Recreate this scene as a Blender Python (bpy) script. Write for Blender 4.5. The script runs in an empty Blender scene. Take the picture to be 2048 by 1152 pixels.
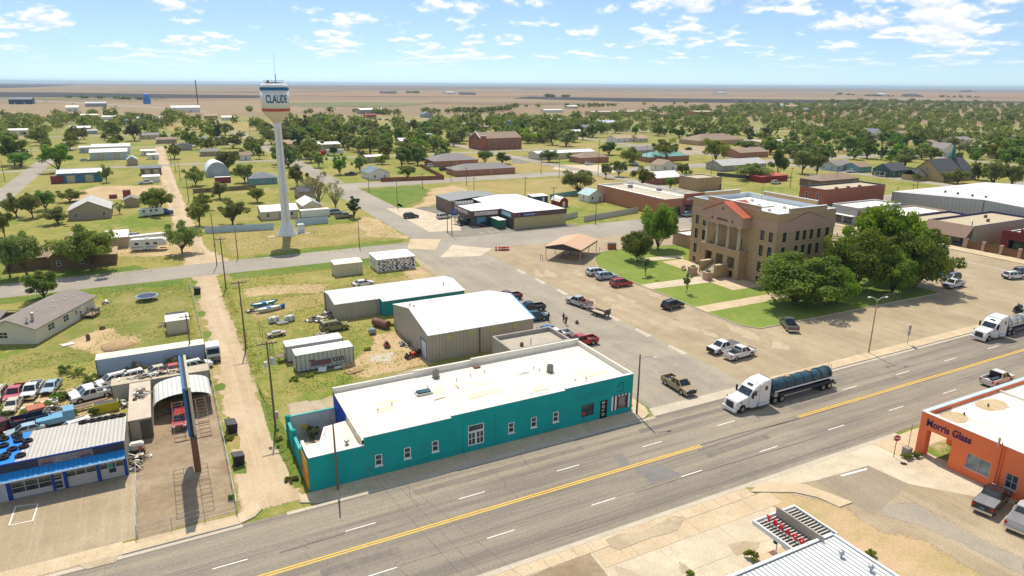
import bpy,bmesh,math,random
import numpy as np
from mathutils import Vector,Matrix
random.seed(7)
R=math.radians
scene=bpy.context.scene
C=scene.collection
# -- camera
def add_camera():
 yaw,pitch,roll=R(27.4),math.atan(407/1365.0),R(0.36)
 f=Vector((math.sin(yaw)*math.cos(pitch),math.cos(yaw)*math.cos(pitch),-math.sin(pitch)))
 r=Vector((math.cos(yaw),-math.sin(yaw),0))
 u=r.cross(f)
 r2=r*math.cos(roll)+u*math.sin(roll)
 u2=u*math.cos(roll)-r*math.sin(roll)
 cd=bpy.data.cameras.new('camera')
 cd.sensor_width=36
 cd.lens=36*1365.0/2048
 cd.clip_start=1
 cd.clip_end=60000
 co=bpy.data.objects.new('camera',cd)
 m=Matrix((r2,u2,-f)).transposed().to_4x4()
 m.translation=(0,0,42.6)
 co.matrix_world=m
 C.objects.link(co)
 scene.camera=co
add_camera()
# -- world: sky with scattered fair-weather clouds
SUN_EL,SUN_AZ=59.0,11.0
SKY_STRENGTH=0.122
def add_world():
 w=bpy.data.worlds.new('World')
 scene.world=w
 w.use_nodes=True
 nt=w.node_tree
 N,L=nt.nodes,nt.links
 N.clear()
 out=N.new('ShaderNodeOutputWorld')
 bg=N.new('ShaderNodeBackground')
 bg.inputs['Strength'].default_value=SKY_STRENGTH
 sky=N.new('ShaderNodeTexSky')
 sky.sky_type='NISHITA'
 sky.sun_disc=False
 sky.sun_elevation=R(SUN_EL)
 sky.sun_rotation=R(SUN_AZ)
 sky.altitude=1000
 sky.air_density=1.0
 sky.dust_density=0.3
 sky.ozone_density=1.2
 def math_(op,a,b=None,c=None):
  n=N.new('ShaderNodeMath');n.operation=op
  for i,v in enumerate((a,b,c)):
   if v is None: continue
   if isinstance(v,(int,float)): n.inputs[i].default_value=v
   else: L.new(v,n.inputs[i])
  return n.outputs[0]
 def smooth(v,a,b):
  n=N.new('ShaderNodeMapRange');n.interpolation_type='SMOOTHSTEP'
  n.inputs['From Min'].default_value=a;n.inputs['From Max'].default_value=b
  L.new(v,n.inputs['Value']);return n.outputs[0]
 tc=N.new('ShaderNodeTexCoord')
 sep=N.new('ShaderNodeSeparateXYZ')
 L.new(tc.outputs['Generated'],sep.inputs[0])
 lift=N.new('ShaderNodeVectorMath');lift.operation='ADD';lift.inputs[1].default_value=(0,0,.065)
 L.new(tc.outputs['Generated'],lift.inputs[0])
 nrm=N.new('ShaderNodeVectorMath');nrm.operation='NORMALIZE';L.new(lift.outputs[0],nrm.inputs[0])
 L.new(nrm.outputs[0],sky.inputs['Vector'])
 X,Y,Z=sep.outputs
 az=math_('ARCTAN2',X,Y)
 el=math_('MAXIMUM',Z,0.0)
 # rows of clouds shrink towards the horizon, as cumulus of one height do
 lv=math_('LOGARITHM',math_('ADD',el,0.018),2.718)
 inv=math_('DIVIDE',1.0,math_('ADD',el,0.05))
 def cloud(voff,sc,det):
  cx=N.new('ShaderNodeCombineXYZ')
  L.new(math_('MULTIPLY',az,14.0),cx.inputs[0])
  L.new(math_('ADD',math_('MULTIPLY',lv,3.4),voff),cx.inputs[1])
  cx.inputs[2].default_value=4.3
  n=N.new('ShaderNodeTexNoise')
  n.inputs['Scale'].default_value=sc
  n.inputs['Detail'].default_value=det
  n.inputs['Roughness'].default_value=0.56
  L.new(cx.outputs[0],n.inputs['Vector'])
  return n.outputs[0]
 d0=cloud(0.0,1.5,9.0)
 d1=cloud(0.2,1.5,5.0)
 big=cloud(7.7,0.33,2.0)
 dens=math_('ADD',d0,math_('MULTIPLY',math_('SUBTRACT',big,0.5),0.45))
 mask=smooth(dens,0.47,0.62)
 fade=math_('MULTIPLY',smooth(el,0.012,0.05),0.92)
 mask=math_('MULTIPLY',mask,fade)
 lit=smooth(math_('SUBTRACT',d0,d1),-0.06,0.10)
 cc=N.new('ShaderNodeMix');cc.data_type='RGBA'
 L.new(lit,cc.inputs['Factor'])
 cc.inputs['A'].default_value=(6.6,7.0,7.4,1)
 cc.inputs['B'].default_value=(8.9,8.8,8.5,1)
 hs=N.new('ShaderNodeHueSaturation')
 hs.inputs['Saturation'].default_value=1.05
 hs.inputs['Value'].default_value=1.0
 L.new(sky.outputs[0],hs.inputs['Color'])
 mx=N.new('ShaderNodeMix');mx.data_type='RGBA'
 L.new(mask,mx.inputs['Factor'])
 L.new(hs.outputs[0],mx.inputs['A'])
 L.new(cc.outputs['Result'],mx.inputs['B'])
 L.new(mx.outputs['Result'],bg.inputs['Color'])
 L.new(bg.outputs[0],out.inputs['Surface'])
add_world()
# -- sun
def add_sun():
 ld=bpy.data.lights.new('sun','SUN')
 ld.energy=4.3
 ld.angle=R(0.55)
 ld.color=(1.0,0.915,0.765)
 o=bpy.data.objects.new('sun',ld)
 d=Vector((math.sin(R(SUN_AZ))*math.cos(R(SUN_EL)),math.cos(R(SUN_AZ))*math.cos(R(SUN_EL)),math.sin(R(SUN_EL))))
 o.rotation_euler=d.to_track_quat('Z','Y').to_euler()
 o.location=d*200
 C.objects.link(o)
add_sun()
vs=scene.view_settings
vs.view_transform='Standard'
vs.look='None'
vs.exposure=0.14
vs.gamma=1.0
vs.use_curve_mapping=False
scene.cycles.max_bounces=6
scene.cycles.diffuse_bounces=3
scene.cycles.glossy_bounces=2
scene.cycles.transmission_bounces=3
scene.cycles.transparent_max_bounces=12
scene.cycles.volume_bounces=0
scene.cycles.caustics_reflective=False
scene.cycles.caustics_refractive=False
# -- materials
MATS={}
def _principled(name):
 m=bpy.data.materials.new(name);m.use_nodes=True
 nt=m.node_tree
 b=next(n for n in nt.nodes if n.type=='BSDF_PRINCIPLED')
 o=next(n for n in nt.nodes if n.type=='OUTPUT_MATERIAL')
 return m,nt,b,o
def c4(c): return (c[0],c[1],c[2],1)
class NB:
 "small helper to write node trees"
 def __init__(s,nt): s.nt=nt;s.N=nt.nodes;s.L=nt.links
 def node(s,t,**kw):
  n=s.N.new(t)
  for k,v in kw.items(): setattr(n,k,v)
  return n
 def put(s,n,i,v):
  if v is None: return
  sock=n.inputs[i]
  if isinstance(v,(int,float)): sock.default_value=v
  elif isinstance(v,(tuple,list)): sock.default_value=v
  else: s.L.new(v,sock)
 def math(s,op,a,b=None,c=None):
  n=s.node('ShaderNodeMath',operation=op)
  for i,v in enumerate((a,b,c)): s.put(n,i,v)
  return n.outputs[0]
 def pos(s): return s.node('ShaderNodeNewGeometry').outputs['Position']
 def objco(s): return s.node('ShaderNodeTexCoord').outputs['Object']
 def mapping(s,v,scale=(1,1,1),loc=(0,0,0),rot=(0,0,0)):
  n=s.node('ShaderNodeMapping');s.put(n,'Vector',v)
  n.inputs['Scale'].default_value=scale;n.inputs['Location'].default_value=loc;n.inputs['Rotation'].default_value=rot
  return n.outputs[0]
 def noise(s,v,sc,det=3,rough=.55):
  n=s.node('ShaderNodeTexNoise');s.put(n,'Vector',v)
  n.inputs['Scale'].default_value=sc;n.inputs['Detail'].default_value=det;n.inputs['Roughness'].default_value=rough
  return n.outputs[0]
 def vor(s,v,sc,out='Color',feature='F1'):
  n=s.node('ShaderNodeTexVoronoi',feature=feature);s.put(n,'Vector',v);n.inputs['Scale'].default_value=sc
  return n.outputs[out]
 def ramp(s,v,a,b,lo=0.,hi=1.,mode='SMOOTHSTEP'):
  n=s.node('ShaderNodeMapRange',interpolation_type=mode)
  s.put(n,'Value',v)
  n.inputs['From Min'].default_value=a;n.inputs['From Max'].default_value=b
  n.inputs['To Min'].default_value=lo;n.inputs['To Max'].default_value=hi
  return n.outputs[0]
 def mix(s,f,a,b,blend='MIX'):
  n=s.node('ShaderNodeMix',data_type='RGBA',blend_type=blend)
  s.put(n,'Factor',f)
  s.put(n,'A',c4(a) if isinstance(a,tuple) and len(a)==3 else a)
  s.put(n,'B',c4(b) if isinstance(b,tuple) and len(b)==3 else b)
  return n.outputs['Result']
 def attr(s,name):
  n=s.node('ShaderNodeAttribute');n.attribute_name=name
  return n.outputs['Fac']
 def bump(s,h,strength,dist,bsdf):
  n=s.node('ShaderNodeBump');n.inputs['Strength'].default_value=strength;n.inputs['Distance'].default_value=dist
  s.put(n,'Height',h);s.L.new(n.outputs[0],bsdf.inputs['Normal'])
def M(name,col=(.5,.5,.5),rough=.75,var=.18,sc=.8,metal=0.,spec=.3,rib=None,dirt=None,bump=0.,fine=6.):
 """painted / plain surface: colour with two octaves of wear; rib=(axis, period) adds sheet-metal ribs"""
 if name in MATS: return MATS[name]
 m,nt,b,o=_principled(name);nb=NB(nt)
 co=nb.objco()
 n1=nb.noise(co,sc,4);n2=nb.noise(co,fine,3,.7)
 v=nb.math('ADD',nb.math('MULTIPLY',n1,.65),nb.math('MULTIPLY',n2,.35))
 f=nb.ramp(v,.25,.75,1-var,1+var,'LINEAR')
 g=nb.node('ShaderNodeCombineColor')
 for i in range(3): nb.put(g,i,f)
 c=nb.mix(1.0,tuple(col),g.outputs[0],'MULTIPLY')
 if dirt:
  dm=nb.ramp(nb.noise(co,sc*.7,5,.7),dirt[1],dirt[1]+.12)
  c=nb.mix(nb.math('MULTIPLY',dm,dirt[2] if len(dirt)>2 else .8),c,tuple(dirt[0]))
 if rib:
  ax,per=rib
  s=nb.node('ShaderNodeSeparateXYZ');nb.put(s,0,co)
  a=nb.math('FRACT',nb.math('DIVIDE',s.outputs[ax],per))
  h=nb.ramp(nb.math('ABSOLUTE',nb.math('SUBTRACT',a,.5)),.30,.46,0,1)
  nb.bump(h,.9,.06,b)
  c=nb.mix(nb.math('MULTIPLY',h,.16),c,(.12,.11,.1))
 elif bump:
  nb.bump(nb.noise(co,fine,3,.7),.6,bump,b)
 nb.put(b,'Base Color',c)
 b.inputs['Roughness'].default_value=rough;b.inputs['Metallic'].default_value=metal
 b.inputs['Specular IOR Level'].default_value=spec
 MATS[name]=m;return m
def paint(name,col):
 "car paint"
 if name in MATS: return MATS[name]
 m,nt,b,o=_principled(name);nb=NB(nt)
 n=nb.noise(nb.objco(),1.7,3)
 nb.put(b,'Base Color',nb.mix(nb.ramp(n,.3,.8,0,.25),tuple(col),tuple(x*.75+.03 for x in col)))
 b.inputs['Roughness'].default_value=.32;b.inputs['Coat Weight'].default_value=.5;b.inputs['Coat Roughness'].default_value=.08
 MATS[name]=m;return m
def glass(name,col=(.02,.03,.035),rough=.08):
 "window panes seen from outside: dark and glossy"
 if name in MATS: return MATS[name]
 m,nt,b,o=_principled(name);nb=NB(nt)
 n=nb.noise(nb.objco(),.9,2)
 nb.put(b,'Base Color',nb.mix(nb.ramp(n,.3,.7),tuple(col),tuple(x*2.2+.01 for x in col)))
 b.inputs['Roughness'].default_value=rough;b.inputs['Specular IOR Level'].default_value=.7
 MATS[name]=m;return m
def leafmat(name,c0,c1,trans=.25):
 if name in MATS: return MATS[name]
 m,nt,b,o=_principled(name);nb=NB(nt)
 oi=nb.node('ShaderNodeObjectInfo')
 c=nb.mix(nb.attr('rnd'),tuple(c0),tuple(c1))
 hs=nb.node('ShaderNodeHueSaturation')
 nb.put(hs,'Hue',nb.ramp(oi.outputs['Random'],0,1,.472,.522,'LINEAR'))
 nb.put(hs,'Value',nb.ramp(oi.outputs['Random'],0,1,.72,1.45,'LINEAR'))
 nb.put(hs,'Saturation',nb.ramp(nb.math('FRACT',nb.math('MULTIPLY',oi.outputs['Random'],7.3)),0,1,.85,1.1,'LINEAR'))
 nb.put(hs,'Color',c)
 nb.put(b,'Base Color',hs.outputs[0])
 b.inputs['Roughness'].default_value=.65;b.inputs['Specular IOR Level'].default_value=.25
 tr=nb.node('ShaderNodeBsdfTranslucent');nb.put(tr,'Color',nb.mix(1,hs.outputs[0],(1.2,1.25,.7),'MULTIPLY'))
 mx=nb.node('ShaderNodeMixShader');mx.inputs[0].default_value=trans
 nb.L.new(b.outputs[0],mx.inputs[1]);nb.L.new(tr.outputs[0],mx.inputs[2]);nb.L.new(mx.outputs[0],o.inputs[0])
 MATS[name]=m;return m
# -- mesh building
class MB:
 def __init__(s): s.v=[];s.f=[]
 def poly(s,pts):
  n=len(s.v);s.v+=[tuple(p) for p in pts];s.f.append(tuple(range(n,n+len(pts))));return s
 def box(s,x0,x1,y0,y1,z0,z1):
  n=len(s.v)
  s.v+=[(x0,y0,z0),(x1,y0,z0),(x1,y1,z0),(x0,y1,z0),(x0,y0,z1),(x1,y0,z1),(x1,y1,z1),(x0,y1,z1)]
  s.f+=[tuple(n+i for i in q) for q in ((3,2,1,0),(4,5,6,7),(0,1,5,4),(1,2,6,5),(2,3,7,6),(3,0,4,7))]
  return s
 def obox(s,c,size,rz=0.,rx=0.,ry=0.):
  m=Matrix.Translation(c) @ Matrix.Rotation(rz,4,'Z') @ Matrix.Rotation(ry,4,'Y') @ Matrix.Rotation(rx,4,'X')
  k=len(s.v);hx,hy,hz=size[0]/2,size[1]/2,size[2]/2
  s.box(-hx,hx,-hy,hy,-hz,hz)
  s.v[k:]=[tuple(m @ Vector(p)) for p in s.v[k:]]
  return s
 def prism(s,pts,z0,z1):
  "vertical prism over a ccw outline"
  n=len(pts);k=len(s.v)
  s.v+=[(p[0],p[1],z0) for p in pts]+[(p[0],p[1],z1) for p in pts]
  s.f.append(tuple(k+i for i in reversed(range(n))));s.f.append(tuple(k+n+i for i in range(n)))
  for i in range(n): j=(i+1) % n;s.f.append((k+i,k+j,k+n+j,k+n+i))
  return s
 def extr(s,prof,a0,a1,axis='y',inset=0.):
  "side outline (u, z) drawn along x (axis y) or along y (axis x), pushed from a0 to a1"
  n=len(prof);k=len(s.v)
  P=(lambda u,z,a: (u,a,z)) if axis=='y' else (lambda u,z,a: (a,u,z))
  s.v+=[P(u,z,a0) for u,z in prof]+[P(u,z,a1) for u,z in prof]
  s.f.append(tuple(k+i for i in range(n)));s.f.append(tuple(k+n+i for i in reversed(range(n))))
  for i in range(n): j=(i+1) % n;s.f.append((k+j,k+i,k+n+i,k+n+j))
  return s
 def cyl(s,p0,p1,r0,r1=None,n=8,caps=True):
  if r1 is None: r1=r0
  p0,p1=Vector(p0),Vector(p1);d=(p1-p0).normalized()
  a=d.orthogonal().normalized();b=d.cross(a);k=len(s.v)
  for p,r in ((p0,r0),(p1,r1)):
   for i in range(n):
    t=2*math.pi*i/n;s.v.append(tuple(p+a*(r*math.cos(t))+b*(r*math.sin(t))))
  for i in range(n): j=(i+1) % n;s.f.append((k+i,k+j,k+n+j,k+n+i))
  if caps: s.f.append(tuple(k+i for i in reversed(range(n))));s.f.append(tuple(k+n+i for i in range(n)))
  return s
 def tube(s,pts,radii,n=6):
  pts=[Vector(p) for p in pts];k=len(s.v);m=len(pts)
  if isinstance(radii,(int,float)): radii=[radii]*m
  ref=None
  for i,p in enumerate(pts):
   d=(pts[min(i+1,m-1)]-pts[max(i-1,0)]).normalized()
   a=d.orthogonal().normalized() if ref is None else (ref-d*ref.dot(d)).normalized()
   ref=a;b=d.cross(a)
   for q in range(n):
    t=2*math.pi*q/n;s.v.append(tuple(p+a*(radii[i]*math.cos(t))+b*(radii[i]*math.sin(t))))
  for i in range(m-1):
   for q in range(n):
    j=(q+1) % n;s.f.append((k+i*n+q,k+i*n+j,k+(i+1)*n+j,k+(i+1)*n+q))
  s.f.append(tuple(k+q for q in reversed(range(n))));s.f.append(tuple(k+(m-1)*n+q for q in range(n)))
  return s
 def lathe(s,prof,n=24,c=(0,0)):
  k=len(s.v);m=len(prof)
  for r,z in prof:
   for q in range(n):
    t=2*math.pi*q/n;s.v.append((c[0]+r*math.cos(t),c[1]+r*math.sin(t),z))
  for i in range(m-1):
   for q in range(n):
    j=(q+1) % n;s.f.append((k+i*n+q,k+i*n+j,k+(i+1)*n+j,k+(i+1)*n+q))
  s.f.append(tuple(k+q for q in reversed(range(n))));s.f.append(tuple(k+(m-1)*n+q for q in range(n)))
  return s
 def blob(s,c,r,seed=0,sq=(1,1,1),jit=.25):
  rnd=random.Random(seed);bm=bmesh.new();bmesh.ops.create_icosphere(bm,subdivisions=2,radius=1)
  k=len(s.v)
  for v in bm.verts:
   q=r*(1+rnd.uniform(-jit,jit));s.v.append((c[0]+v.co.x*q*sq[0],c[1]+v.co.y*q*sq[1],c[2]+v.co.z*q*sq[2]))
  for f in bm.faces: s.f.append(tuple(k+v.index for v in f.verts))
  bm.free();return s
 def mesh(s,name,mat=None,smooth=False):
  me=bpy.data.meshes.new(name);me.from_pydata(s.v,[],s.f);me.update()
  if mat: me.materials.append(mat)
  if smooth: me.shade_smooth()
  return me
 def build(s,name,mat,parent=None,smooth=False,loc=None,rz=0.):
  return put(name,s.mesh(name,mat,smooth),parent,loc,rz)
def put(name,me,parent=None,loc=None,rz=0.,mat=None):
 o=bpy.data.objects.new(name,me);C.objects.link(o)
 if parent is not None: o.parent=parent
 if loc is not None: o.location=loc
 if rz: o.rotation_euler=(0,0,rz)
 if mat is not None and me is not None and len(me.materials):
  o.material_slots[0].link='OBJECT';o.material_slots[0].material=mat
 return o
def tag(o,label,cat,group=None):
 o['label']=label;o['category']=cat
 if group: o['group']=group
 return o
def thing(name,label,cat,loc=(0,0,0),rz=0.,group=None):
 o=bpy.data.objects.new(name,None);C.objects.link(o);o.empty_display_size=.3
 o.location=(loc[0],loc[1],loc[2] if len(loc)>2 else 0);o.rotation_euler=(0,0,rz)
 return tag(o,label,cat,group)
def struct(o): o['kind']='structure';return o
KIDS={}
def copy_tree(o,parent=None):
 "copy a thing with its parts and sub-parts (mesh data shared)"
 c=o.copy();C.objects.link(c);c.parent=parent
 for ch in KIDS.setdefault(o.name,list(o.children)): copy_tree(ch,c)
 return c
def inst(proto,label,loc,rz=0.,scale=None,group=None):
 c=copy_tree(proto)
 c.location=(loc[0],loc[1],loc[2] if len(loc)>2 else 0);c.rotation_euler=(0,0,rz)
 if scale: c.scale=scale if isinstance(scale,tuple) else (scale,)*3
 c['label']=label
 if group: c['group']=group
 return c
def drop(o):
 "remove a prototype that was only needed for its copies"
 for ch in list(o.children): drop(ch)
 bpy.data.objects.remove(o)
def marks(parent,x,y,z,n,pitch,h,mat,ax='x',seed=1):
 "print too blurred to read: strokes where the letters stand"
 r=random.Random(seed);mb=MB()
 for i in range(n):
  u=(i-(n-1)/2)*pitch;w=pitch*.3;a,b=(u-w,u+w*r.uniform(-.2,.3))
  for (p,q,s,e) in ((a,a+pitch*.18,0,1),(a,a+pitch*.6,.8,1) if r.random()<.6 else (a,a+pitch*.6,0,.2),(a+pitch*.42,a+pitch*.6,.2,r.uniform(.6,1)),(a,a+pitch*.6,.4,.6)):
   if ax=='x': mb.box(x+p,x+q,y-.012,y,z-h/2+h*s,z-h/2+h*e)
   else: mb.box(x-.012,x,y-q,y-p,z-h/2+h*s,z-h/2+h*e)
 o=mb.build('sign_marks',mat,parent);o['kind']='stuff';return o
TXT={}
def text_mesh(s,size,depth=.02,align='CENTER',bold=0.):
 k=(s,size,depth,align,bold)
 if k in TXT: return TXT[k]
 cu=bpy.data.curves.new('lettering','FONT');cu.body=s;cu.size=size;cu.extrude=depth;cu.align_x=align;cu.align_y='CENTER';cu.offset=bold
 cu.resolution_u=3
 ob=bpy.data.objects.new('lettering',cu);C.objects.link(ob)
 bpy.context.view_layer.update()
 me=bpy.data.meshes.new_from_object(ob.evaluated_get(bpy.context.evaluated_depsgraph_get()))
 bpy.data.objects.remove(ob);me.name='lettering'
 TXT[k]=me;return me
def lettering(s,size,mat,parent,loc,rot=(R(90),0,0),depth=.02,bold=0.,stretch=(1,1,1),name='lettering'):
 me=text_mesh(s,size,depth,'CENTER',bold).copy();me.materials.clear();me.materials.append(mat)
 o=bpy.data.objects.new(name,me);C.objects.link(o);o.parent=parent;o.location=loc;o.rotation_euler=rot;o.scale=stretch
 return o
# -- GROUND, STREETS, PAVEMENTS
def groundmat(name,cols,scales=(.05,.6,7.),streak=None,ragged=False,rough=.95,bumpd=.03,cracks=None,thresh=((.42,.58),(.40,.62)),speck=.0,wav=None):
 """ground in world coordinates: cols = base, patch, accent; streak=(axis, strength) adds long traffic streaks"""
 if name in MATS: return MATS[name]
 m,nt,b,o=_principled(name);nb=NB(nt)
 p=nb.pos()
 n1=nb.noise(p,scales[0],5,.62);n2=nb.noise(nb.mapping(p,loc=(37,11,0)),scales[1],5,.62);n3=nb.noise(p,scales[2],3,.7)
 a=nb.math('ADD',nb.math('MULTIPLY',n1,.62),nb.math('MULTIPLY',n2,.38))
 c=nb.mix(nb.ramp(a,*thresh[0]),cols[0],cols[1])
 if len(cols)>2:
  a2=nb.math('ADD',nb.math('MULTIPLY',nb.noise(nb.mapping(p,loc=(-83,51,0)),scales[0]*1.9,5,.65),.6),nb.math('MULTIPLY',n2,.4))
  c=nb.mix(nb.ramp(a2,*thresh[1]),c,cols[2])
 if streak:
  ax,st=streak[0],streak[1]
  sc=(.012,.55,1) if ax=='x' else (.55,.012,1)
  s1=nb.noise(nb.mapping(p,scale=sc),1.0,4,.6)
  sc2=(.10,3.0,1) if ax=='x' else (3.0,.10,1)
  s2=nb.noise(nb.mapping(p,scale=sc2),1.0,3,.6)
  k=nb.ramp(nb.math('ADD',nb.math('MULTIPLY',s1,.7),nb.math('MULTIPLY',s2,.3)),.35,.65,-1,1)
  c=nb.mix(nb.math('MULTIPLY',nb.ramp(k,0,1),st),c,streak[2])
  c=nb.mix(nb.math('MULTIPLY',nb.ramp(k,0,-1),st),c,streak[3])
 g=nb.ramp(n3,.3,.7,.78,1.2,'LINEAR')
 if speck:
  n4=nb.noise(p,26.,2,.8)
  g=nb.math('MULTIPLY',g,nb.ramp(n4,.3,.7,1-speck,1+speck,'LINEAR'))
 gg=nb.node('ShaderNodeCombineColor')
 for i in range(3): nb.put(gg,i,g)
 c=nb.mix(1.,c,gg.outputs[0],'MULTIPLY')
 if cracks:
  w=nb.mix(.18,p,nb.node('ShaderNodeTexNoise').outputs['Color'])
  d=nb.vor(nb.mapping(p,loc=(3,5,0)),cracks[0],'Distance','DISTANCE_TO_EDGE')
  wob=nb.math('MULTIPLY',nb.noise(p,.9,4,.7),.02)
  cr=nb.ramp(nb.math('ADD',d,nb.math('SUBTRACT',wob,.010)),0,cracks[1],1,0)
  cr=nb.math('MULTIPLY',cr,nb.ramp(nb.noise(p,.11,2),.45,.6))
  c=nb.mix(nb.math('MULTIPLY',cr,.6),c,cracks[2])
 nb.put(b,'Base Color',c)
 b.inputs['Roughness'].default_value=rough;b.inputs['Specular IOR Level'].default_value=.15
 if bumpd: nb.bump(nb.math('ADD',n3,nb.math('MULTIPLY',n2,1.5)),.7,bumpd,b)
 if ragged:
  e=nb.attr('edge')
  nn=nb.math('ADD',nb.math('MULTIPLY',nb.noise(p,.45,5,.7),.75),nb.math('MULTIPLY',nb.noise(p,2.6,4,.75),.45))
  al=nb.ramp(nb.math('ADD',e,nb.math('MULTIPLY',nb.math('SUBTRACT',nn,.6),1.9)),.42,.58)
  tb=nb.node('ShaderNodeBsdfTransparent');mx=nb.node('ShaderNodeMixShader')
  nb.put(mx,0,al);nb.L.new(tb.outputs[0],mx.inputs[1]);nb.L.new(b.outputs[0],mx.inputs[2]);nb.L.new(mx.outputs[0],o.inputs[0])
 MATS[name]=m;return m
DRY=(.325,.285,.090);LUSH=(.165,.225,.036);STRAW=(.43,.335,.17);DIRT=(.50,.365,.225)
def add_terrain():
 m,nt,b,o=_principled('town_grass');nb=NB(nt)
 p=nb.pos()
 n1=nb.noise(p,.035,6,.62);n2=nb.noise(p,.5,5,.66);n3=nb.noise(p,5.,3,.75)
 a=nb.math('ADD',nb.math('MULTIPLY',n1,.6),nb.math('MULTIPLY',n2,.4))
 c=nb.mix(nb.ramp(a,.39,.55),LUSH,DRY)
 c=nb.mix(nb.math('MULTIPLY',nb.ramp(nb.math('ADD',nb.math('MULTIPLY',nb.noise(nb.mapping(p,loc=(55,9,0)),.06,6,.66),.6),nb.math('MULTIPLY',n2,.4)),.54,.66),.85),c,(.47,.36,.20))
 g=nb.ramp(n3,.3,.7,.60,1.34,'LINEAR')
 gg=nb.node('ShaderNodeCombineColor')
 for i in range(3): nb.put(gg,i,g)
 c=nb.mix(1.,c,gg.outputs[0],'MULTIPLY')
 # open farmland beyond the town: stubble, bare soil and pasture in long strips
 sep=nb.node('ShaderNodeSeparateXYZ');nb.put(sep,0,p)
 dist=nb.math('SQRT',nb.math('ADD',nb.math('MULTIPLY',sep.outputs[0],sep.outputs[0]),nb.math('MULTIPLY',sep.outputs[1],sep.outputs[1])))
 fp=nb.mapping(p,scale=(.0007,.0016,1),rot=(0,0,R(8)))
 cell=nb.node('ShaderNodeTexVoronoi',distance='CHEBYCHEV');nb.put(cell,'Vector',fp);cell.inputs['Scale'].default_value=1.
 hv=nb.node('ShaderNodeSeparateColor');nb.put(hv,0,cell.outputs['Color'])
 fc=nb.mix(nb.ramp(hv.outputs[0],0,1,0,1,'LINEAR'),(.225,.165,.105),(.31,.24,.15))
 fc=nb.mix(nb.ramp(hv.outputs[1],.74,.80,0,.8),fc,(.24,.145,.095))
 fc=nb.mix(nb.ramp(hv.outputs[2],.80,.86,0,.6),fc,(.24,.22,.10))
 fc=nb.mix(nb.ramp(nb.noise(nb.mapping(p,scale=(.002,.008,1)),1.,5,.65),.40,.66,0,.35),fc,(.27,.17,.10))
 fc=nb.mix(nb.ramp(nb.noise(nb.mapping(p,scale=(.01,.05,1)),1.,4,.7),.38,.66,0,.3),fc,(.42,.32,.19))
 rim=nb.ramp(nb.math('ADD',dist,nb.math('MULTIPLY',nb.noise(p,.004,4),420.)),1050,1330)
 pc=nb.mix(nb.ramp(nb.math('ADD',dist,nb.math('MULTIPLY',n1,300.)),560,950),c,nb.mix(nb.ramp(n1,.42,.60),(.31,.275,.105),(.22,.235,.075)))
 c=nb.mix(rim,pc,fc)
 nb.put(b,'Base Color',c)
 b.inputs['Roughness'].default_value=.95;b.inputs['Specular IOR Level'].default_value=.1
 nb.bump(nb.math('ADD',n3,n2),.6,.05,b)
 MATS['town_grass']=m
 mb=MB()
 g=[-22000,-6000,-1500,-300,300,1500,6000,22000]
 k=len(g)
 for y in g:
  for x in g: mb.v.append((x,y+300,0))
 for j in range(k-1):
  for i in range(k-1): mb.f.append((j*k+i,j*k+i+1,(j+1)*k+i+1,(j+1)*k+i))
 struct(mb.build('ground',m))
add_terrain()
ASPH_X=groundmat('highway_asphalt',((.285,.248,.198),(.325,.282,.222),(.255,.222,.180)),(.035,.45,6.),('x',.62,(.37,.315,.225),(.165,.145,.125)),cracks=None,speck=.22,bumpd=.015,rough=.9)
ASPH_Y=groundmat('street_asphalt',((.355,.312,.25),(.40,.35,.275),(.31,.275,.225)),(.05,.5,6.),('y',.35,(.43,.37,.285),(.27,.24,.20)),cracks=(.09,.004,(.17,.14,.11)),speck=.18,bumpd=.012,rough=.9)
ASPH_F=groundmat('back_street_asphalt',((.36,.325,.275),(.40,.36,.30),(.32,.285,.235)),(.03,.3,4.),bumpd=.0)
APRON=groundmat('worn_tan_paving',((.40,.318,.208),(.455,.368,.25),(.345,.272,.178)),(.06,.5,6.),('y',.28,(.53,.45,.335),(.34,.28,.205)),cracks=(.11,.004,(.24,.19,.14)),speck=.14,bumpd=.012)
CONC=groundmat('sidewalk_concrete',((.59,.465,.31),(.64,.515,.355),(.53,.415,.27)),(.18,1.1,9.),bumpd=.006,speck=.06)
CONC_W=groundmat('pale_concrete',((.60,.515,.385),(.65,.565,.43),(.53,.445,.325)),(.14,.9,8.),bumpd=.006,speck=.06,cracks=(.16,.003,(.3,.25,.2)))
GUTTER=groundmat('gutter_concrete',((.50,.44,.345),(.56,.49,.39)),(.3,1.4,9.),bumpd=.006)
DIRT_R=groundmat('alley_dirt',((.54,.415,.275),(.60,.475,.325),(.47,.355,.225)),(.07,.7,6.),('y',.45,(.62,.49,.345),(.42,.33,.19)),ragged=True,bumpd=.03)
BARE_R=groundmat('bare_soil',((.52,.37,.215),(.58,.425,.26),(.42,.33,.16)),(.09,.7,6.),ragged=True,bumpd=.03)
GRAV_R=groundmat('gravel',((.35,.265,.175),(.41,.32,.22),(.27,.20,.13)),(.12,1.2,11.),ragged=True,bumpd=.03,speck=.35)
LUSH_R=groundmat('green_grass',((.115,.19,.028),(.165,.215,.045),(.24,.235,.07)),(.12,.8,8.),ragged=True,bumpd=.04,thresh=((.42,.58),(.50,.72)))
YELL_R=groundmat('dry_grass',((.37,.29,.115),(.30,.26,.085),(.44,.335,.17)),(.07,.6,7.),ragged=True,bumpd=.04,thresh=((.42,.58),(.48,.66)))
LAWN=groundmat('court_lawn_grass',((.175,.245,.042),(.215,.275,.058),(.27,.275,.08)),(.10,.8,9.),bumpd=.03,thresh=((.42,.58),(.50,.70)))
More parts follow.
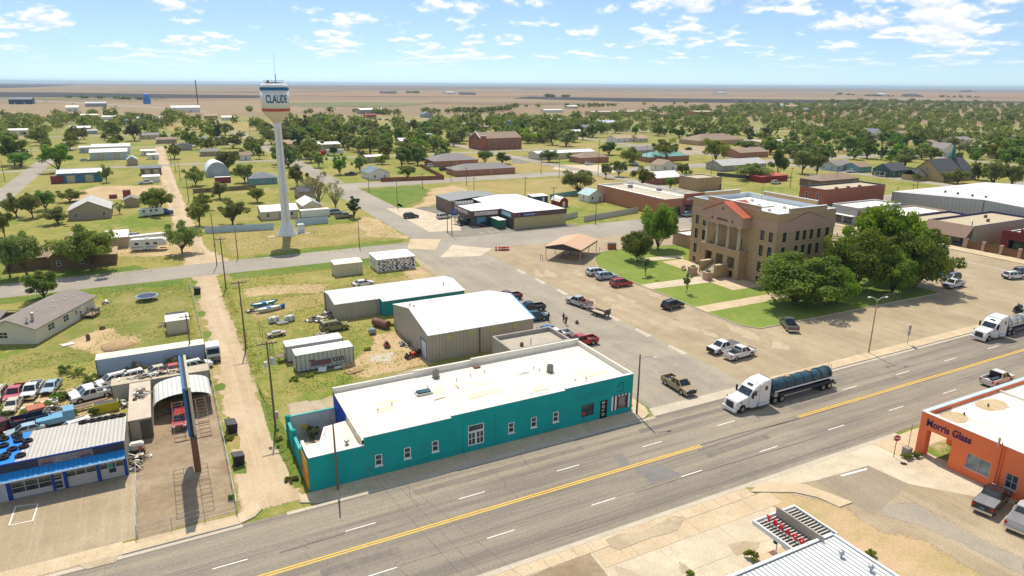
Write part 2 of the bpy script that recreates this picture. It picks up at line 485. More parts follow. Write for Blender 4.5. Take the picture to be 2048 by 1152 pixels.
LOT=groundmat('dark_lot_asphalt',((.255,.235,.20),(.30,.27,.225),(.22,.20,.175)),(.08,.5,6.),speck=.15,bumpd=.01)
STAIN_R=groundmat('sand_stain',((.43,.345,.235),(.50,.41,.29)),(.3,1.2,9.),ragged=True,bumpd=.01)
PATCH_R=groundmat('asphalt_repair',((.20,.195,.185),(.23,.22,.205)),(.2,1.2,9.),ragged=False,bumpd=.01,speck=.2)
WHITE_LINE=M('white_road_paint',(.82,.80,.74),.7,.15,2.,dirt=((.45,.4,.33),.56,.6))
YELLOW_LINE=M('yellow_road_paint',(.86,.53,.055),.7,.15,2.,dirt=((.5,.33,.12),.58,.5))
def sub_outline(poly,step,jit,seed):
 rnd=random.Random(seed);out=[]
 n=len(poly)
 for i in range(n):
  a,b=Vector(poly[i]),Vector(poly[(i+1) % n]);d=(b-a).length;k=max(1,int(d/step))
  for j in range(k):
   p=a.lerp(b,j/k)
   if jit: p=p+Vector((rnd.uniform(-jit,jit),rnd.uniform(-jit,jit)))
   out.append(p)
 return out
def area(poly): return sum(poly[i][0]*poly[(i+1) % len(poly)][1]-poly[(i+1) % len(poly)][0]*poly[i][1] for i in range(len(poly)))/2
PZ=[0.0]
def patch(name,poly,mat,z=None,soft=1.2,jit=.35,step=4.,parent=None):
 "ground patch with a ragged border"
 poly=list(poly)
 if area(poly)<0: poly.reverse()
 if z is None: PZ[0]+=.0015;z=.004+PZ[0]
 per=sum((Vector(poly[i])-Vector(poly[i-1])).length for i in range(len(poly)))
 soft=min(soft,.9*area(poly)/per);step=max(step,soft*1.1)
 P=sub_outline(poly,step,min(jit,soft*.3),len(name)+int(poly[0][0]*10))
 n=len(P);nor=[]
 for i in range(n):
  d=(P[(i+1) % n]-P[i-1]).normalized();nor.append(Vector((d.y,-d.x)))
 out=[P[i]+nor[i]*soft*.5 for i in range(n)];inn=[P[i]-nor[i]*soft*.5 for i in range(n)]
 me=bpy.data.meshes.new(name)
 me.from_pydata([(p.x,p.y,z) for p in out]+[(p.x,p.y,z) for p in inn],[],[(i,(i+1) % n,n+(i+1) % n,n+i) for i in range(n)]+[tuple(n+i for i in range(n))])
 at=me.attributes.new('edge','FLOAT','POINT');at.data.foreach_set('value',[0.]*n+[1.]*n)
 me.materials.append(mat);me.update()
 o=put(name,me,parent)
 return struct(o) if parent is None else o
def sheet(name,poly,mat,z,parent=None):
 poly=list(poly)
 if area(poly)<0: poly.reverse()
 o=MB().poly([(p[0],p[1],z) for p in poly]).build(name,mat,parent)
 return struct(o) if parent is None else o
def rect(x0,x1,y0,y1): return [(x0,y0),(x1,y0),(x1,y1),(x0,y1)]
# --- streets
highway=sheet('highway',rect(-700,2500,47.2,64.75),ASPH_X,.030)
YC=55.95
for (x0,x1) in ((-160,55.4),(72.4,700)):
 for dy in (-.17,.17):
  sheet('centre_line',rect(x0,x1,YC+dy-.075,YC+dy+.075),YELLOW_LINE,.036,highway)
def dashes(xs,y):
 for x in xs: sheet('lane_dash',rect(x,x+3.05,y-.065,y+.065),WHITE_LINE,.036,highway)
D0=(12.14,58.99)
dashes([D0[0]+12.19*k for k in range(-4,40)],D0[1])
D1=(36.39,51.63)
dashes([D1[0]+12.19*k for k in range(-4,40)],D1[1])
sheet('asphalt_repair',[(44.72,55.32),(47.97,55.02),(48.95,52.12),(44.75,52.07)],PATCH_R,.0335,highway)
sheet('asphalt_repair',[(44.3,58.88),(45.65,58.72),(45,56.27),(43.53,56.4)],PATCH_R,.0335,highway)
sheet('tar_seam',[(54.27,55.31),(66.97,55.74),(82.46,55.66),(82.25,55.51),(66.76,55.55),(54.1,55.12)],M('tar',(.13,.115,.10),.8),.034,highway)
for pl in ([(12.04,58.78),(5.83,58.63),(5.8,58.48),(12,58.62)],[(41.98,51.5),(51.19,51.46),(70.6,50.96),(70.44,50.83),(51.05,51.3),(41.86,51.35)],[(50.8,56.26),(62.16,56.22),(72.21,55.45),(72.09,55.35),(61.97,56.02),(50.65,56.08)]):
 sheet('tar_seam',pl,MATS['tar'],.034,highway)
for k in range(16):
 rr=random.Random(900+k);x=rr.uniform(8,135);n=9;y0=rr.choice((47.4,51.8,56.3,59.9));y1=y0+rr.uniform(3,8);pts=[]
 for i in range(n): pts.append((x+rr.uniform(-.25,.25)+i*rr.uniform(-.1,.1),min(64.6,y0+(y1-y0)*i/(n-1))))
 sheet('tar_crack',[(a-.03,b) for a,b in pts]+[(a+.035,b) for a,b in reversed(pts)],MATS['tar'],.0338+.00002*k,highway)
for y in (51.75,60.05,48.6):
 pts=[(-20+i*4,y+random.uniform(-.06,.06)) for i in range(50)]
 sheet('joint_seam',[(a,b-.025) for a,b in pts]+[(a,b+.03) for a,b in reversed(pts)],MATS['tar'],.0332,highway)
for k in range(9):
 rr=random.Random(300+k);x=rr.uniform(5,120);y=rr.choice((49.6,53.9,58.1,62.2));w=rr.uniform(6,22)
 patch('oil_dark_lane',[(x,y-.5),(x+w,y-.4),(x+w,y+.45),(x,y+.5)],groundmat('lane_dark',((.20,.175,.15),(.24,.21,.175)),(.2,1.2,9.),ragged=True,speck=.2,bumpd=.01),.0312+.0001*k,.8,.1,3.,parent=highway)
court_street=sheet('court_street',rect(56.2,74.0,64.75,167),ASPH_Y,.022)
sheet('street_corner_paving',[(53.6,82),(56.4,82),(56.4,167),(53.6,150)],APRON,.0165)
second_street=sheet('second_street',[(-420,166.6),(56.4,166.6),(56.4,166.9),(74,166.9),(74,163),(120,161.2),(420,161.2),(420,177.5),(76,179.5),(-420,175.6)],ASPH_F,.018)
sheet('north_street',rect(62.6,75.0,178,292),ASPH_F,.0195)
sheet('north_street',rect(65,74,305,900),ASPH_F,.03)
third_street=sheet('third_street',[(66,288),(420,284),(420,300),(140,302),(66,303.5)],ASPH_F,.028)
sheet('west_street',rect(-58.5,-50,176,760),ASPH_F,.026)
sheet('square_paving',[(74,66.9),(191,66.9),(191,161.3),(118,161.3),(74,163)],APRON,.0135)
sheet('concrete_crossing',[(70.06,171.04),(78.18,162.44),(71.61,156.26),(61.73,159.28)],CONC_W,.0245)
sheet('concrete_crossing',[(62.04,183.39),(70.02,179.54),(63.57,167.58),(57.53,172.44)],CONC,.0240)
sheet('street_valley_gutter',[(55.2,64.8),(74.5,64.8),(74.5,66.7),(56,66.9)],GUTTER,.0265)
sheet('grocery_lot',[(74.5,179.8),(116,177.6),(116,182.5),(95,183.5),(95,230),(74.8,232)],LOT,.021)
sheet('grocery_drive',[(70.5,190),(80,188),(86,205),(80,232),(71,235)],CONC_W,.0225)
for k in range(5): sheet('parking_line',rect(84+k*2.7,84.1+k*2.7,180.3,184.),WHITE_LINE,.026)
sheet('church_lot',[(196.05,379.33),(210.59,376.26),(197.77,350.28),(181.12,340.63),(179.35,346.98)],LOT,.03)
sheet('bank_lot',[(197.79,327.71),(229.69,313.36),(207.15,286.54),(189.82,287.78),(185.71,312.7)],CONC_W,.032)
sheet('east_lot',[(322.57,371.81),(364.23,398.02),(328.95,349.34),(297.56,337.87)],APRON,.032)
# streets further out
for y in (414,540,668): sheet('back_street',rect(-400,900,y-4,y+4),ASPH_F,.034)
for x in (196,318,440,560,690): sheet('back_street',rect(x-4,x+4,179,900),ASPH_F,.036)
sheet('county_road',[(237.91,974.25),(272.47,803.85),(293.27,716.5),(284.3,694.65),(263.42,777.32),(230.55,944.45)],ASPH_F,.08)
sheet('county_road',[(188.79,886.44),(183.27,719.58),(183.4,599.56),(172.29,577.79),(172.35,696.75),(177.96,864.02)],ASPH_F,.07)
sheet('county_road',[(-326.58,2167.3),(-106.56,1726.57),(48.68,1327.28),(82.84,1155.63),(79.93,1117.25),(46.68,1277.87),(-102.01,1648.12),(-309.43,2050.92)],ASPH_F,.1)
# --- pavements with separate slabs
PZK=.145
slabm={}
def slabs(owner,x0,x1,y0,y1,nx,ny,mat,z1=PZK,name='slab',gap=.025):
 dx,dy=(x1-x0)/nx,(y1-y0)/ny
 key=(round(dx,3),round(dy,3),mat.name,z1)
 if key not in slabm: slabm[key]=MB().box(gap/2,dx-gap/2,gap/2,dy-gap/2,0,z1).mesh(name,mat)
 for i in range(nx):
  for j in range(ny):
   put(name,slabm[key],owner,(x0+i*dx,y0+j*dy,random.uniform(0,.006)))
def kerb(owner,pts,w=.16,z=PZK+.008,mat=None,name='kerb'):
 pts=[Vector(p) for p in pts];n=len(pts);off=[]
 for i in range(n):
  d=(pts[min(i+1,n-1)]-pts[max(i-1,0)]).normalized();off.append(Vector((-d.y,d.x))*w)
 mb=MB()
 for i in range(n-1):
  a,b,c,d=pts[i],pts[i+1],pts[i+1]+off[i+1],pts[i]+off[i]
  mb.prism([(a.x,a.y),(b.x,b.y),(c.x,c.y),(d.x,d.y)],0,z)
 return mb.build(name,mat or GUTTER,owner)
sw_teal=struct(MB().box(13.2,53.6,65.0,67.27,0,.10).build('sidewalk',GUTTER))
slabs(sw_teal,13.2,53.6,65.0,67.27,24,1,CONC)
kerb(sw_teal,[(55.8,67.6),(55.0,65.6),(53.6,64.84),(13.2,64.84),(10.5,65.1),(9.0,65.9)][::-1],.16)
MBc=MB().prism([(53.6,65.0),(54.9,65.7),(55.7,67.6),(56.3,74),(54,74),(53.6,67.2)],0,PZK);MBc.build('corner_slab',CONC,sw_teal)
MB().prism([(13.18,65.0),(13.18,67.25),(9.3,67.2),(9.1,66.0),(10.5,65.25)][::-1],0,PZK-.004).build('corner_slab',CONC,sw_teal)
sheet('gutter',rect(7.5,55.2,64.3,64.85),GUTTER,.0345)
sw_w=struct(MB().box(-7.4,2.9,65.0,66.6,0,.10).build('sidewalk',GUTTER))
slabs(sw_w,-7.4,2.9,65.0,66.6,7,1,CONC)
MB().prism([(2.92,65.0),(4.4,65.6),(5.2,66.6),(5.4,68.2),(4.2,68.2),(3.6,67.0),(2.92,66.6)],0,PZK).build('corner_slab',CONC,sw_w)
kerb(sw_w,[(-7.4,64.84),(2.92,64.84),(4.5,65.45),(5.35,66.5),(5.6,68.2)],.15)
drv=sheet('driveway',rect(-60,-7.42,64.9,67.1),CONC,.036)
slabs(drv,-26.2,-7.45,65.0,67.1,9,1,CONC,.06)
patch('sand_stain',[(-11.24,65.31),(-10.04,65.09),(-7.81,64.98),(-7.91,64.01),(-10.18,64.17)],STAIN_R,.072,.8,.2,2.)
sheet('gutter',rect(-60,3.2,64.3,64.86),GUTTER,.0347)
sheet('yard_paving',rect(-60,-6.3,67.1,80.3),APRON,.0125)
for q in (((-17.6,75.1),(-17.5,78.7)),((-15.6,74.9),(-15.5,78.2)),((-17.5,75.1),(-15.6,74.95)),((-17.4,78.6),(-15.5,78.1))): (a,b),(c,d)=q;sheet('painted_box_line',[(a-.07,b-.06),(c+.07,d-.06),(c+.07,d+.06),(a-.07,b+.06)] if abs(c-a)>abs(d-b) else [(a-.07,b),(a+.07,b),(c+.07,d),(c-.07,d)],WHITE_LINE,.0165+.0003*abs(a+b))
SQS=struct(MB().box(75.4,400,65.0,66.9,0,.10).build('sidewalk',GUTTER))
slabs(SQS,75.4,135.4,65.0,66.9,20,1,CONC)
MB().box(135.42,400,65.0,66.9,0,PZK).build('sidewalk_beyond',CONC,SQS)
kerb(SQS,[(75.4,64.84),(400,64.84)],.15)
sheet('gutter',rect(75.2,400,64.3,64.86),GUTTER,.0347)
# south side
sw_s=struct(MB().box(-30,53.4,45.2,46.6,0,.02).build('sidewalk',GUTTER))
slabs(sw_s,14.6,53.4,45.22,46.62,24,1,CONC,.048)
kerb(sw_s,[(53.4,46.78),(-30,46.78)],.15,.052)
sheet('gutter',rect(-30,80,46.7,47.28),GUTTER,.0342)
ap=sheet('forecourt',rect(-30,53.4,26,45.2),GRAV_R if False else CONC_W,.010)
slabs(ap,32.2,55.0,42.85,45.2,6,1,CONC,.03)
slabs(ap,30.6,53.4,39.0,42.83,3,1,CONC_W,.026)
slabs(ap,30.6,53.4,30.0,38.98,3,2,CONC_W,.024)
gp=patch('gravel_patch',[(25.39,45.18),(31.96,45.24),(31.55,41.54),(23.78,38.77),(21.38,43.11)],GRAV_R,.034,.3,.05)
patch('sand_stain',[(34.39,46.26),(36.16,46.23),(38.56,45.36),(42.84,46.32),(43.64,45.63),(41.66,44.15),(36.77,44.62),(34.72,44.25),(34.38,45)],STAIN_R,.060,.9,.25,2.)
patch('sand_stain',[(44.44,40.16),(46.52,39.95),(47.69,39.02),(46,38.29),(44.22,38.63)],STAIN_R,.044,.9,.25,2.)
patch('sand_stain',[(32.85,42.83),(34.04,41.61),(34.25,40.18),(32.44,41.09)],STAIN_R,.044,.8,.25,2.)
patch('sand_stain',[(38.71,40.47),(39.01,39.85),(38.72,38.64),(37.87,39.22)],STAIN_R,.044,.6,.2,2.)
sheet('side_street',[(55.6,47.2),(78,47.2),(78,44.6),(84,24),(80,10),(46,10),(52,40),(53.4,44.9)],APRON,.016)
sheet('side_street_mouth',[(53.4,46.78),(78,46.78),(76,44.5),(69.8,43.6),(61.7,44.2),(57,45.2)],CONC_W,.0215)
patch('side_street_asphalt',[(61.69,44.2),(65.57,44.11),(70.04,43.66),(70.44,39),(64.99,37.8),(61.77,36.95),(61.39,39.31)],groundmat('old_asphalt',((.33,.27,.195),(.37,.305,.225),(.30,.245,.18)),(.1,.6,6.),('y',.3,(.40,.33,.24),(.27,.225,.17)),ragged=True,speck=.15,bumpd=.01),.020,.3,.05)
patch('dirt_lot',[(54.99,44.94),(58.9,41.39),(59.73,38.95),(59.94,35.09),(62.08,31.82),(62.86,23.41),(53,23.92),(53.37,30.92),(54.2,37.54),(53.76,42.17)],BARE_R,.024,2.5,.5)
patch('dark_tracks',[(63.91,37.34),(67.19,36.18),(67.06,32.39),(67.93,25.99),(65.67,24.84),(65.19,29.82),(64.38,33.29),(62.46,36.6)],groundmat('faded_asphalt',((.36,.31,.25),(.40,.34,.27),(.33,.29,.24)),(.1,.6,7.),('y',.2,(.42,.35,.26),(.30,.26,.21)),ragged=True,speck=.2,bumpd=.01),.026,4.,.6)
cw=struct(MB().prism([(56.38,46.66),(59.83,44.13),(61.6,39.41),(59.65,39.49),(59.05,41.83),(57.64,43.6),(53.3,45.9)][::-1],0,.12).build('curved_pavement',CONC))
kerb(cw,[(53.23,45.83),(57.56,43.53),(58.97,41.77),(59.57,39.43)],.12,.125)
fw=sheet('corner_forecourt',[(69.8,43.5),(76,46.7),(100,46.7),(100,43.2),(79,43.2),(78,30),(70.4,39)],CONC_W,.0225)
slabs(fw,75,99,43.3,46.6,8,1,CONC,.05)
for s in (([(60.4,46.71),(62.31,46.94),(65.34,46.65),(61,45.82)]),[(65.58,46.15),(68.17,46.49),(68.48,45.69),(65.25,44.86)],[(70.03,46.2),(71.37,46.18),(69.85,44.38),(68.79,44.91)],[(73.82,45.61),(76.88,45.42),(74.69,43.59),(72.17,44.09)]):
 patch('sand_stain',s,STAIN_R,None,1.0,.25,2.)
sheet('stop_bar',[(65.02,43.68),(69.28,43.31),(68.79,43.08),(65.04,43.43)],WHITE_LINE,.028)
# --- alley, yards, lawns
patch('alley',[(3.4,66.6),(9.8,66.6),(9.2,90),(9.0,165),(11.3,176),(9,200),(7.5,290),(6.6,420),(6.4,540),(.8,540),(1.4,420),(1.6,290),(3.0,200),(4.5,165),(4.0,100)],DIRT_R,.0085,2.2,.3,6.)
patch('alley_mouth',[(2.2,175.5),(14,175.5),(11,190),(5,195)],DIRT_R,.010,2.4,.3)
patch('yard_drive',[(-14,196.5),(8,188),(5,208),(-3,210),(-14,204)],BARE_R,.011,3.,.5)
patch('gravel_yard',[(-6.2,66.6),(3.0,67.4),(3.2,99),(-6.0,99),(-6.4,80)],GRAV_R,.0095,.5,.1)
for k in range(16):
 rr=random.Random(700+k);x=4.3 if k % 4 else 9.3;y=69+k*6.1;w=rr.uniform(.7,1.6);l=rr.uniform(2.5,6)
 patch('weedy_verge',[(x-w*.5,y),(x+w*.3,y+rr.uniform(-.6,.3)),(x+w*.6,y+l*.5),(x+w*.2,y+l),(x-w*.6,y+l*.8)],(YELL_R,LUSH_R)[k % 2],.0115+.0001*k,1.2,.4,1.2)
patch('green_verge',[(9.0,69),(11.2,69),(10.4,86),(9.2,100),(8.6,86)],LUSH_R,.012,1.4,.3)
patch('dirt_track',[(12,85.5),(54,85),(54,92),(32,94),(20,91),(12,90)],groundmat('grey_track',((.44,.36,.26),(.49,.40,.29),(.38,.31,.2)),(.1,.7,7.),ragged=True,bumpd=.03),.0072,3.,.6)
patch('shed_yard',[(24,94),(35,95),(35,112),(30,112),(27,104),(22,99)],BARE_R,.0105,3.2,.7)
patch('old_slab',[(27.28,102.47),(31.17,102.48),(29.4,99.07),(26.43,100.09)],groundmat('old_concrete',((.50,.44,.35),(.55,.49,.39)),(.2,1.,8.),ragged=True),.014,.8,.3,2.)
patch('dry_field',[(12,140),(30,142),(40,147),(52,146),(54,120),(40,133),(26,134),(14,128)],YELL_R,.0068,4.,.8)
patch('bare_field',[(13,146),(28,142),(31,147),(20,152),(13,151)],BARE_R,.0082,4.,.9)
patch('green_verge',[(12.5,160.5),(56,159.5),(55,166.4),(12,166.4)],LUSH_R,.0078,2.5,.4)
patch('green_verge',[(14,175.8),(55,176),(60,183),(52,184),(20,181)],LUSH_R,.0079,2.0,.4)
patch('tower_yard',[(14,183),(54,186),(60,196),(58,214),(14,214)],YELL_R,.0074,4.,.6)
patch('worn_corner',[(52,190),(62,184),(62.4,216),(58,224),(54,210)],BARE_R,.0092,4.,.8)
patch('worn_edge',[(48,139),(56.3,130),(56.3,160),(54,165),(50,158)],BARE_R,.0094,3.5,.6)
patch('grass_tip',[(48,152),(56,153),(55,166),(47,166)],LUSH_R,.0112,2.5,.5)
patch('green_verge',[(-60,160),(-6,162.5),(2,160),(2.4,166.2),(-60,166.2)],LUSH_R,.0076,2.5,.4)
patch('green_verge',[(-46,176.2),(-2,176.4),(-8,184),(-46,184)],LUSH_R,.0077,2.5,.5)
patch('dirt_mound_soil',[(-18.2,130.54),(-14.78,133.65),(-12.29,137.27),(-10.42,135.76),(-9.73,131.14),(-6.63,129.6),(-6.07,126.61),(-9.12,122.27),(-11.94,121.75),(-15.03,126.44)],BARE_R,.0125,2.6,.4,2.5)
patch('house_yard',[(-34,118),(-6,122),(1.5,118),(2.4,158),(-10,160),(-14,148),(-24,128)],groundmat('yard_grass',((.29,.26,.085),(.19,.215,.05),(.40,.31,.15)),(.1,.7,7.),ragged=True,bumpd=.04,thresh=((.42,.58),(.52,.68))),.0066,3.)
patch('junkyard_soil',[(-34,92),(-8,92),(-8,104),(-14,110),(-34,108)],BARE_R,.0118,3.,.6)
patch('pond_yard',[(-24.22,340.73),(2.43,331.72),(2.52,298.11),(-12,294.28),(-30.12,300.27),(-33.89,307.16)],BARE_R,.02,6.,1.)
patch('bare_lot',[(102.22,272.29),(113.87,276.7),(115.06,263.16),(96.37,236.94),(80.54,231.27),(92.03,252.04)],BARE_R,.021,6.,1.2)
patch('green_lot',[(75.5,232),(100,262),(100,284),(75.5,284)],LUSH_R,.017,5.,.8)
patch('green_lot',[(112,232),(146,224),(190,250),(190,282),(112,282)],YELL_R,.017,6.,.8)
patch('green_lot',[(150,304),(192,303),(192,408),(152,408)],YELL_R,.019,6.,.8)
patch('dry_pasture',[(322,306),(436,306),(436,410),(322,410)],YELL_R,.019,8.,.8)
patch('dry_pasture',[(11.33,712.31),(106.22,674.16),(130.3,821.82),(15.17,876.44)],YELL_R,.06,10.,1.5,15.)
patch('dry_pasture',[(230.48,446.03),(301.31,444.53),(280.22,406.92),(224.57,422.56)],YELL_R,.05,8.,1.5,12.)
lawn=struct(MB().prism([(94.5,83.6),(146.6,82.6),(147,136),(143,141.5),(109.26,145.77),(104.84,145.99),(101.77,145.27),(98.71,143.09),(95.7,139.3),(93.12,133.94),(92.05,127.77),(92.04,121.06),(92.4,116.2),(92.4,92),(92.8,86)],0,.10).build('court_lawn',LAWN))
kerb(lawn,[(92.4,116.2),(92.04,121.06),(92.05,127.77),(93.12,133.94),(95.7,139.3),(98.71,143.09),(101.77,145.27),(104.84,145.99),(109.26,145.77),(143,141.5),(147,136),(146.6,82.6),(94.5,83.6),(92.8,86),(92.4,92),(92.4,95)],.18,.17)
kerb(lawn,[(92.4,98.6),(92.4,112.4)],.18,.17)
walk=sheet('court_walk',[(92.2,112.4),(108.2,110.8),(108.2,115.6),(92.2,116.2)],CONC_W,.108)
slabs(walk,92.3,107.9,112.9,115.5,8,1,CONC_W,.125)
sheet('court_path',[(92.2,95),(116,94.8),(116,98.4),(92.2,98.6)],CONC,.107)
sheet('court_terrace',[(107.9,104),(116.6,103.4),(116.6,130.5),(110,130.5),(110,119),(107.9,117.4)],CONC,.1085)
sheet('court_walk_back',[(106,133),(118,131),(118,134),(106,136)],CONC_W,.107)
sheet('shop_pavement',[(190.8,66.9),(196,66.9),(196,161),(190.8,161)],CONC,.13)
sheet('parking_edge_line',[(180.4,70),(180.6,70),(180.6,140),(180.4,140)],WHITE_LINE,.0155)
for k in range(7): patch('concrete_strip',[(73.4,80+k*9.3),(74.6,80.2+k*9.3),(74.5,84.5+k*9.3),(73.5,84.2+k*9.3)],groundmat('strip_concrete',((.58,.5,.4),(.52,.44,.34)),(.3,1.,8.),ragged=True),.0255,.5,.15,2.)
for k in range(14):
 rr=random.Random(k+50);x=rr.uniform(75,91);y=rr.uniform(70,135)
 patch('sand_drift',[(x,y),(x+rr.uniform(.5,2.),y+rr.uniform(.5,2)),(x+rr.uniform(0,2),y+rr.uniform(3,8)),(x-rr.uniform(.5,2),y+rr.uniform(2,4))],STAIN_R,.0146+.0002*k,1.6,.4,2.)
# ploughed and burnt parcels, plus cloud shadows painted as dark soil, towards the horizon
PLOUGH_SHADE=groundmat('ploughed_soil_cloud_shade',((.03,.032,.036),(.045,.044,.045),(.07,.06,.055)),(.002,.02,.1),bumpd=0)  # bluish dark tone carries painted cloud shade as well as ploughed soil
PLOUGH2=groundmat('dark_stubble',((.17,.12,.085),(.22,.16,.11),(.26,.19,.12)),(.002,.02,.1),bumpd=0)
GREENF=groundmat('winter_wheat',((.17,.18,.085),(.21,.21,.10)),(.002,.02,.1),bumpd=0)
REDF=groundmat('red_soil_field',((.31,.20,.125),(.35,.235,.15),(.28,.18,.11)),(.002,.02,.1),bumpd=0)
def field(name,pts,mat,z): sheet(name,pts,mat,z)
field('ploughed_or_shaded_field',[(-589.33,3504.78),(-311.76,3435.78),(63.45,2940.87),(357.74,2633.29),(297.54,2195.06),(46.12,2199.76),(-218.5,2385.76),(-414.36,2450.82)],PLOUGH_SHADE,.5)  # left dark band: a cloud shadow put into the land colour
field('ploughed_or_shaded_field',[(-2097.33,12588.44),(-1541.49,12944.97),(-819.98,11056.29),(-784.51,6559.26),(-887.28,5299.56)],PLOUGH_SHADE,1.2)  # farther left band, also cloud shadow painted as a dark patch
field('ploughed_or_shaded_field',[(-129.87,3908.84),(526.99,3865.19),(1151.59,4467.24),(1074.67,4169.53),(447.79,3288.74),(-117.74,3526.32)],PLOUGH2,.8)
field('stubble_field',[(-401.85,2375.51),(-137.81,2264.45),(45.32,2165.6),(42.36,2038.92),(-358.66,2115.3)],GREENF,.45)
field('ploughed_or_shaded_field',[(1275.2,2323.66),(1458.84,2009.96),(1878.54,1689.15),(2193.49,1477.35),(2525.85,1201.3),(2398.2,1140.15),(1400.33,1356.45),(1144.88,1576.6),(1031.21,1997.62)],PLOUGH_SHADE,.5)
field('ploughed_or_shaded_field',[(670.21,1737.47),(771.3,1558.33),(1048.07,1442.97),(992.1,1365.72),(676.92,1367.64),(561.43,1518.68)],PLOUGH2,.45)
field('wheat_field',[(283.74,1630.7),(433.11,1686.51),(572.45,1515.9),(439.14,1328.48),(287.17,1340.84),(245.84,1415.57)],GREENF,.4)
field('stubble_field',[(4054.67,7643.94),(6621.02,6435.78),(10437.5,4991.44),(8880.23,4245.42),(4967.33,4826.87),(2989.14,5634.96)],PLOUGH2,1.6)
field('stubble_field',[(1571.19,12626.89),(6749.1,13636.59),(4900.37,8366.8),(1763.76,5319.19),(1075.25,6615.45)],PLOUGH2,1.5)
field('red_field',[(592.82,3657.6),(1351.84,3294.66),(1507.22,2657.2),(1148.11,2239.63),(618.4,2403.65),(442.74,2737.42)],REDF,.7)
field('red_field',[(4360.93,3314.39),(5392.24,2574.47),(3526.06,1680.46),(3096.88,1858.84),(3318.83,2520.67)],REDF,.7)
# -- BUILDINGS
WHITE=M('white_trim',(.78,.78,.75),.6,.08)
TRIM_D=M('dark_trim',(.06,.055,.05),.6,.1)
PANE=glass('window_glass');PANE_L=glass('pale_window_glass',(.10,.13,.14),.12)
BLIND=M('window_blind',(.55,.54,.5),.8,.08)
WINM={}
def window(parent,loc,rz,w,h,frame=None,pane=None,bars=(1,2),fw=.07,dep=.10,name='window',sill=False):
 "frame with a pane set back inside it; local x = width, y = into the wall"
 frame=frame or WHITE;pane=pane or PANE
 k=(round(w,2),round(h,2),frame.name,pane.name,bars,fw,dep,sill)
 if k not in WINM:
  f=MB()
  f.box(0,w,-.03,dep,0,fw);f.box(0,w,-.03,dep,h-fw,h);f.box(0,fw,-.03,dep,fw,h-fw);f.box(w-fw,w,-.03,dep,fw,h-fw)
  for i in range(1,bars[0]): x=w*i/bars[0];f.box(x-fw*.35,x+fw*.35,0,dep,fw,h-fw)
  for j in range(1,bars[1]): z=h*j/bars[1];f.box(fw,w-fw,.004,dep-.004,z-fw*.35,z+fw*.35)
  if sill: f.box(-.08,w+.08,-.14,.02,-.12,-.002)
  p=MB().box(fw*.5,w-fw*.5,dep*.45,dep*.8,fw*.5,h-fw*.5)
  WINM[k]=(f.mesh('window',frame),p.mesh('pane',pane))
 f,p=WINM[k]
 o=put(name,f,parent,loc,rz);put('pane',p,o)
 return o
def wall_face(mb,o,d,L,H,holes,rev=.18,z0=0.):
 "one wall face from o along d (unit, outward normal to its right), with openings cut and reveals"
 n=Vector((-d.y,d.x))
 us=sorted({0.,L} | {u for h in holes for u in (h[0],h[0]+h[2])});zs=sorted({z0,H} | {z for h in holes for z in (h[1],h[1]+h[3])})
 P=lambda u,z,t=0.: (o.x+d.x*u+n.x*t,o.y+d.y*u+n.y*t,z)
 for i in range(len(us)-1):
  for j in range(len(zs)-1):
   cu,cz=(us[i]+us[i+1])/2,(zs[j]+zs[j+1])/2
   if any(h[0]<cu<h[0]+h[2] and h[1]<cz<h[1]+h[3] for h in holes): continue
   mb.poly([P(us[i],zs[j]),P(us[i+1],zs[j]),P(us[i+1],zs[j+1]),P(us[i],zs[j+1])])
 for u,z,w,h in [x[:4] for x in holes]:
  mb.poly([P(u,z),P(u,z,rev),P(u,z+h,rev),P(u,z+h)]);mb.poly([P(u+w,z+h),P(u+w,z+h,rev),P(u+w,z,rev),P(u+w,z)])
  mb.poly([P(u,z),P(u+w,z),P(u+w,z,rev),P(u,z,rev)]);mb.poly([P(u,z+h,rev),P(u+w,z+h,rev),P(u+w,z+h),P(u,z+h)])
FACES={'f': lambda L,D: (Vector((0,0)),Vector((1,0)),L,0.),'r': lambda L,D: (Vector((L,0)),Vector((0,1)),D,R(90)),
   'b': lambda L,D: (Vector((L,D)),Vector((-1,0)),L,R(180)),'l': lambda L,D: (Vector((0,D)),Vector((0,-1)),D,R(-90))}
def slab_roof(mb,pts,t):
 "roof plane given by its eave-to-ridge quad (or triangle), thickened downwards"
 a,b,c=Vector(pts[0]),Vector(pts[1]),Vector(pts[2]);k=len(mb.v);n=len(pts)
 mb.v+=[tuple(p) for p in pts]+[(p[0],p[1],p[2]-t) for p in pts]
 mb.f.append(tuple(k+i for i in range(n)));mb.f.append(tuple(k+n+i for i in reversed(range(n))))
 for i in range(n): j=(i+1) % n;mb.f.append((k+j,k+i,k+n+i,k+n+j))
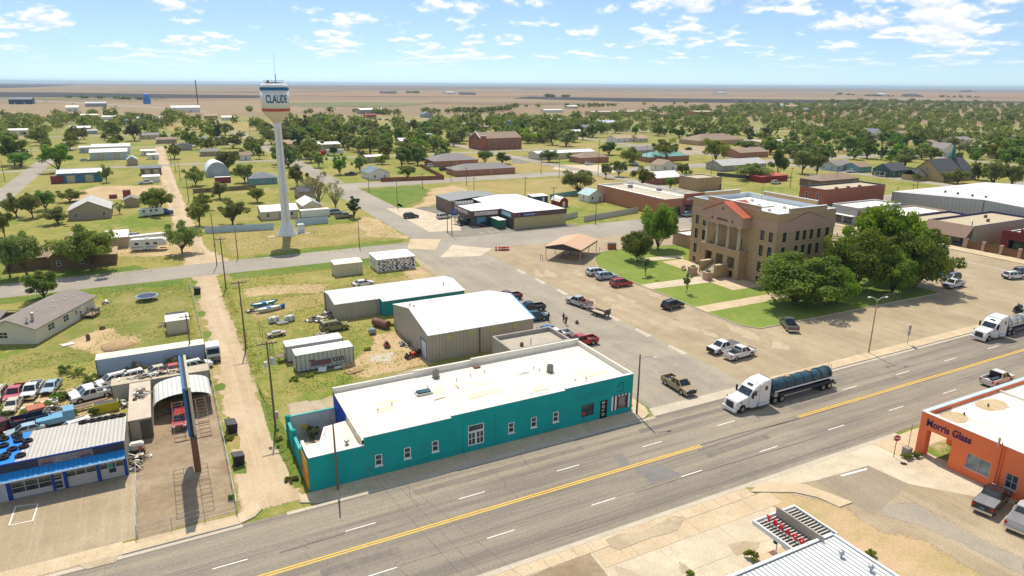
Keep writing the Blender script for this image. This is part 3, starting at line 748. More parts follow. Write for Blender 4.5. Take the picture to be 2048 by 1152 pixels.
def roof_on(t,L,D,h,kind,rise,mat,ov=.35,th=.14):
 mb=MB()
 if kind=='gx':
  s=rise/(D/2);e=h-ov*s+th;r=h+rise+th
  slab_roof(mb,[(-ov,-ov,e),(L+ov,-ov,e),(L+ov,D/2,r),(-ov,D/2,r)],th)
  slab_roof(mb,[(L+ov,D+ov,e),(-ov,D+ov,e),(-ov,D/2+.001,r),(L+ov,D/2+.001,r)],th)
 elif kind=='gy':
  s=rise/(L/2);e=h-ov*s+th;r=h+rise+th
  slab_roof(mb,[(-ov,D+ov,e),(-ov,-ov,e),(L/2,-ov,r),(L/2,D+ov,r)],th)
  slab_roof(mb,[(L+ov,-ov,e),(L+ov,D+ov,e),(L/2+.001,D+ov,r),(L/2+.001,-ov,r)],th)
 elif kind=='hip':
  m=min(L,D)/2;s=rise/m;e=h-ov*s+th;r=h+rise+th
  if L >= D: A,B=(m,D/2,r),(L-m,D/2,r)
  else: A,B=(L/2,m,r),(L/2,D-m,r)
  c=[(-ov,-ov,e),(L+ov,-ov,e),(L+ov,D+ov,e),(-ov,D+ov,e)]
  if L >= D:
   for q in ([c[0],c[1],B,A],[c[1],c[2],B],[c[2],c[3],A,B],[c[3],c[0],A]): mb.poly(q)
  else:
   for q in ([c[0],c[1],A],[c[1],c[2],B,A],[c[2],c[3],B],[c[3],c[0],A,B]): mb.poly(q)
  mb.poly([(p[0],p[1],p[2]-.02) for p in reversed(c)])
 elif kind=='shed':
  slab_roof(mb,[(-ov,-ov,h+th),(L+ov,-ov,h+th),(L+ov,D+ov,h+rise+th),(-ov,D+ov,h+rise+th)],th)
 elif kind=='shedf':
  slab_roof(mb,[(-ov,-ov,h+rise+th),(L+ov,-ov,h+rise+th),(L+ov,D+ov,h+th),(-ov,D+ov,h+th)],th)
 return mb.build('roof',mat,t)
def walls_on(t,L,D,h,kind,rise,mat,holes,rev=.16):
 mb=MB()
 for f in 'frbl':
  o,d,ln,rz=FACES[f](L,D);wall_face(mb,o,d,ln,h,holes.get(f,[]),rev)
 if kind=='gx': mb.poly([(L,0,h),(L,D,h),(L,D/2,h+rise)]);mb.poly([(0,D,h),(0,0,h),(0,D/2,h+rise)])
 if kind=='gy': mb.poly([(0,0,h),(L,0,h),(L/2,0,h+rise)]);mb.poly([(L,D,h),(0,D,h),(L/2,D,h+rise)])
 if kind=='shed': mb.poly([(L,D,h),(0,D,h),(0,D,h+rise),(L,D,h+rise)]);mb.poly([(L,0,h),(L,D,h),(L,D,h+rise)]);mb.poly([(0,D,h),(0,0,h),(0,D,h+rise)])
 if kind=='shedf': mb.poly([(0,0,h),(L,0,h),(L,0,h+rise),(0,0,h+rise)]);mb.poly([(L,0,h),(L,D,h),(L,0,h+rise)]);mb.poly([(0,D,h),(0,0,h),(0,0,h+rise)])
 return mb.build('wall',mat,t)
def flat_on(t,L,D,h,wallm,roofm,drop_=.7,th=.25,cap=None):
 "flat roof below a parapet; the parapet's inner faces belong to the roof"
 z=h-drop_
 MB().poly([(th,th,z),(L-th,th,z),(L-th,D-th,z),(th,D-th,z)]).build('roof',roofm,t)
 mb=MB()
 for (a,b) in (((th,th),(L-th,th)),((L-th,th),(L-th,D-th)),((L-th,D-th),(th,D-th)),((th,D-th),(th,th))):
  mb.poly([(b[0],b[1],z),(a[0],a[1],z),(a[0],a[1],h),(b[0],b[1],h)])
 mb.build('parapet',wallm if cap is None else cap,t)
 c=MB();o=.05
 c.box(-o,L+o,-o,th+o,h,h+.06);c.box(-o,L+o,D-th-o,D+o,h,h+.06);c.box(-o,th+o,th+o+.002,D-th-o-.002,h,h+.058);c.box(L-th-o,L+o,th+o+.002,D-th-o-.002,h,h+.058)
 c.build('parapet_cap',cap or WHITE,t)
def openings(t,L,D,spec,rev=.16,frame=None,pane=None):
 """spec: list of (face, u, z, w, h, kind); returns the holes per face and builds what fills them"""
 holes={}
 for s in spec:
  f,u,z,w,h,kind=s[:6]
  o,d,ln,rz=FACES[f](L,D);n=Vector((-d.y,d.x))
  holes.setdefault(f,[]).append((u,z,w,h))
  p=o+d*u+n*(rev*.25)
  if kind=='hole': continue
  if kind.startswith('door'):
   m=s[6] if len(s)>6 else MATS.get('door_paint') or M('door_paint',(.35,.33,.30),.6)
   dm=MB().box(0,w,0,.06,0,h).build('door',m,t,loc=(p.x,p.y,z),rz=rz)
   MB().box(w*.82,w*.9,-.05,0,h*.46,h*.5).build('handle',TRIM_D,dm)
  elif kind.startswith('garage'):
   m=s[6] if len(s)>6 else WHITE
   g=thing_part('garage_door',t,(p.x,p.y,z),rz)
   k=max(3,round(h/.55))
   for i in range(k): put('door_panel',cached(('gp',round(w,2),round(h/k,3),m.name),lambda: MB().box(0,w,.0,.05,.012,h/k-.012).mesh('door_panel',m)),g,(0,0,i*h/k))
   MB().box(0,w,.05,.07,0,h).build('door_backing',TRIM_D,g)
  else:
   bars=(2,2) if kind=='win2' else (1,2) if kind=='win' else (1,1) if kind=='fix' else (3,1)
   window(t,(p.x,p.y,z),rz,w,h,s[6] if len(s)>6 and s[6] else frame,s[7] if len(s)>7 else pane,bars,dep=max(.06,rev*.6))
 return holes
CACHE={}
def cached(k,fn):
 if k not in CACHE: CACHE[k]=fn()
 return CACHE[k]
def thing_part(name,parent,loc,rz=0.):
 o=bpy.data.objects.new(name,None);C.objects.link(o);o.parent=parent;o.location=loc;o.rotation_euler=(0,0,rz);o.empty_display_size=.2
 return o
def auto_open(L,D,h,dense=3.2,door=True):
 s=[];wz=.95 if h<3.4 else 1.1;wh=min(1.25,h-wz-.45)
 k=max(1,int(L/dense))
 for i in range(k):
  u=(i+.5)*L/k-.5
  if door and i==k // 2: s.append(('f',u,.02,.95,2.05,'door'))
  else: s.append(('f',u,wz,1.0,wh,'win'))
 for f in 'lr':
  k=max(1,int(D/(dense*1.3)))
  for i in range(k): s.append((f,(i+.5)*D/k-.45,wz,.9,wh,'win'))
 return s
def build(name,label,cat,A,B,depth,h,kind,rise,wallm,roofm,spec=None,group=None,ov=.35,frame=None,snap=True,drop_=.7,cap=None,pane=None):
 if snap:
  ym=(A[1]+B[1])/2;A,B=(A[0],ym),(B[0],ym)
 L=math.hypot(B[0]-A[0],B[1]-A[1]);rz=math.atan2(B[1]-A[1],B[0]-A[0])
 t=thing(name,label,cat,A,rz,group)
 if spec is None: spec=auto_open(L,depth,h)
 holes=openings(t,L,depth,spec,frame=frame,pane=pane)
 walls_on(t,L,depth,h,kind,rise,wallm,holes)
 if kind=='flat': flat_on(t,L,depth,h,wallm,roofm,drop_,cap=cap)
 else: roof_on(t,L,depth,h,kind,rise,roofm,ov)
 t['L']=L;t['D']=depth
 return t
# ---- palette
TEAL=M('teal_stucco',(.006,.335,.315),.8,.12,.35,bump=.012,fine=10,dirt=((.03,.25,.24),.56,.55))
TPO=M('cream_roof_membrane',(.80,.725,.61),.8,.09,.22,dirt=((.58,.44,.28),.62,.5),fine=2.)
WHITE_MEMB=M('white_roof_membrane',(.80,.78,.73),.8,.06,.3,dirt=((.5,.45,.38),.66,.4),fine=2.)
MET_W=M('white_metal_roof',(.84,.84,.82),.45,.05,.3,rib=(0,.9))
MET_WY=M('white_metal_roof_y',(.84,.84,.82),.45,.05,.3,rib=(1,.9))
MET_G=M('grey_metal_roof',(.50,.50,.47),.5,.10,.4,rib=(0,.45))
MET_B=M('pale_blue_metal_roof',(.55,.62,.66),.5,.08,.3,rib=(0,.9))
MET_T=M('tan_metal_siding',(.46,.375,.285),.55,.10,.4,rib=(0,.6))
MET_TY=M('tan_metal_siding_y',(.46,.375,.285),.55,.10,.4,rib=(1,.6))
SH_GREY=M('grey_shingles',(.26,.24,.23),.9,.16,.7,bump=.02,fine=5)
SH_BROWN=M('brown_shingles',(.30,.225,.165),.9,.16,.7,bump=.02,fine=5)
SH_DARK=M('charcoal_shingles',(.095,.098,.11),.9,.16,.7,bump=.02,fine=5)
SH_BLUE=M('blue_grey_shingles',(.20,.225,.26),.9,.16,.7,bump=.02,fine=5)
SH_RED=M('red_metal_roof',(.45,.11,.07),.7,.12)
SH_TEAL=M('teal_metal_roof',(.16,.36,.34),.6,.12,rib=(0,.6))
W_CREAM=M('cream_siding',(.60,.52,.38),.8,.08);W_WHITE=M('white_siding',(.74,.72,.66),.75,.07)
W_TAN=M('tan_siding',(.38,.315,.22),.85,.10);W_GREY=M('grey_siding',(.36,.35,.33),.8,.10)
BRICK_R=M('red_brick',(.33,.12,.075),.9,.20,1.5,bump=.02,fine=9);BRICK_T=M('tan_brick',(.44,.305,.168),.9,.14,1.2,bump=.02,fine=9)
BRICK_O=M('orange_brick',(.42,.19,.11),.9,.18,1.2,bump=.02,fine=9);BRICK_P=M('pink_brick',(.47,.305,.23),.9,.12,1.2,bump=.02,fine=9)
W_BLUE=M('blue_metal_siding',(.07,.19,.30),.6,.15,rib=(0,.6));W_GREEN=M('dark_green_siding',(.07,.15,.13),.75,.1)
ORANGE=M('orange_paint',(.85,.20,.075),.75,.08,.5,bump=.012,fine=12,dirt=((.8,.45,.33),.70,.5))
STONE=M('cream_stone',(.52,.42,.28),.85,.1,1.2,bump=.02)
BLUE=M('blue_paint',(.01,.06,.30),.6,.10)
LTBLUE=M('bright_blue_metal',(.012,.25,.62),.45,.12,.6,rib=(0,.45))
STEEL=M('galvanised_steel',(.42,.43,.43),.4,.15,2.,metal=.6);DARKST=M('dark_steel',(.07,.065,.06),.55,.2)
WOOD=M('weathered_wood',(.26,.19,.125),.9,.22,2.);WOOD_R=M('red_brown_wood',(.24,.11,.06),.9,.2,2.)
POLE=M('pole_wood',(.19,.125,.08),.9,.2,3.)
RUST=M('rusty_steel',(.19,.11,.075),.85,.3,1.5)
BLACK=M('black_plastic',(.022,.022,.024),.5,.2)
RUBBER=M('tyre_rubber',(.018,.018,.018),.85,.2)
# ---- teal corner building on the highway
def teal_building():
 t=thing('corner_store','long low teal stucco building with cream flat roof beside the highway','building',(10.5,67.3,0))
 X=lambda x: x-10.5
 L=42.8;D=13.9
 # front wall: stepped top
 steps=[(0,X(16.6),4.2),(X(16.6),X(27.0),5.15),(X(27.0),X(42.6),5.4),(X(42.6),L,5.6)]
 wins=[(X(a),1.3,.82,1.4) for a in (17.7,21.1,24.5,34.5,37.7,40.9)]
 dbl=(X(29.1),.9,2.1,2.7);dark=(X(45.2),1.0,1.9,1.7);door=(X(48.1),.02,1.15,2.7);pic=(X(51.0),.95,1.4,1.75)
 holes=wins+[dbl,dark,door,pic]
 mb=MB()
 for a,b,h in steps:
  hs=[(u-a,z,w,hh) for u,z,w,hh in holes if a <= u<b]
  wall_face(mb,Vector((a,0)),Vector((1,0)),b-a,h,hs,.22)
  th=.3
  mb.poly([(b,th,h-1.0),(a,th,h-1.0),(a,th,h),(b,th,h)])
 # step returns
 for (x,z0,z1) in ((X(16.6),4.2,5.15),(X(27.0),5.15,5.4),(X(42.6),5.4,5.6)):
  mb.poly([(x,.3,z0),(x,0,z0),(x,0,z1),(x,.3,z1)])
 mb.poly([(L,0,0),(L,D,0),(L,D,5.7),(L,0,5.6)])
 mb.poly([(L,D,0),(X(16.4),D,0),(X(16.4),D,5.5),(L,D,5.7)])
 mb.poly([(0,4.0,0),(0,0,0),(0,0,4.2),(0,4.0,4.2)])
 mb.build('wall',TEAL,t)
 MB().poly([(X(16.4),D,0),(X(16.4),7.2,0),(X(16.4),7.2,4.75),(X(16.4),D,4.9)]).build('blue_back_wall',M('cobalt_wall',(.004,.06,.42),.7,.12),t)
 MB().poly([(X(16.4),7.2,3.6),(X(16.4),0.3,3.9),(X(16.4),.3,5.0),(X(16.4),3.2,4.55),(X(16.4),4.2,4.8),(X(16.4),7.2,4.75)]).build('upper_step_wall',M('cream_stucco',(.66,.58,.45),.85,.1),t)
 # roofs
 MB().poly([(X(16.4),.3,4.72),(L-.3,.3,4.95),(L-.3,D-.3,5.05),(X(16.4),D-.3,4.85)]).build('roof',TPO,t)
 MB().poly([(0.25,.3,3.62),(X(16.4),.3,3.85),(X(16.4),7.4,3.85),(3.2,7.2,3.75),(2.0,4.0,3.66),(.25,4.0,3.62)]).build('lower_roof',TPO,t)
 m=MB()
 m.box(0,L,0+.302,.36,3.2,3.3)
 # parapets
 pm=M('parapet_white',(.70,.66,.58),.8,.1,dirt=((.4,.36,.3),.6,.5))
 pb=MB()
 pts=[(X(16.4),5.5),(X(27.2),5.5),(X(27.2),5.75),(X(35.6),5.75),(X(35.6),5.95),(L,5.95)]
 for i in range(0,6,2): pb.box(pts[i][0],pts[i+1][0],D-.36,D+.02,4.6,pts[i][1])
 pb.box(L-.32,L+.02,.31,D-.37,4.6,5.72)
 pb.build('parapet',pm,t)
 cb=MB()
 for a,b,h in steps: cb.box(a,b,-.05,.34,h,h+.07)
 cb.box(-.05,.3,.345,4.1,4.2,4.27)
 cb.build('parapet_cap',M('cap_white',(.80,.80,.78),.6,.06),t)
 # windows
 for u,z,w,h in wins:
  wn=window(t,(u,.05,z),0,w,h,bars=(1,2),fw=.10,dep=.14,sill=True)
 d=thing_part('double_window',t,(dbl[0],.05,dbl[1]))
 window(d,(0,0,0),0,1.02,1.75,bars=(2,2),fw=.10,dep=.14);window(d,(1.06,0,0),0,1.04,1.75,bars=(2,2),fw=.10,dep=.14);window(d,(0,0,1.8),0,2.1,.9,bars=(1,1),fw=.09,dep=.14,name='transom')
 w=window(t,(dark[0],.08,dark[1]),0,dark[2],dark[3],frame=TRIM_D,bars=(1,1),fw=.08)
 MB().lathe([(.02,.25),(.22,.28),(.30,.45),(.2,.62),(.02,.68)],10,(.35,.02)).build('red_display',M('display_red',(.6,.03,.05),.5),w,smooth=True)
 dr=MB().box(0,door[2],-.02,.06,0,door[3]).build('door',M('sign_black',(.012,.012,.016),.5),t,loc=(door[0],.06,door[1]))
 for i,ch in enumerate('BOLD'):
  lettering(ch,.62,M('sign_white',(.82,.82,.82),.5),dr,(.52,-.03,2.35-i*.58),rot=(R(90),R(90),0))
 pw=window(t,(pic[0],.06,pic[1]),0,pic[2],pic[3],frame=M('red_frame',(.35,.03,.04),.5),pane=PANE_L,bars=(1,1),fw=.12)
 lettering('//',.9,M('gold_paint',(.6,.42,.12),.5),pw,(.7,.04,.85))
 aw=thing_part('striped_panel',t,(X(49.9),-.04,.85))
 for i in range(11):
  if 4 <= i <= 8: 
   MB().box(i*.27,i*.27+.27,0,.04,1.90,2.1).build('stripe',WHITE if i % 2==0 else TRIM_D,aw);continue
  MB().box(i*.27,i*.27+.27,0,.04,0,2.1).build('stripe',WHITE if i % 2==0 else TRIM_D,aw)
 TD=M('dark_teal_paint',(.003,.12,.12),.8)
 for x in (X(28.4),X(32.6)): MB().box(x,x+.035,-.012,-.001,.1,4.3).build('wall_joint',TD,t)
 for x,z,a,b in ((20.2,.3,9,.5),(36,.25,6,.35),(44.5,3.4,5,1.)): MB().box(X(x),X(x)+a,-.006,-.001,z,z+b).build('repainted_patch',M('repaint_teal',(.01,.30,.275),.85,.15),t)
 em=MB()
 em.tube([(0,0,0),(.75,0,0),(.75,0,1.25),(.45,0,1.25)],.05,5)
 em.tube([(.02+.0,0,.55),(.03,0,.85),(.12,0,1.08),(.32,0,1.2),(.5,0,1.24)],.05,5)
 em.build('wall_emblem',TD,t,loc=(X(50.9),-.01,3.5))
 # roof gear
 def condenser(x,y,z,lab):
  o=thing_part(lab,t,(x,y,z))
  MB().lathe([(.45,0),(.47,.1),(.47,.85),(.42,.95)],16).build('condenser_case',M('condenser_grey',(.22,.22,.20),.6,.2),o,smooth=False)
  MB().lathe([(.36,.955),(.30,.99),(.1,1.0)],14).build('fan_grille',DARKST,o)
  MB().box(-.6,.6,-.08,.08,-.12,0).box(-.08,.08,-.6,.6,-.11,.001).build('stand',DARKST,o)
 condenser(X(29.8),12.2,5.0,'air_conditioner');condenser(X(44.4),6.9,5.0,'air_conditioner')
 sk=thing_part('skylight',t,(X(26.6),8.3,4.82));MB().box(-1.05,1.05,-.62,.62,0,.28).build('kerb_box',STEEL,sk);MB().box(-.85,.85,-.42,.42,.28,.46).build('skylight_glass',glass('skylight_glass',(.03,.07,.08)),sk)
 hd=thing_part('roof_hatch',t,(X(41.0),8.4,4.9));MB().prism([(-.8,-.6),(.8,-.6),(.8,.6),(-.8,.6)],0,.12).build('hatch_curb',pm,hd);MB().lathe([(.82,.12),(.6,.26),(.1,.36)],4).build('hatch_dome',WHITE_MEMB,hd,rz=R(45))
 vent=MB().cyl((0,0,0),(0,0,.5),.07,n=8).lathe([(.16,.5),(.16,.6),(.02,.68)],10)
 for (x,y,z) in ((X(20),6.1,4.78),(X(22),6.9,4.78),(X(25.7),8.4,4.8),(X(27.6),9.4,4.8),(X(42.8),8.6,4.95),(X(43.1),7.6,4.95),(X(47.2),2.2,4.98),(X(36.2),10.6,4.9),(X(34),10.2,4.9),(X(31.8),9.8,4.9)):
  put('vent_pipe',cached('vp',lambda: vent.mesh('vent_pipe',DARKST)),t,(x,y,z)).scale=(.6,.6,.6)
 MB().cyl((0,0,0),(0,0,.45),.16,n=10).lathe([(.26,.4),(.3,.55),(.22,.68),(.03,.72)],12).build('turbine_vent',STEEL,t,loc=(4.6,1.9,3.7))
 MB().box(-.45,.45,-.3,.3,0,.22).build('rusty_box',RUST,t,loc=(X(36.0),12.6,4.95))
 for k in range(13):
  rr=random.Random(60+k);x,y,a,b=rr.uniform(1,L-10),rr.uniform(1.2,D-2),rr.uniform(1.5,4.5),rr.uniform(.6,2.);patch('pond_mark',[(X(16.8)+x,y),(X(16.8)+x+a,y+rr.uniform(-.3,.3)),(X(16.8)+x+a*.8,y+b),(X(16.8)+x+a*.1,y+b*.8)],groundmat('pond_dust',((.75,.66,.53),(.78,.70,.575),(.72,.61,.47)),(.5,2.,9.),ragged=True),4.80+x*.0055+.0012*k,1.2,.2,.8,parent=t) if X(16.8)+x+a<L-.6 else None
 for s in (((27.9,73.2),1.6,.25,.2),((31.2,75.4),.25,1.2,.1),((30.5,79.6),.9,.5,.3),((46,70.3),.4,.25,0)):
  (x,y),a,b,rz=s
  patch('roof_stain',[(X(x)-a/2,y-67.3-b/2),(X(x)+a/2,y-67.3-b/2+rz),(X(x)+a/2,y-67.3+b/2+rz),(X(x)-a/2,y-67.3+b/2)],groundmat('rust_stain',((.50,.33,.17),(.58,.42,.25)),(.5,2.,9.),ragged=True),4.82+(x-16.6)/42.8*.26+.01,.4,.1,.6,parent=t)
 for k in range(12): sheet('roof_seam',rect(X(17.5)+k*2.95,X(17.5)+k*2.95+.05,.32,D-.38),M('seam_grey',(.62,.56,.47),.8,.1),4.745+(k*2.95+1.)*.0061+.03+.0002*k,t) if k != 3 else None
 # courtyard and its walls
 cy=thing_part('courtyard',t,(0,0,0))
 sheet('courtyard_floor',rect(.2,X(16.3),4.1,13.0),M('courtyard_paving',(.5,.42,.31),.9,.12),.05,cy)
 WT=M('white_teal_wall',(.55,.60,.60),.8,.08)
 wl=MB();wl.box(.0,X(16.3),13.0,13.25,0,3.0);wl.build('courtyard_wall',WT,cy)
 MB().box(.0,X(16.3),12.97,13.28,3.0,3.08).build('wall_cap',M('teal_cap',(.05,.42,.40),.7),cy)
 for y0,y1,h in ((9.2,12.6,2.6),(4.3,8.6,2.6)): MB().box(-.1,.15,y0,y1,0,h).build('courtyard_wall',TEAL,cy);MB().box(-.14,.19,y0-.02,y1+.02,h,h+.07).build('wall_cap',MATS['teal_cap'],cy)
 for y in (12.95,8.9,4.15): MB().box(-.25,.25,y-.25,y+.25,0,3.2).lathe([(.34,3.2),(.34,3.32),(.05,3.4)],4,(0,y)).build('gate_post',TEAL,cy)
 MB().box(-.16,-.02,.3,3.6,.2,3.6).build('mural_panel',M('mural_yellow',(.62,.40,.05),.7,.25,.7,dirt=((.55,.08,.03),.48,.9)),t)
 st=thing_part('stair',cy,(3.4,4.2,0))
 for i in range(8): MB().box(-.5,.5,2.6-i*.28,2.9-i*.28,.4+i*.38,.45+i*.38).build('tread',DARKST,st)
 MB().tube([(-.5,2.9,.4),(-.5,.6,3.6)],.05,5).tube([(.5,2.9,.4),(.5,.6,3.6)],.05,5).tube([(-.5,2.9,1.3),(-.5,.6,4.5)],.04,5).build('stair_rail',DARKST,st)
 MB().box(1.5,2.3,12.86,12.99,1.0,1.7).build('wall_plaque',M('plaque_yellow',(.6,.5,.1),.6,.5,3.),cy)
 sg=thing_part('side_planting',t,(L+.25,2.2,0))
 return t
teal=teal_building()
# ---- tan metal building with white gable roof
def metal_building():
 A,L,D,h,rise=(34.8,95.8),19.0,17.8,4.5,1.9
 t=thing('metal_building','tan ribbed metal building with broad white gable roof behind the teal store','building',A)
 t.location.z=0
 spec=[('l',D-3.6,.02,2.6,3.0,'hole'),('l',D-5.3,.02,.95,2.1,'door',M('tan_door',(.42,.36,.28),.6))]
 holes=openings(t,L,D,spec)
 for f in 'fb': mb=MB();o,d,ln,rz=FACES[f](L,D);wall_face(mb,o,d,ln,h,[]);mb.build('wall',MET_T,t)
 for f,g in (('l',[(0,D,h),(0,0,h),(0,D/2,h+rise)]),('r',[(L,0,h),(L,D,h),(L,D/2,h+rise)])):
  mb=MB();o,d,ln,rz=FACES[f](L,D);wall_face(mb,o,d,ln,h,holes.get(f,[]));mb.poly(g);mb.build('end_wall',M('grey_tan_siding',(.43,.39,.32),.55,.1,.4,rib=(1,.6)),t)
 roof_on(t,L,D,h,'gx',rise,MET_W,.12,.1)
 g=thing_part('garage_door',t,(.05,3.6,0),R(-90))
 for i in range(6): MB().box(.12,2.48,.0,.05,i*.48+.01,i*.48+.47).build('door_panel',M('pale_blue_panel',(.62,.66,.70),.6,.05),g)
 MB().box(-.12,.12,-.06,.06,0,3.1).box(2.48,2.72,-.06,.06,0,3.1).box(-.12,2.72,-.06,.062,2.95,3.2).build('door_frame',BLUE,g)
 for x,m in ((8.9,.14),): MB().cyl((x,-.12,0),(x,-.12,h-.1),.11,n=6).build('downpipe',M('downpipe_brown',(.16,.10,.07),.6),t)
 for x in (3.2,6.9,11.2,15.1): MB().box(x,x+1.0,-.03,-.005,3.2,4.2).build('skylight_panel',M('yellow_fibreglass',(.46,.42,.17),.5),t)
 for (y,z) in ((10.2,1.7),(9.3,1.6)): MB().cyl((1.0 if y<10 else .6,y,h+z-.4),(1.0 if y<10 else .6,y,h+z+.5),.09,n=8).lathe([(.17,h+z+.5),(.17,h+z+.6),(.02,h+z+.64)],8,(1.0 if y<10 else .6,y)).build('flue',RUST,t)
 MB().box(L+.02,L+.12,-.1,D/2,h+.02,h+.12).build('blue_gutter',LTBLUE,t) if False else None
 mb=MB();s=rise/(D/2)
 slab_roof(mb,[(L+.12,-.14,h+.14-.03),(L+.34,-.14,h+.11),(L+.34,D/2,h+rise+.12),(L+.12,D/2,h+rise+.14)],.22);mb.build('rake_trim',M('sky_blue_trim',(.05,.33,.62),.5),t)
 return t
metal_building()
def shed_long():
 t=thing('long_shed','long low shed with pale grey-white metal roof and teal end section','shed',(26.3,122.4))
 L,D,h=25.6,9.4,3.1
 mb=MB();o,d,ln,rz=FACES['f'](L,D);wall_face(mb,o,d,8.6,h,[]);mb.poly([(0,D,0),(0,0,0),(0,0,h),(0,D/2,h+.7),(0,D,h)][::1]);mb.poly([(L,D,0),(0,D,0),(0,D,h),(L,D,h)])
 mb.build('wall',M('tan_shed_siding',(.42,.39,.31),.6,.1,.4,rib=(0,.5)),t)
 mb=MB();mb.poly([(8.6,0,0),(8.6,-1.5,0),(8.6,-1.5,h),(8.6,0,h)]);mb.poly([(8.6,-1.5,0),(L,-1.5,0),(L,-1.5,h-.15),(8.6,-1.5,h-.15)]);mb.poly([(L,-1.5,0),(L,D,0),(L,D,h),(L,D/2,h+.7),(L,-1.5,h-.2)])
 mb.build('teal_wall',M('teal_metal_siding',(.02,.27,.31),.6,.1,.4,rib=(0,.5)),t)
 roof_on(t,L,D,h,'gx',.7,M('grey_white_metal_roof',(.66,.67,.66),.5,.06,.3,rib=(0,.7)),.15,.1)
 mb=MB();slab_roof(mb,[(8.6,-1.75,h-.08),(L+.15,-1.75,h-.08),(L+.15,-.16,h+.12),(8.6,-.16,h+.12)],.09);mb.build('eave_roof',MATS['grey_white_metal_roof'],t)
 MB().cyl((22.5,2,h+.3),(22.5,2,h+.95),.07,n=6).build('flue',DARKST,t)
 MB().cyl((-.5,D*.6,0),(-.5,D*.6,4.2),.08,n=6).build('post',RUST,t)
shed_long()
def lean_to():
 t=thing('flat_lean_to','small flat roofed annex between the teal store and the tan metal building','annex',(44.4,85.8))
 L,D,h=10.6,6.6,3.9
 walls_on(t,L,D,h,'flat',0,M('grey_stucco',(.40,.36,.3),.85,.1),{});flat_on(t,L,D,h,M('grey_stucco'),M('grey_gravel_roof',(.45,.40,.33),.9,.15,.6),.6,cap=M('annex_cap',(.36,.33,.29),.8))
 MB().lathe([(.3,0),(.3,.55),(.1,.7)],10).build('roof_fan',RUST,t,loc=(3.0,2.2,3.3));MB().cyl((4.3,1.6,3.5),(4.3,1.6,4.6),.06,n=6).build('vent_pipe',DARKST,t)
lean_to()
# ---- two sheds on the grass and the two parked box trailers
w1=build('storage_shed','plain cream metal storage shed on the grass left of the painted shed','shed',(33.4,152.7),(39.9,152.7),3.6,2.75,'shed',.25,M('cream_metal',(.60,.54,.37),.6,.06,rib=(0,.6)),M('cream_roof',(.78,.74,.60),.6,.06),[],ov=.1)
def mural_shed():
 t=thing('painted_shed','white shed painted with black leaf pattern beside the second street','shed',(43.3,152.3))
 L,D,h=9.3,6.6,2.9
 mb=MB();wall_face(mb,Vector((0,0)),Vector((1,0)),L,h,[])
 walls_on(t,L,D,h,'shed',.25,W_WHITE,{});roof_on(t,L,D,h,'shed',.25,WHITE_MEMB,.15)
 leafm=M('mural_black',(.02,.02,.028),.7);pur=M('mural_purple',(.13,.05,.15),.7)
 lf=MB().poly([(-.5,0,0),(-.2,0,-.13),(.2,0,-.11),(.5,0,0),(.15,0,.14),(-.25,0,.12)])
 me=lf.mesh('mural_leaf',leafm);rnd=random.Random(4)
 for i in range(9):
  for j in range(7):
   o=put('mural_leaf',me,t,(.45+i*1.02+rnd.uniform(-.2,.2)+(j % 2)*.4,-.012-.0004*((i*7+j) % 9),.28+j*.38+rnd.uniform(-.1,.1)),mat=pur if rnd.random()<.16 else None)
   if o.location.x>L-.5: o.location.x=L-.5
   o.rotation_euler=(0,rnd.uniform(-1.3,1.3),0);s=rnd.uniform(.6,1.15);o.scale=(s*.85,1,s*1.25)
 mw=MB().poly([(0,0,0),(0,0,0),(0,0,0)])
 for u in (1.2,3.6): window(t,(-.02,D-u,1.1),R(-90),.8,.9,frame=TRIM_D)
 MB().cyl((4.2,3,h+.1),(4.2,3,h+.55),.1,n=8).build('vent_pipe',STEEL,t)
mural_shed()
def box_trailer(name,label,loc,L,D,h,side,roofm,ribs,post=RUST,gap=.0):
 t=thing(name,label,'trailer',loc)
 MB().box(0,L,0,D,.25+gap,h-.02).build('body',side,t);MB().box(-.03,L+.03,-.03,D+.03,h-.02,h+.06).build('roof',roofm,t)
 MB().box(.1,L-.1,.1,D-.1,0,.26+gap).build('underframe',DARKST,t)
 for i in range(ribs+1):
  if ribs: put('side_post',cached(('sp',h),lambda: MB().box(-.035,.035,-.035,.0,.25,h-.02).mesh('side_post',post)),t,(i*L/ribs,0,0))
 for x in (0,L): MB().box(x-.05,x+.05,-.05,.06,.2,h).build('corner_post',DARKST,t)
 return t
tr1=box_trailer('box_trailer','old white box trailer with faded lettering and pallets against its side',(15.2,100.6),8.8,2.9,2.9,M('trailer_white',(.50,.50,.46),.6,.12,.6,dirt=((.3,.22,.15),.6,.5)),WHITE_MEMB,13)
lettering('Trans',1.35,M('faded_red_print',(.30,.06,.045),.7,.4,2.),tr1,(3.6,-.05,1.3),bold=.03,name='faded_lettering',stretch=(1.1,1,1));lettering('con',1.35,M('faded_black_print',(.04,.04,.045),.7,.3,2.),tr1,(6.4,-.05,1.42),bold=.02,name='faded_lettering',stretch=(.9,1,1))
MB().box(2.2,5.2,-.044,-.038,.75,1.65).build('faded_panel',M('faded_blue_panel',(.12,.17,.26),.7,.4,2.),tr1)
tr2=box_trailer('box_trailer','plain grey-white box trailer standing behind the lettered one',(14.6,105.4),8.9,2.8,2.75,M('trailer_grey',(.44,.47,.46),.6,.1,.6),WHITE_MEMB,0)
MB().box(-1.3,-.1,.6,2.2,.9,1.0).build('loading_step',WOOD,tr2);MB().cyl((-1.1,.7,0),(-1.1,.7,.9),.05,n=5).cyl((-1.1,2.1,0),(-1.1,2.1,.9),.05,n=5).build('step_leg',WOOD,tr2)
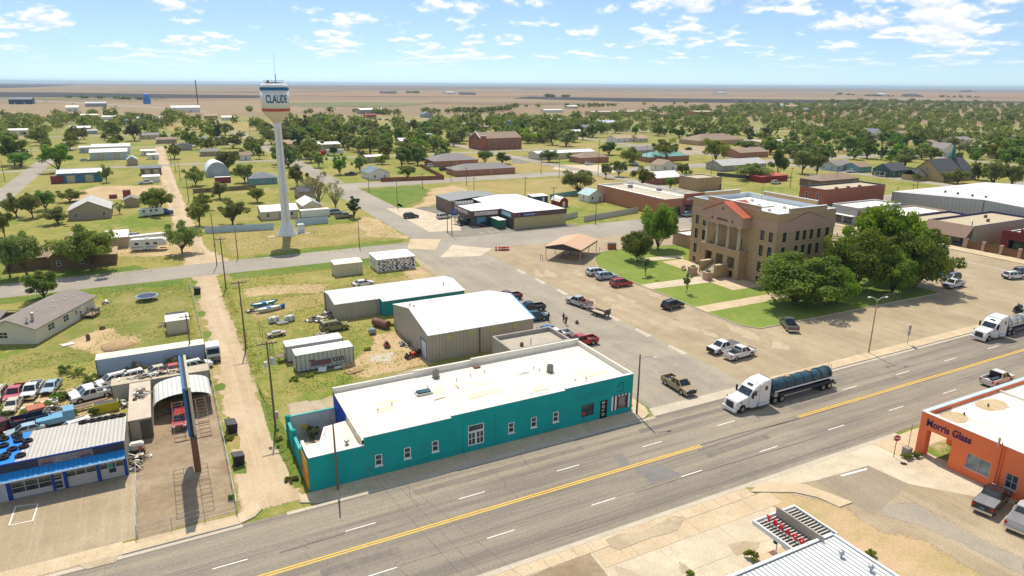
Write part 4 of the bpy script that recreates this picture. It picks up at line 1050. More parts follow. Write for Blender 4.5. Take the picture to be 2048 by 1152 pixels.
box_trailer('semi_trailer','long faded blue-white semi trailer parked in the yard behind the junk cars',(-11.7,112.4),14.9,2.6,2.75,M('trailer_blue',(.30,.38,.50),.55,.12,.5,dirt=((.20,.16,.12),.60,.5)),M('trailer_roof_cream',(.72,.67,.57),.7,.08),0)
t3=box_trailer('container_box','weathered grey container loaded with pipes on its roof',(-9.3,101.4),12.4,2.6,2.6,M('container_grey',(.42,.40,.36),.7,.15,.5,dirt=((.3,.2,.13),.58,.6)),M('container_roof',(.52,.44,.33),.85,.2),0)
t4=box_trailer('container_box','narrow tan container with plank door beside the tyre shop',(-7.0,88.6),2.5,12.2,2.7,M('container_tan',(.42,.36,.28),.8,.15,.5,dirt=((.25,.18,.12),.56,.6)),M('container_roof_pale',(.56,.48,.38),.85,.15),0)
MB().box(.1,1.2,-.06,-.005,.1,2.5).build('door',M('plank_door',(.40,.35,.28),.85,.2),t4);MB().box(1.25,2.4,-.05,-.005,.1,2.5).build('door',M('dark_door',(.12,.10,.085),.85,.2),t4)
# ---- tyre shop
def tyre_shop():
 t=thing('tyre_shop','blue fronted tyre repair shop with grey metal roof and glazed garage doors','shop',(-30,80.2))
 L,D,h=22.9,8.4,4.2
 X=lambda x: x+30
 gar=[(X(-17.6),.02,3.9,2.55),(X(-12.0),.02,3.6,2.55),(X(-8.0)-.9-.1,0.02,.001,.001)]
 d1=(X(-17.9),.02,3.6,2.5);d2=(X(-13.0),.02,2.9,2.5);d3=(X(-10.0)+.25,.02,2.3,2.5);dd=(X(-14.2),.02,1.0,2.4);d0=(X(-26),.02,4,2.5)
 hs=[d0,d1,dd,d2,d3]
 mb=MB();wall_face(mb,Vector((0,0)),Vector((1,0)),L,3.2,hs,.2);mb.build('wall',BLUE,t)
 mb=MB();mb.poly([(0,-.02,3.2),(L,-.02,3.2),(L,-.02,4.25),(0,-.02,4.25)]);mb.build('fascia',M('fascia_dark',(.04,.045,.075),.7,.2),t)
 MB().box(0,L+.06,-.08,.02,4.15,4.32).build('fascia_trim',BLUE,t)
 mb=MB();mb.poly([(L,0,0),(L,D,0),(L,D,3.6),(L,0,4.2)]);mb.poly([(L,D,0),(0,D,0),(0,D,3.6),(L,D,3.6)]);mb.poly([(0,D,0),(0,0,0),(0,0,4.2),(0,D,3.6)]);mb.build('side_wall',M('shop_side_wall',(.34,.31,.27),.85,.2),t)
 mb=MB();slab_roof(mb,[(X(-17.2),-.02,4.22),(L+.1,-.02,4.22),(L+.1,D+.1,3.72),(X(-17.2)+.6,D+.1,3.72)],.1);mb.build('roof',M('shop_roof_grey',(.52,.50,.46),.6,.12,.4,rib=(0,.42),dirt=((.40,.34,.27),.62,.5)),t)
 mb=MB();slab_roof(mb,[(0,-.02,4.20),(X(-17.25),-.02,4.20),(X(-17.25)+.6,D+.1,3.70),(0,D+.1,3.70)],.1);mb.build('blue_roof',M('bright_blue_tarp',(.012,.22,.72),.5,.10,.6,bump=.04,fine=2.),t)
 # corrugated awning
 mb=MB();n=46
 for i in range(n):
  a=i*L/n;z=.05 if i % 2 else 0.
  mb.poly([(a,-1.15,2.75+z),(a+L/n,-1.15,2.75+.05-z),(a+L/n,-.05,3.25+.05-z),(a,-.05,3.25+z)])
 mb.build('awning',LTBLUE,t)
 MB().box(0,L,-1.2,-1.14,2.66,2.8).build('awning_edge',M('awning_edge_pale',(.55,.68,.80),.5),t)
 fr=M('door_frame_metal',(.50,.49,.46),.5,.1)
 for (u,z,w,hh),rows in ((d0,4),(d1,4),(d2,4),(d3,4)):
  g=thing_part('garage_door',t,(u,.08,z));nc=3
  for i in range(nc+1): MB().box(max(0,i*w/nc-.035),min(w,i*w/nc+.035),0,.05,0,hh).build('door_stile',fr,g)
  for j in range(rows+1): MB().box(0,w,-.004,.045,max(0,j*hh/rows-.03),min(hh,j*hh/rows+.03)).build('door_rail',fr,g)
  for i in range(nc):
   for j in range(rows):
    solid=j==0 or (u != d1[0] and j==1 and not (u==d3[0] and i==1))
    put('panel' if solid else 'pane',cached(('tp',round(w/nc,2),round(hh/rows,2),solid),lambda: MB().box(.02,w/nc-.02,.02,.04,.02,hh/rows-.02).mesh('pane',M('door_panel_grey',(.50,.47,.44),.7,.15) if solid else PANE)),g,(i*w/nc,0,j*hh/rows))
 MB().box(.85,1.05+.2,-.02,-.005,1.2,1.9).build('teal_poster',M('poster_teal',(.02,.3,.28),.6),t,loc=(d3[0],.1,0))
 MB().box(dd[0],dd[0]+dd[2],.06,.1,.02,dd[1]+dd[3]).build('door_backing',fr,t)
 window(t,(dd[0]+.1,.0,.15),0,.8,1.0,frame=fr);window(t,(dd[0]+.1,.0,1.2),0,.8,.75,frame=fr)
 MB().box(dd[0]+.05,dd[0]+.85,-.03,-.005,2.05,2.38).build('door_sign',WHITE,t)
 for x in (X(-18.2),X(-14.25),X(-12.98)-.1,X(-10.0),X(-7.35)): MB().box(x,x+.22,-.07,-.012,0,3.1).build('pilaster',BLUE,t)
 MB().box(X(-10.05),X(-9.8),-.06,-.014,0,3.1).build('pilaster',BLUE,t)
 MB().box(X(-21.6),X(-18.3),-.05,-.01,0,2.9).build('whitewashed_wall',M('whitewash',(.42,.46,.5),.8,.2,.7,dirt=((.02,.12,.3),.6,.6)),t)
 # faded shop sign
 sg=thing_part('shop_sign',t,(X(-15.1),-.06,3.32))
 MB().box(0,5.0,-.03,.02,0,.82).build('sign_board',M('faded_sign',(.20,.19,.20),.7,.3,2.),sg)
 for x in (.75,4.3): lettering('**',.95,M('faded_orange',(.42,.13,.05),.7,.3,2.),sg,(x,-.045,.3),name='sign_mark');MB().box(x-.5,x+.5,-.045,-.035,.08,.3).build('sign_mark',M('faded_navy',(.05,.07,.16),.7,.3,2.),sg)
 marks(sg,2.5,-.035,.56,5,.36,.26,M('faded_grey_print',(.36,.36,.38),.7,.3,3.));marks(sg,2.5,-.035,.22,6,.34,.24,MATS['faded_grey_print'],seed=3)
tyre_shop()
# ---- arched carport in the gravel yard
def carport():
 t=thing('arched_carport','open carport with curved white corrugated roof behind the billboard','carport',(-4.0,93.2))
 L,D=6.6,6.2;prof=[]
 for i in range(13): a=math.pi*(1-i/12);prof.append((L/2+math.cos(a)*(L/2+.25),2.0+math.sin(a)*1.25))
 mb=MB()
 for i in range(12): slab_roof(mb,[(prof[i][0],0,prof[i][1]),(prof[i+1][0],0,prof[i+1][1]),(prof[i+1][0],D,prof[i+1][1]),(prof[i][0],D,prof[i][1])],.05)
 mb.build('roof',M('carport_roof',(.66,.66,.62),.6,.12,.5,rib=(0,.55),dirt=((.45,.36,.27),.6,.5)),t)
 for x in (.05,L-.05):
  for y in (.1,D/2,D-.1): put('post',cached('cpp',lambda: MB().cyl((0,0,0),(0,0,2.1),.05,n=6).mesh('post',DARKST)),t,(x,y,0))
 mb=MB();mb.poly([(0,D,0),(L,D,0)]+[(p[0],D,p[1]-.06) for p in reversed(prof[1:-1])]);mb.build('back_wall',M('carport_dark',(.08,.075,.08),.9),t)
carport()
# ---- orange corner glass shop
def orange_shop():
 t=thing('glass_shop','orange painted corner shop with blue lettering and cream flat roof','shop',(77.7,8,0))
 Y=lambda y: y-8
 L,D,h=40.,35.1,5.5
 # west wall: runs in -y direction from (0, D); solid from y = 39.2 southwards
 w=[(D-Y(37.4),1.15,2.6,1.75),(D-Y(33.2),.95,1.25,1.75),(D-Y(30.0),.95,1.25,1.75),(D-Y(26.0),.95,1.25,1.75)]
 dv=D-Y(39.2)
 mb=MB();wall_face(mb,Vector((0,Y(39.2))),Vector((0,-1)),Y(39.2),h,[(u-dv,z,a,b) for u,z,a,b in w],.2)
 # beam over the corner opening (west and south-of-street sides), corner pier
 mb.box(-.02,.5,Y(39.2)+.002,D,3.5,h)
 mb.box(.502,L,D-.45,D+.02,3.5,h)
 mb.box(-.02,.95,D-.95,D+.022,0,3.498)
 mb.poly([(0,Y(39.2),0),(5.5,Y(39.2),0),(5.5,Y(39.2),3.5),(0,Y(39.2),3.5)][::-1])
 mb.poly([(5.5,Y(39.2),0),(5.5,D-.46,0),(5.5,D-.46,3.5),(5.5,Y(39.2),3.5)][::-1])
 mb.poly([(5.5,D-.46,0),(L,D-.46,0),(L,D-.46,3.5),(5.5,D-.46,3.5)][::-1])
 mb.build('wall',ORANGE,t)
 MB().poly([(.5,Y(39.2),3.52),(5.5,Y(39.2),3.52),(5.5,D-.46,3.52),(.5,D-.46,3.52)][::-1]).build('porch_ceiling',W_WHITE,t)
 MB().poly([(.3,0,5.05),(L,0,5.05),(L,D-.4,5.05),(.3,D-.4,5.05)]).build('roof',TPO,t)
 MB().poly([(.31,0,5.0),(.31,0,h),(.31,D-.41,h),(.31,D-.41,5.0)]).poly([(.31,D-.41,5.0),(.31,D-.41,h),(L,D-.41,h),(L,D-.41,5.0)]).build('parapet',M('parapet_orange_in',(.55,.42,.33),.8,.1),t)
 MB().box(-.06,.34,0,D-.462,h,h+.07).build('west_cap',WHITE,t);MB().box(-.06,L,D-.46,D+.08,h,h+.08).build('north_cap',M('pale_blue_flashing',(.52,.62,.68),.5,.08),t)
 gm=groundmat('roof_gravel',((.36,.29,.21),(.42,.35,.26)),(.4,2.,9.),ragged=True,speck=.3)
 gm2=groundmat('roof_dust',((.50,.38,.23),(.56,.44,.29)),(.4,2.,9.),ragged=True)
 def rp(pts,m,z,s=.5): patch('roof_patch',[(p[0]-77.7,p[1]-8) for p in pts],m,z,s,.1,.8,parent=t)
 rp([(79.63,43.46),(83.3,43.75),(83.02,42.97),(79.66,42.86)],gm,5.056);rp([(79.66,42.86),(83.41,43.08),(81.83,42.07),(79.53,42.05)],gm,5.058)
 rp([(86.86,43.71),(92.64,43.29),(91.97,42.62),(87.25,42.71),(86.11,42.97)],gm,5.06)
 def oval(cx,cy,rx,ry,z=5.062):
  pts=[(cx+rx*math.cos(a*.5236),cy+ry*math.sin(a*.5236)) for a in range(12)];return pts
 a=(80.44,40.88);rp(oval(a[0],a[1],1.9,1.3),gm2,5.064,.9);a=(87.92,40.82);rp(oval(a[0],a[1],2.4,1.5),gm2,5.066,.9)
 for p in ((82.12,40.76),(87.09,40.78)): MB().cyl((0,0,0),(0,0,.35),.1,n=8).build('roof_drain',DARKST,t,loc=(p[0]-77.7,p[1]-8,5.06))
 p=(92.78,41.55);MB().box(p[0]-77.7,p[0]-77.5,D-15,D-.5,5.052,5.3).build('roof_divider',WHITE_MEMB,t)
 fr=M('grey_window_frame',(.48,.46,.42),.5,.1)
 for i,(u,z,a,b) in enumerate(w):
  window(t,(.08,Y(39.2)-(u-dv),z),R(-90),a,b,frame=fr,pane=PANE_L if i==0 else PANE,bars=(2,2) if i==0 else (2,2),fw=.08,dep=.12,sill=True)
 for x in (0,.28): MB().cyl((-.1,Y(34.15)-x,0),(-.1,Y(34.15)-x,h+.3-x),.07,n=8).build('downpipe',ORANGE,t)
 MB().cyl((-.12,Y(34.5),h-.3),(-.12,Y(34.5),h+.75),.12,n=8).build('vent_pipe',M('vent_tan',(.5,.42,.33),.6),t)
 lt=M('navy_letters',(.035,.02,.10),.5)
 lettering('Morris Glass',1.25,lt,t,(-.05,Y(39.8),4.4),rot=(R(90),0,R(-90)),depth=.03,bold=.02,stretch=(.80,1,1))
 return t
orange_shop()
# ---- canopy with drive-in sign in the near corner
def canopy():
 t=thing('filling_station_canopy','slatted pale metal canopy with red letters in the near right corner','canopy',(38,20,0))
 WB=M('canopy_white',(.66,.68,.68),.5,.1,dirt=((.4,.33,.25),.62,.5));DK=M('canopy_dark',(.05,.05,.055),.7)
 x0,x1,y0,y1,z=-6.,11.2,-2.,12.8,4.4
 MB().box(x0,x1,y0,y1,z-.1,z).build('deck',DK,t)
 MB().box(x0,x1+.12,y1,y1+.3,z-.3,z+.16).box(x1,x1+.3,y0,y1-.002,z-.3,z+.158).build('fascia',WB,t)
 k=0;x=x1-.25
 me=MB().box(-.19,.19,y0,y1-.12,0,.05).mesh('roof_slat',WB)
 while x>x0+.2: put('roof_slat',me,t,(x,0,z));x -= .46
 for p in ((47.34,30.53),(48,28.25)):
  v=thing_part('roof_vent',t,(p[0]-38,p[1]-20,z+.05));MB().cyl((0,0,0),(0,0,.35),.08,n=8).build('vent_neck',STEEL,v);MB().lathe([(.2,.3),(.24,.42),(.2,.55),(.03,.6)],12).build('vent_cap',STEEL,v,smooth=True)
 # sign wing
 s=thing_part('sign_canopy',t,(0,0,0));a0,a1,b0,b1,zz=7.0,12.3,13.15,17.9,4.0
 MB().box(a0,a1,b0,b1,zz-.25,zz-.08).build('deck',M('canopy_cream',(.62,.58,.5),.7,.1),s)
 MB().box(a0-.1,a0+.1,b0,b1+.1,zz-.3,zz+.12).box(a1-.1,a1+.1,b0,b1+.1,zz-.3,zz+.12).box(a0+.1,a1-.1,b1-.1,b1+.102,zz-.3,zz+.121).build('fascia',WB,s)
 me2=MB().box(a0+.12,a1-.12,-.05,.05,0,.08).mesh('sign_slat',DK)
 y=b0+.3
 while y<b1-.15: put('sign_slat',me2,s,(0,y,zz-.06));y+=.36
 MB().box(9.55,9.7,b0-.6,b1-.2,zz+.0,zz+.95).build('sign_board',M('peeling_board',(.42,.37,.30),.85,.15,1.5,dirt=((.2,.17,.14),.62,.7)),s)
 bar=MB().box(8.0,8.06,b0+.1,b1-.3,zz+.12,zz+.18).build('letter_rail',WHITE,s)
 for i,ch in enumerate('TEXACO'):
  lettering(ch,.72,M('sign_red',(.75,.02,.05),.5,.1),s,(8.03,b1-.75-i*.74,zz+.46),rot=(R(90),0,R(-90)),depth=.06,bold=.035,name='sign_letter')
 for (px,py) in ((8.9,18.2),(10.6,18.2)): pass
 for (x,y) in ((8.9,16.6),(10.9,17.6),(8.9,13.6)): MB().cyl((x,y,0),(x,y,zz-.25),.06,n=8).build('post',WB,s)
 MB().box(8.6,8.85,16.5,16.8,1.9,2.4).box(8.62,8.83,16.52,16.78,2.5,2.9).build('lamp_box',BLACK,s)
 for (x,y) in ((0,3),(9.5,3),(0,11),(9.5,11)): MB().box(x-.12,x+.12,y-.12,y+.12,0,4.2).build('canopy_post',WB,t)
 isl=MB().box(7.4,11.6,16.9,17.6,0,.22).build('pump_island',CONC,t)
 MB().box(9.0,9.7,17.0,17.5,.22,.26).build('orange_plate',RUST,t)
canopy()
# -- COURTHOUSE AND TOWN
def courthouse():
 t=thing('courthouse','three storey tan brick courthouse with columned porch and orange gable roof','courthouse',(117,102,.1))
 L,D,h=18.2,26.5,16.2
 sp=[]
 rowz=((.35,1.25),(2.6,2.4),(6.3,2.5),(9.85,2.3))
 ys=[103.4,105.8,124.0,126.6]
 for y in ys:
  for z,hh in rowz: sp.append(('l',26.5-(y-102)-.55,z,1.1,hh,'win',TRIM_D))
 for x in (119.6,123.6,125.8,128.0,130.4,133.1):
  for z,hh in rowz: sp.append(('f',x-117-.55,z,1.1,hh,'win',TRIM_D))
 for y in (112.2,115.8,119.6): sp.append(('l',26.5-(y-102)-.55,9.8,1.1,1.9,'win2',WHITE))
 for y in (112.2,115.8,119.6): sp.append(('l',26.5-(y-102)-.7,6.2,1.4,2.7,'door',M('dark_doorway',(.035,.03,.03),.6)))
 for y in (112.2,115.8,119.6): sp.append(('l',26.5-(y-102)-.7,2.4,1.4,2.5,'door',MATS['dark_doorway']))
 for u in (2,6,10,14):
  for z,hh in rowz[1:]: sp.append(('b',u,z,1.1,hh,'win',TRIM_D))
 for u in (3,8,13,18,23):
  for z,hh in rowz[1:]: sp.append(('r',u,z,1.1,hh,'win',TRIM_D))
 holes=openings(t,L,D,sp,rev=.35)
 walls_on(t,L,D,h,'flat',0,BRICK_T,holes,.35)
 flat_on(t,L,D,h,BRICK_T,WHITE_MEMB,1.1,.4,cap=M('pale_blue_cap',(.60,.68,.72),.6,.06))
 # raised parapet blocks on the middle of each front
 for (x0,x1,y0,y1) in ((-.06,.45,5.2,21.3),(3.4,15.0,-.06,.45),(17.75,18.26,5,21),(3.4,15,26.05,26.56)):
  MB().box(x0,x1,y0,y1,h+.07,h+.95).build('raised_parapet',BRICK_T,t);MB().box(x0-.05,x1+.05,y0-.05,y1+.05,h+.95,h+1.02).build('parapet_cap',M('pale_blue_cap'),t)
 # pink frieze band and string course all round
 for (x0,x1,y0,y1) in ((-.10,-.004,-.1,26.6),(-.004,18.3,-.10,-.004),(18.204,18.3,-.004,26.6),(-.004,18.204,26.504,26.6)):
  MB().box(x0,x1,y0,y1,12.2,14.35).build('frieze',BRICK_P,t)
  MB().box(x0-.06*(x1<0),x1,y0-.06*(y1<0),y1,12.08,12.196).build('string_course',STONE,t)
  MB().box(x0,x1,y0,y1,5.55,5.75).build('string_course',STONE,t)
 # brick gable relief on the south side
 MB().extr([(3.4,14.36),(14.8,14.36),(9.1,16.0)],-.1,-.004,'y').build('gable_relief',BRICK_P,t)
 mb=MB()
 for a,b in (((3.2,14.36),(9.1,16.15)),((15.0,14.36),(9.1,16.15))): mb.cyl((a[0],-.12,a[1]),(b[0],-.12,b[1]),.07,n=4)
 mb.build('gable_moulding',M('moulding_brown',(.25,.19,.13),.9),t)
 # stone base
 # sills
 for s in sp:
  if s[5].startswith('win') and s[0] in 'fl':
   o,d,ln,rz=FACES[s[0]](L,D);p=o+d*s[1]
   put('window_sill',cached('csill',lambda: MB().box(-.1,1.2,-.12,.05,-.16,-.002).mesh('window_sill',STONE)),t,(p.x,p.y,s[2]),rz)
   put('lintel',cached('clint',lambda: MB().box(-.1,1.2,-.06,.05,.002,.2).mesh('lintel',STONE)),t,(p.x,p.y,s[2]+s[4]),rz)
 # ---- portico: local x from -2.6 to 0, y from 7.4 to 19.6
 p=thing_part('portico',t,(0,0,0));y0,y1=7.4,19.7;xo=-2.6
 piers=[y0,10.5,14.3,18.3]
 mb=MB()
 wall_face(mb,Vector((xo,y1)),Vector((0,-1)),y1-y0,6.5,[(1.4,2.3,2.3,2.6),(5.05,2.3,2.3,2.6),(8.7,2.3,2.3,2.6),(9.2,0.02,1.5,1.7),(1.5,.02,1.0,1.7)],.7)
 mb.poly([(xo,y0,0),(-.01,y0,0),(-.01,y0,6.5),(xo,y0,6.5)]);mb.poly([(-.01,y1,0),(xo,y1,0),(xo,y1,6.5),(-.01,y1,6.5)])
 mb.build('portico_base',BRICK_T,p)
 MB().box(xo+.02,-.02,y0+.02,y1-.02,5.7,6.0).build('balcony_floor',CONC,p)
 MB().box(xo+.02,-.02,y0+.02,y1-.02,2.0,2.2).build('porch_floor',CONC,p)
 for (a,b,c,d,z0,z1) in ((xo-.08,xo+.35,y0-.08,y1+.08,6.5,6.62),(xo+.36,0,y0-.08,y0+.3,6.5,6.615),(xo+.36,0,y1-.3,y1+.08,6.5,6.615)): MB().box(a,b,c,d,z0,z1).build('balcony_coping',STONE,p)
 for y in (y0+1.0,y0+4.35,y0+7.9,y1-1.0):
  c=thing_part('column',p,(xo+.55,y,6.6))
  MB().lathe([(.46,.25),(.44,.6),(.42,2.2),(.36,4.9)],16).build('shaft',STONE,c,smooth=True)
  MB().box(-.55,.55,-.55,.55,0,.18).lathe([(.54,.18),(.52,.25)],16).build('base',STONE,c)
  MB().lathe([(.38,4.9),(.48,5.08),(.5,5.12)],16).box(-.56,.56,-.56,.56,5.12,5.3).build('capital',STONE,c)
 # entablature and pediment
 MB().box(xo-.1,0,y0-.15,y1+.15,11.9,14.3).build('entablature',BRICK_P,p)
 MB().extr([(y0-.15,14.3),(y1+.15,14.3),((y0+y1)/2,17.0)],xo-.1,4.0,'x').build('pediment',BRICK_P,p)
 red=M('orange_metal_roof',(.52,.13,.07),.55,.08,rib=(0,.55));ym=(y0+y1)/2
 mb=MB();slab_roof(mb,[(xo-.35,y0-.45,14.35),(xo-.35,ym,17.18),(4.0,ym,17.18),(4.0,y0-.45,14.35)][::-1],.12);mb.build('gable_roof',red,p)
 mb=MB();slab_roof(mb,[(xo-.35,y1+.45,14.35),(xo-.35,ym+.002,17.18),(4.0,ym+.002,17.18),(4.0,y1+.45,14.35)],.12);mb.build('gable_roof',red,p)
 lt=M('bronze_letters',(.10,.05,.05),.6)
 lettering('ARMSTRONG',.62,lt,p,(xo-.13,ym,13.0),rot=(R(90),0,R(-90)),depth=.03,bold=.01,stretch=(.95,1,1))
 lettering('*',1.6,lt,p,(xo-.13,ym,15.2),rot=(R(90),0,R(-90)),depth=.03,name='star_emblem')
 for y in (ym-3.2,ym+3.2): MB().box(xo-.13,xo-.1,y-.25,y+.25,12.7,13.3).build('medallion',lt,p)
 # steps
 st=thing_part('front_steps',p,(xo,ym-.2,0))
 for i in range(10): MB().box(-5.0+i*.5,0,-1.9,1.9,.01+i*.22,.23+i*.22).build('step',CONC_W,st)
 for s in (-1,1):
  MB().box(-3.4,0,s*2.4-.4,s*2.4+.4,0,3.0).build('step_wall',BRICK_T,st);MB().box(-3.5,.0,s*2.4-.5,s*2.4+.5,3.0,3.18).build('step_wall_cap',STONE,st)
  MB().box(-6.4,-4.8,s*2.5-.8,s*2.5+.8,0,1.7).build('planter',BRICK_P,st);MB().box(-6.5,-4.7,s*2.5-.9,s*2.5+.9,1.7,1.85).build('planter_cap',STONE,st)
  MB().blob((-5.6,s*2.5,1.95),.6,3+s,(1,1,.45)).build('planter_shrub',M('shrub_green',(.08,.13,.04),.9,.4,4.),st)
  MB().tube([(-4.6,s*1.5,1.0),(-.4,s*1.5,3.0)],.04,5).build('handrail',DARKST,st)
 for i in range(3): MB().box(-1.9,-1.0,7.6,8.6,1.2,1.3).build('balcony_chair',BLACK,p) if i==0 else None
 # roof gear
 for (x,y) in ((6,8),(9,14),(12,9),(13,20),(5,18),(9,20)): MB().box(x,x+.6,y,y+.5,15.12,15.6).build('roof_vent',STEEL,t)
 MB().cyl((13.5,17.5,15.1),(13.5,17.5,22.5),.035,n=5).cyl((13.2,17.5,20.5),(13.8,17.5,20.5),.02,n=4).build('antenna',DARKST,t)
 MB().box(3,12,12,12.25,15.11,15.35).build('roof_conduit',STEEL,t)
 return t
courthouse()
b=thing('park_bench','pale concrete bench on the courthouse lawn near the steps','bench',(109.63,121.71),R(20));MB().box(-.9,.9,-.25,.25,.42,.52).build('seat',CONC_W,b);MB().box(-.9,.9,.22,.3,.55,1.0).build('backrest',STEEL,b);[MB().box(x-.08,x+.08,-.22,.22,0,.42).build('leg',CONC_W,b) for x in (-.6,.6)]
b.location.z=.1
wk=build('utility_block','plain tan block enclosure left of the courthouse','enclosure',(126,139.5),(133,139.5),6,3.6,'flat',0,BRICK_P,WHITE_MEMB,[],drop_=.4)
# ---- picnic shelter, dumpster, barrels
def shelter():
 t=thing('picnic_shelter','open shelter with tan gable roof on thin posts at the square corner','shelter',(87.4,141.4),R(40))
 L,D,h=9.4,13.2,3.3
 t.location=(85.2,146.0,0);t.rotation_euler=(0,0,R(-52))
 roof_on(t,L,D,h,'gy',1.1,M('tan_metal_roof',(.62,.40,.25),.55,.07,rib=(1,.8)),.25,.12)
 MB().poly([(0,0,h-.5),(L,0,h-.5),(L,0,h),(L/2,0,h+1.1),(0,0,h)]).build('gable_panel',M('shelter_brown',(.06,.05,.045),.8),t)
 MB().box(L,L+.06,0,D,h-.5,h).build('side_fascia',MATS['shelter_brown'],t);MB().box(-.06,0,0,D,h-.5,h).build('side_fascia',MATS['shelter_brown'],t)
 for x in (.1,L-.1):
  for y in (.1,D/2,D-.1): put('post',cached('shp',lambda: MB().cyl((0,0,0),(0,0,2.85),.09,n=8).cyl((0,0,0),(0,0,.06),.25,n=8).mesh('post',STEEL)),t,(x,y,0))
shelter()
for i,(x,y) in enumerate(((90,145),(93.5,146.6),(95,144.4))):
 tb=thing('picnic_table',('dark picnic table at the back under the tan shelter','dark picnic table in the middle under the tan shelter','dark picnic table at the right under the tan shelter')[i],'table',(x,y),.7+i*.3,'tables under the shelter')
 MB().box(-.9,.9,-.38,.38,.70,.76).build('tabletop',WOOD,tb)
 for s in (-1,1): MB().box(-.9,.9,s*.7-.14,s*.7+.14,.42,.46).build('seat',WOOD,tb);MB().tube([(s*.6,-.7,0),(s*.6,-.3,.7),(s*.6,.3,.7),(s*.6,.7,0)],.04,4).build('leg_frame',DARKST,tb)
db=thing('wooden_bin','orange-brown wooden bin with dark lid beside the tan shelter','bin',(105.6,147.54),R(-28));MB().box(0,2.2,0,1.7,.05,1.5).build('body',M('bin_orange',(.38,.15,.05),.8,.15),db);MB().box(-.06,2.26,-.06,1.76,1.5,1.62).build('lid',DARKST,db);[MB().box(x,x+.08,-.03,0,.05,1.5).build('batten',WOOD_R,db) for x in (0,.7,1.4,2.1)]
for i,px in enumerate((992,999,1004,1008,1012,1017)):
 p=(78.98,159.48);o=thing('traffic_barrel','%s of the six orange barrels at the corner of the square' % ('leftmost','second from left','third from left','fourth from left','fifth from left','rightmost')[i],'barrel',(p[0]+(px-1000)*.118,p[1]-(px-1000)*.05),0,'orange barrels at the corner')
 MB().lathe([(.30,.08),(.27,1.0),(.2,1.08)],12).build('body',M('barrel_orange',(.62,.10,.04),.6),o);MB().lathe([(.298,.45),(.288,.65)],12).build('stripe',WHITE,o);MB().lathe([(.42,0),(.42,.08),(.3,.081)],12).build('base',RUBBER,o)
for i,p in enumerate(((83.63,145.74),(83.58,144.63),(92.04,137.17),(101.41,145.45))):
 o=thing('bollard_post',('left of two short posts at the left shelter edge','right of two short posts at the left shelter edge','short base-mounted post in front of the shelter','short base-mounted post by the bin')[i],'post',p);MB().cyl((0,0,0),(0,0,1.7),.05,n=6).build('post',DARKST,o);MB().cyl((0,0,0),(0,0,.06),.3,n=8).build('base',STEEL,o)
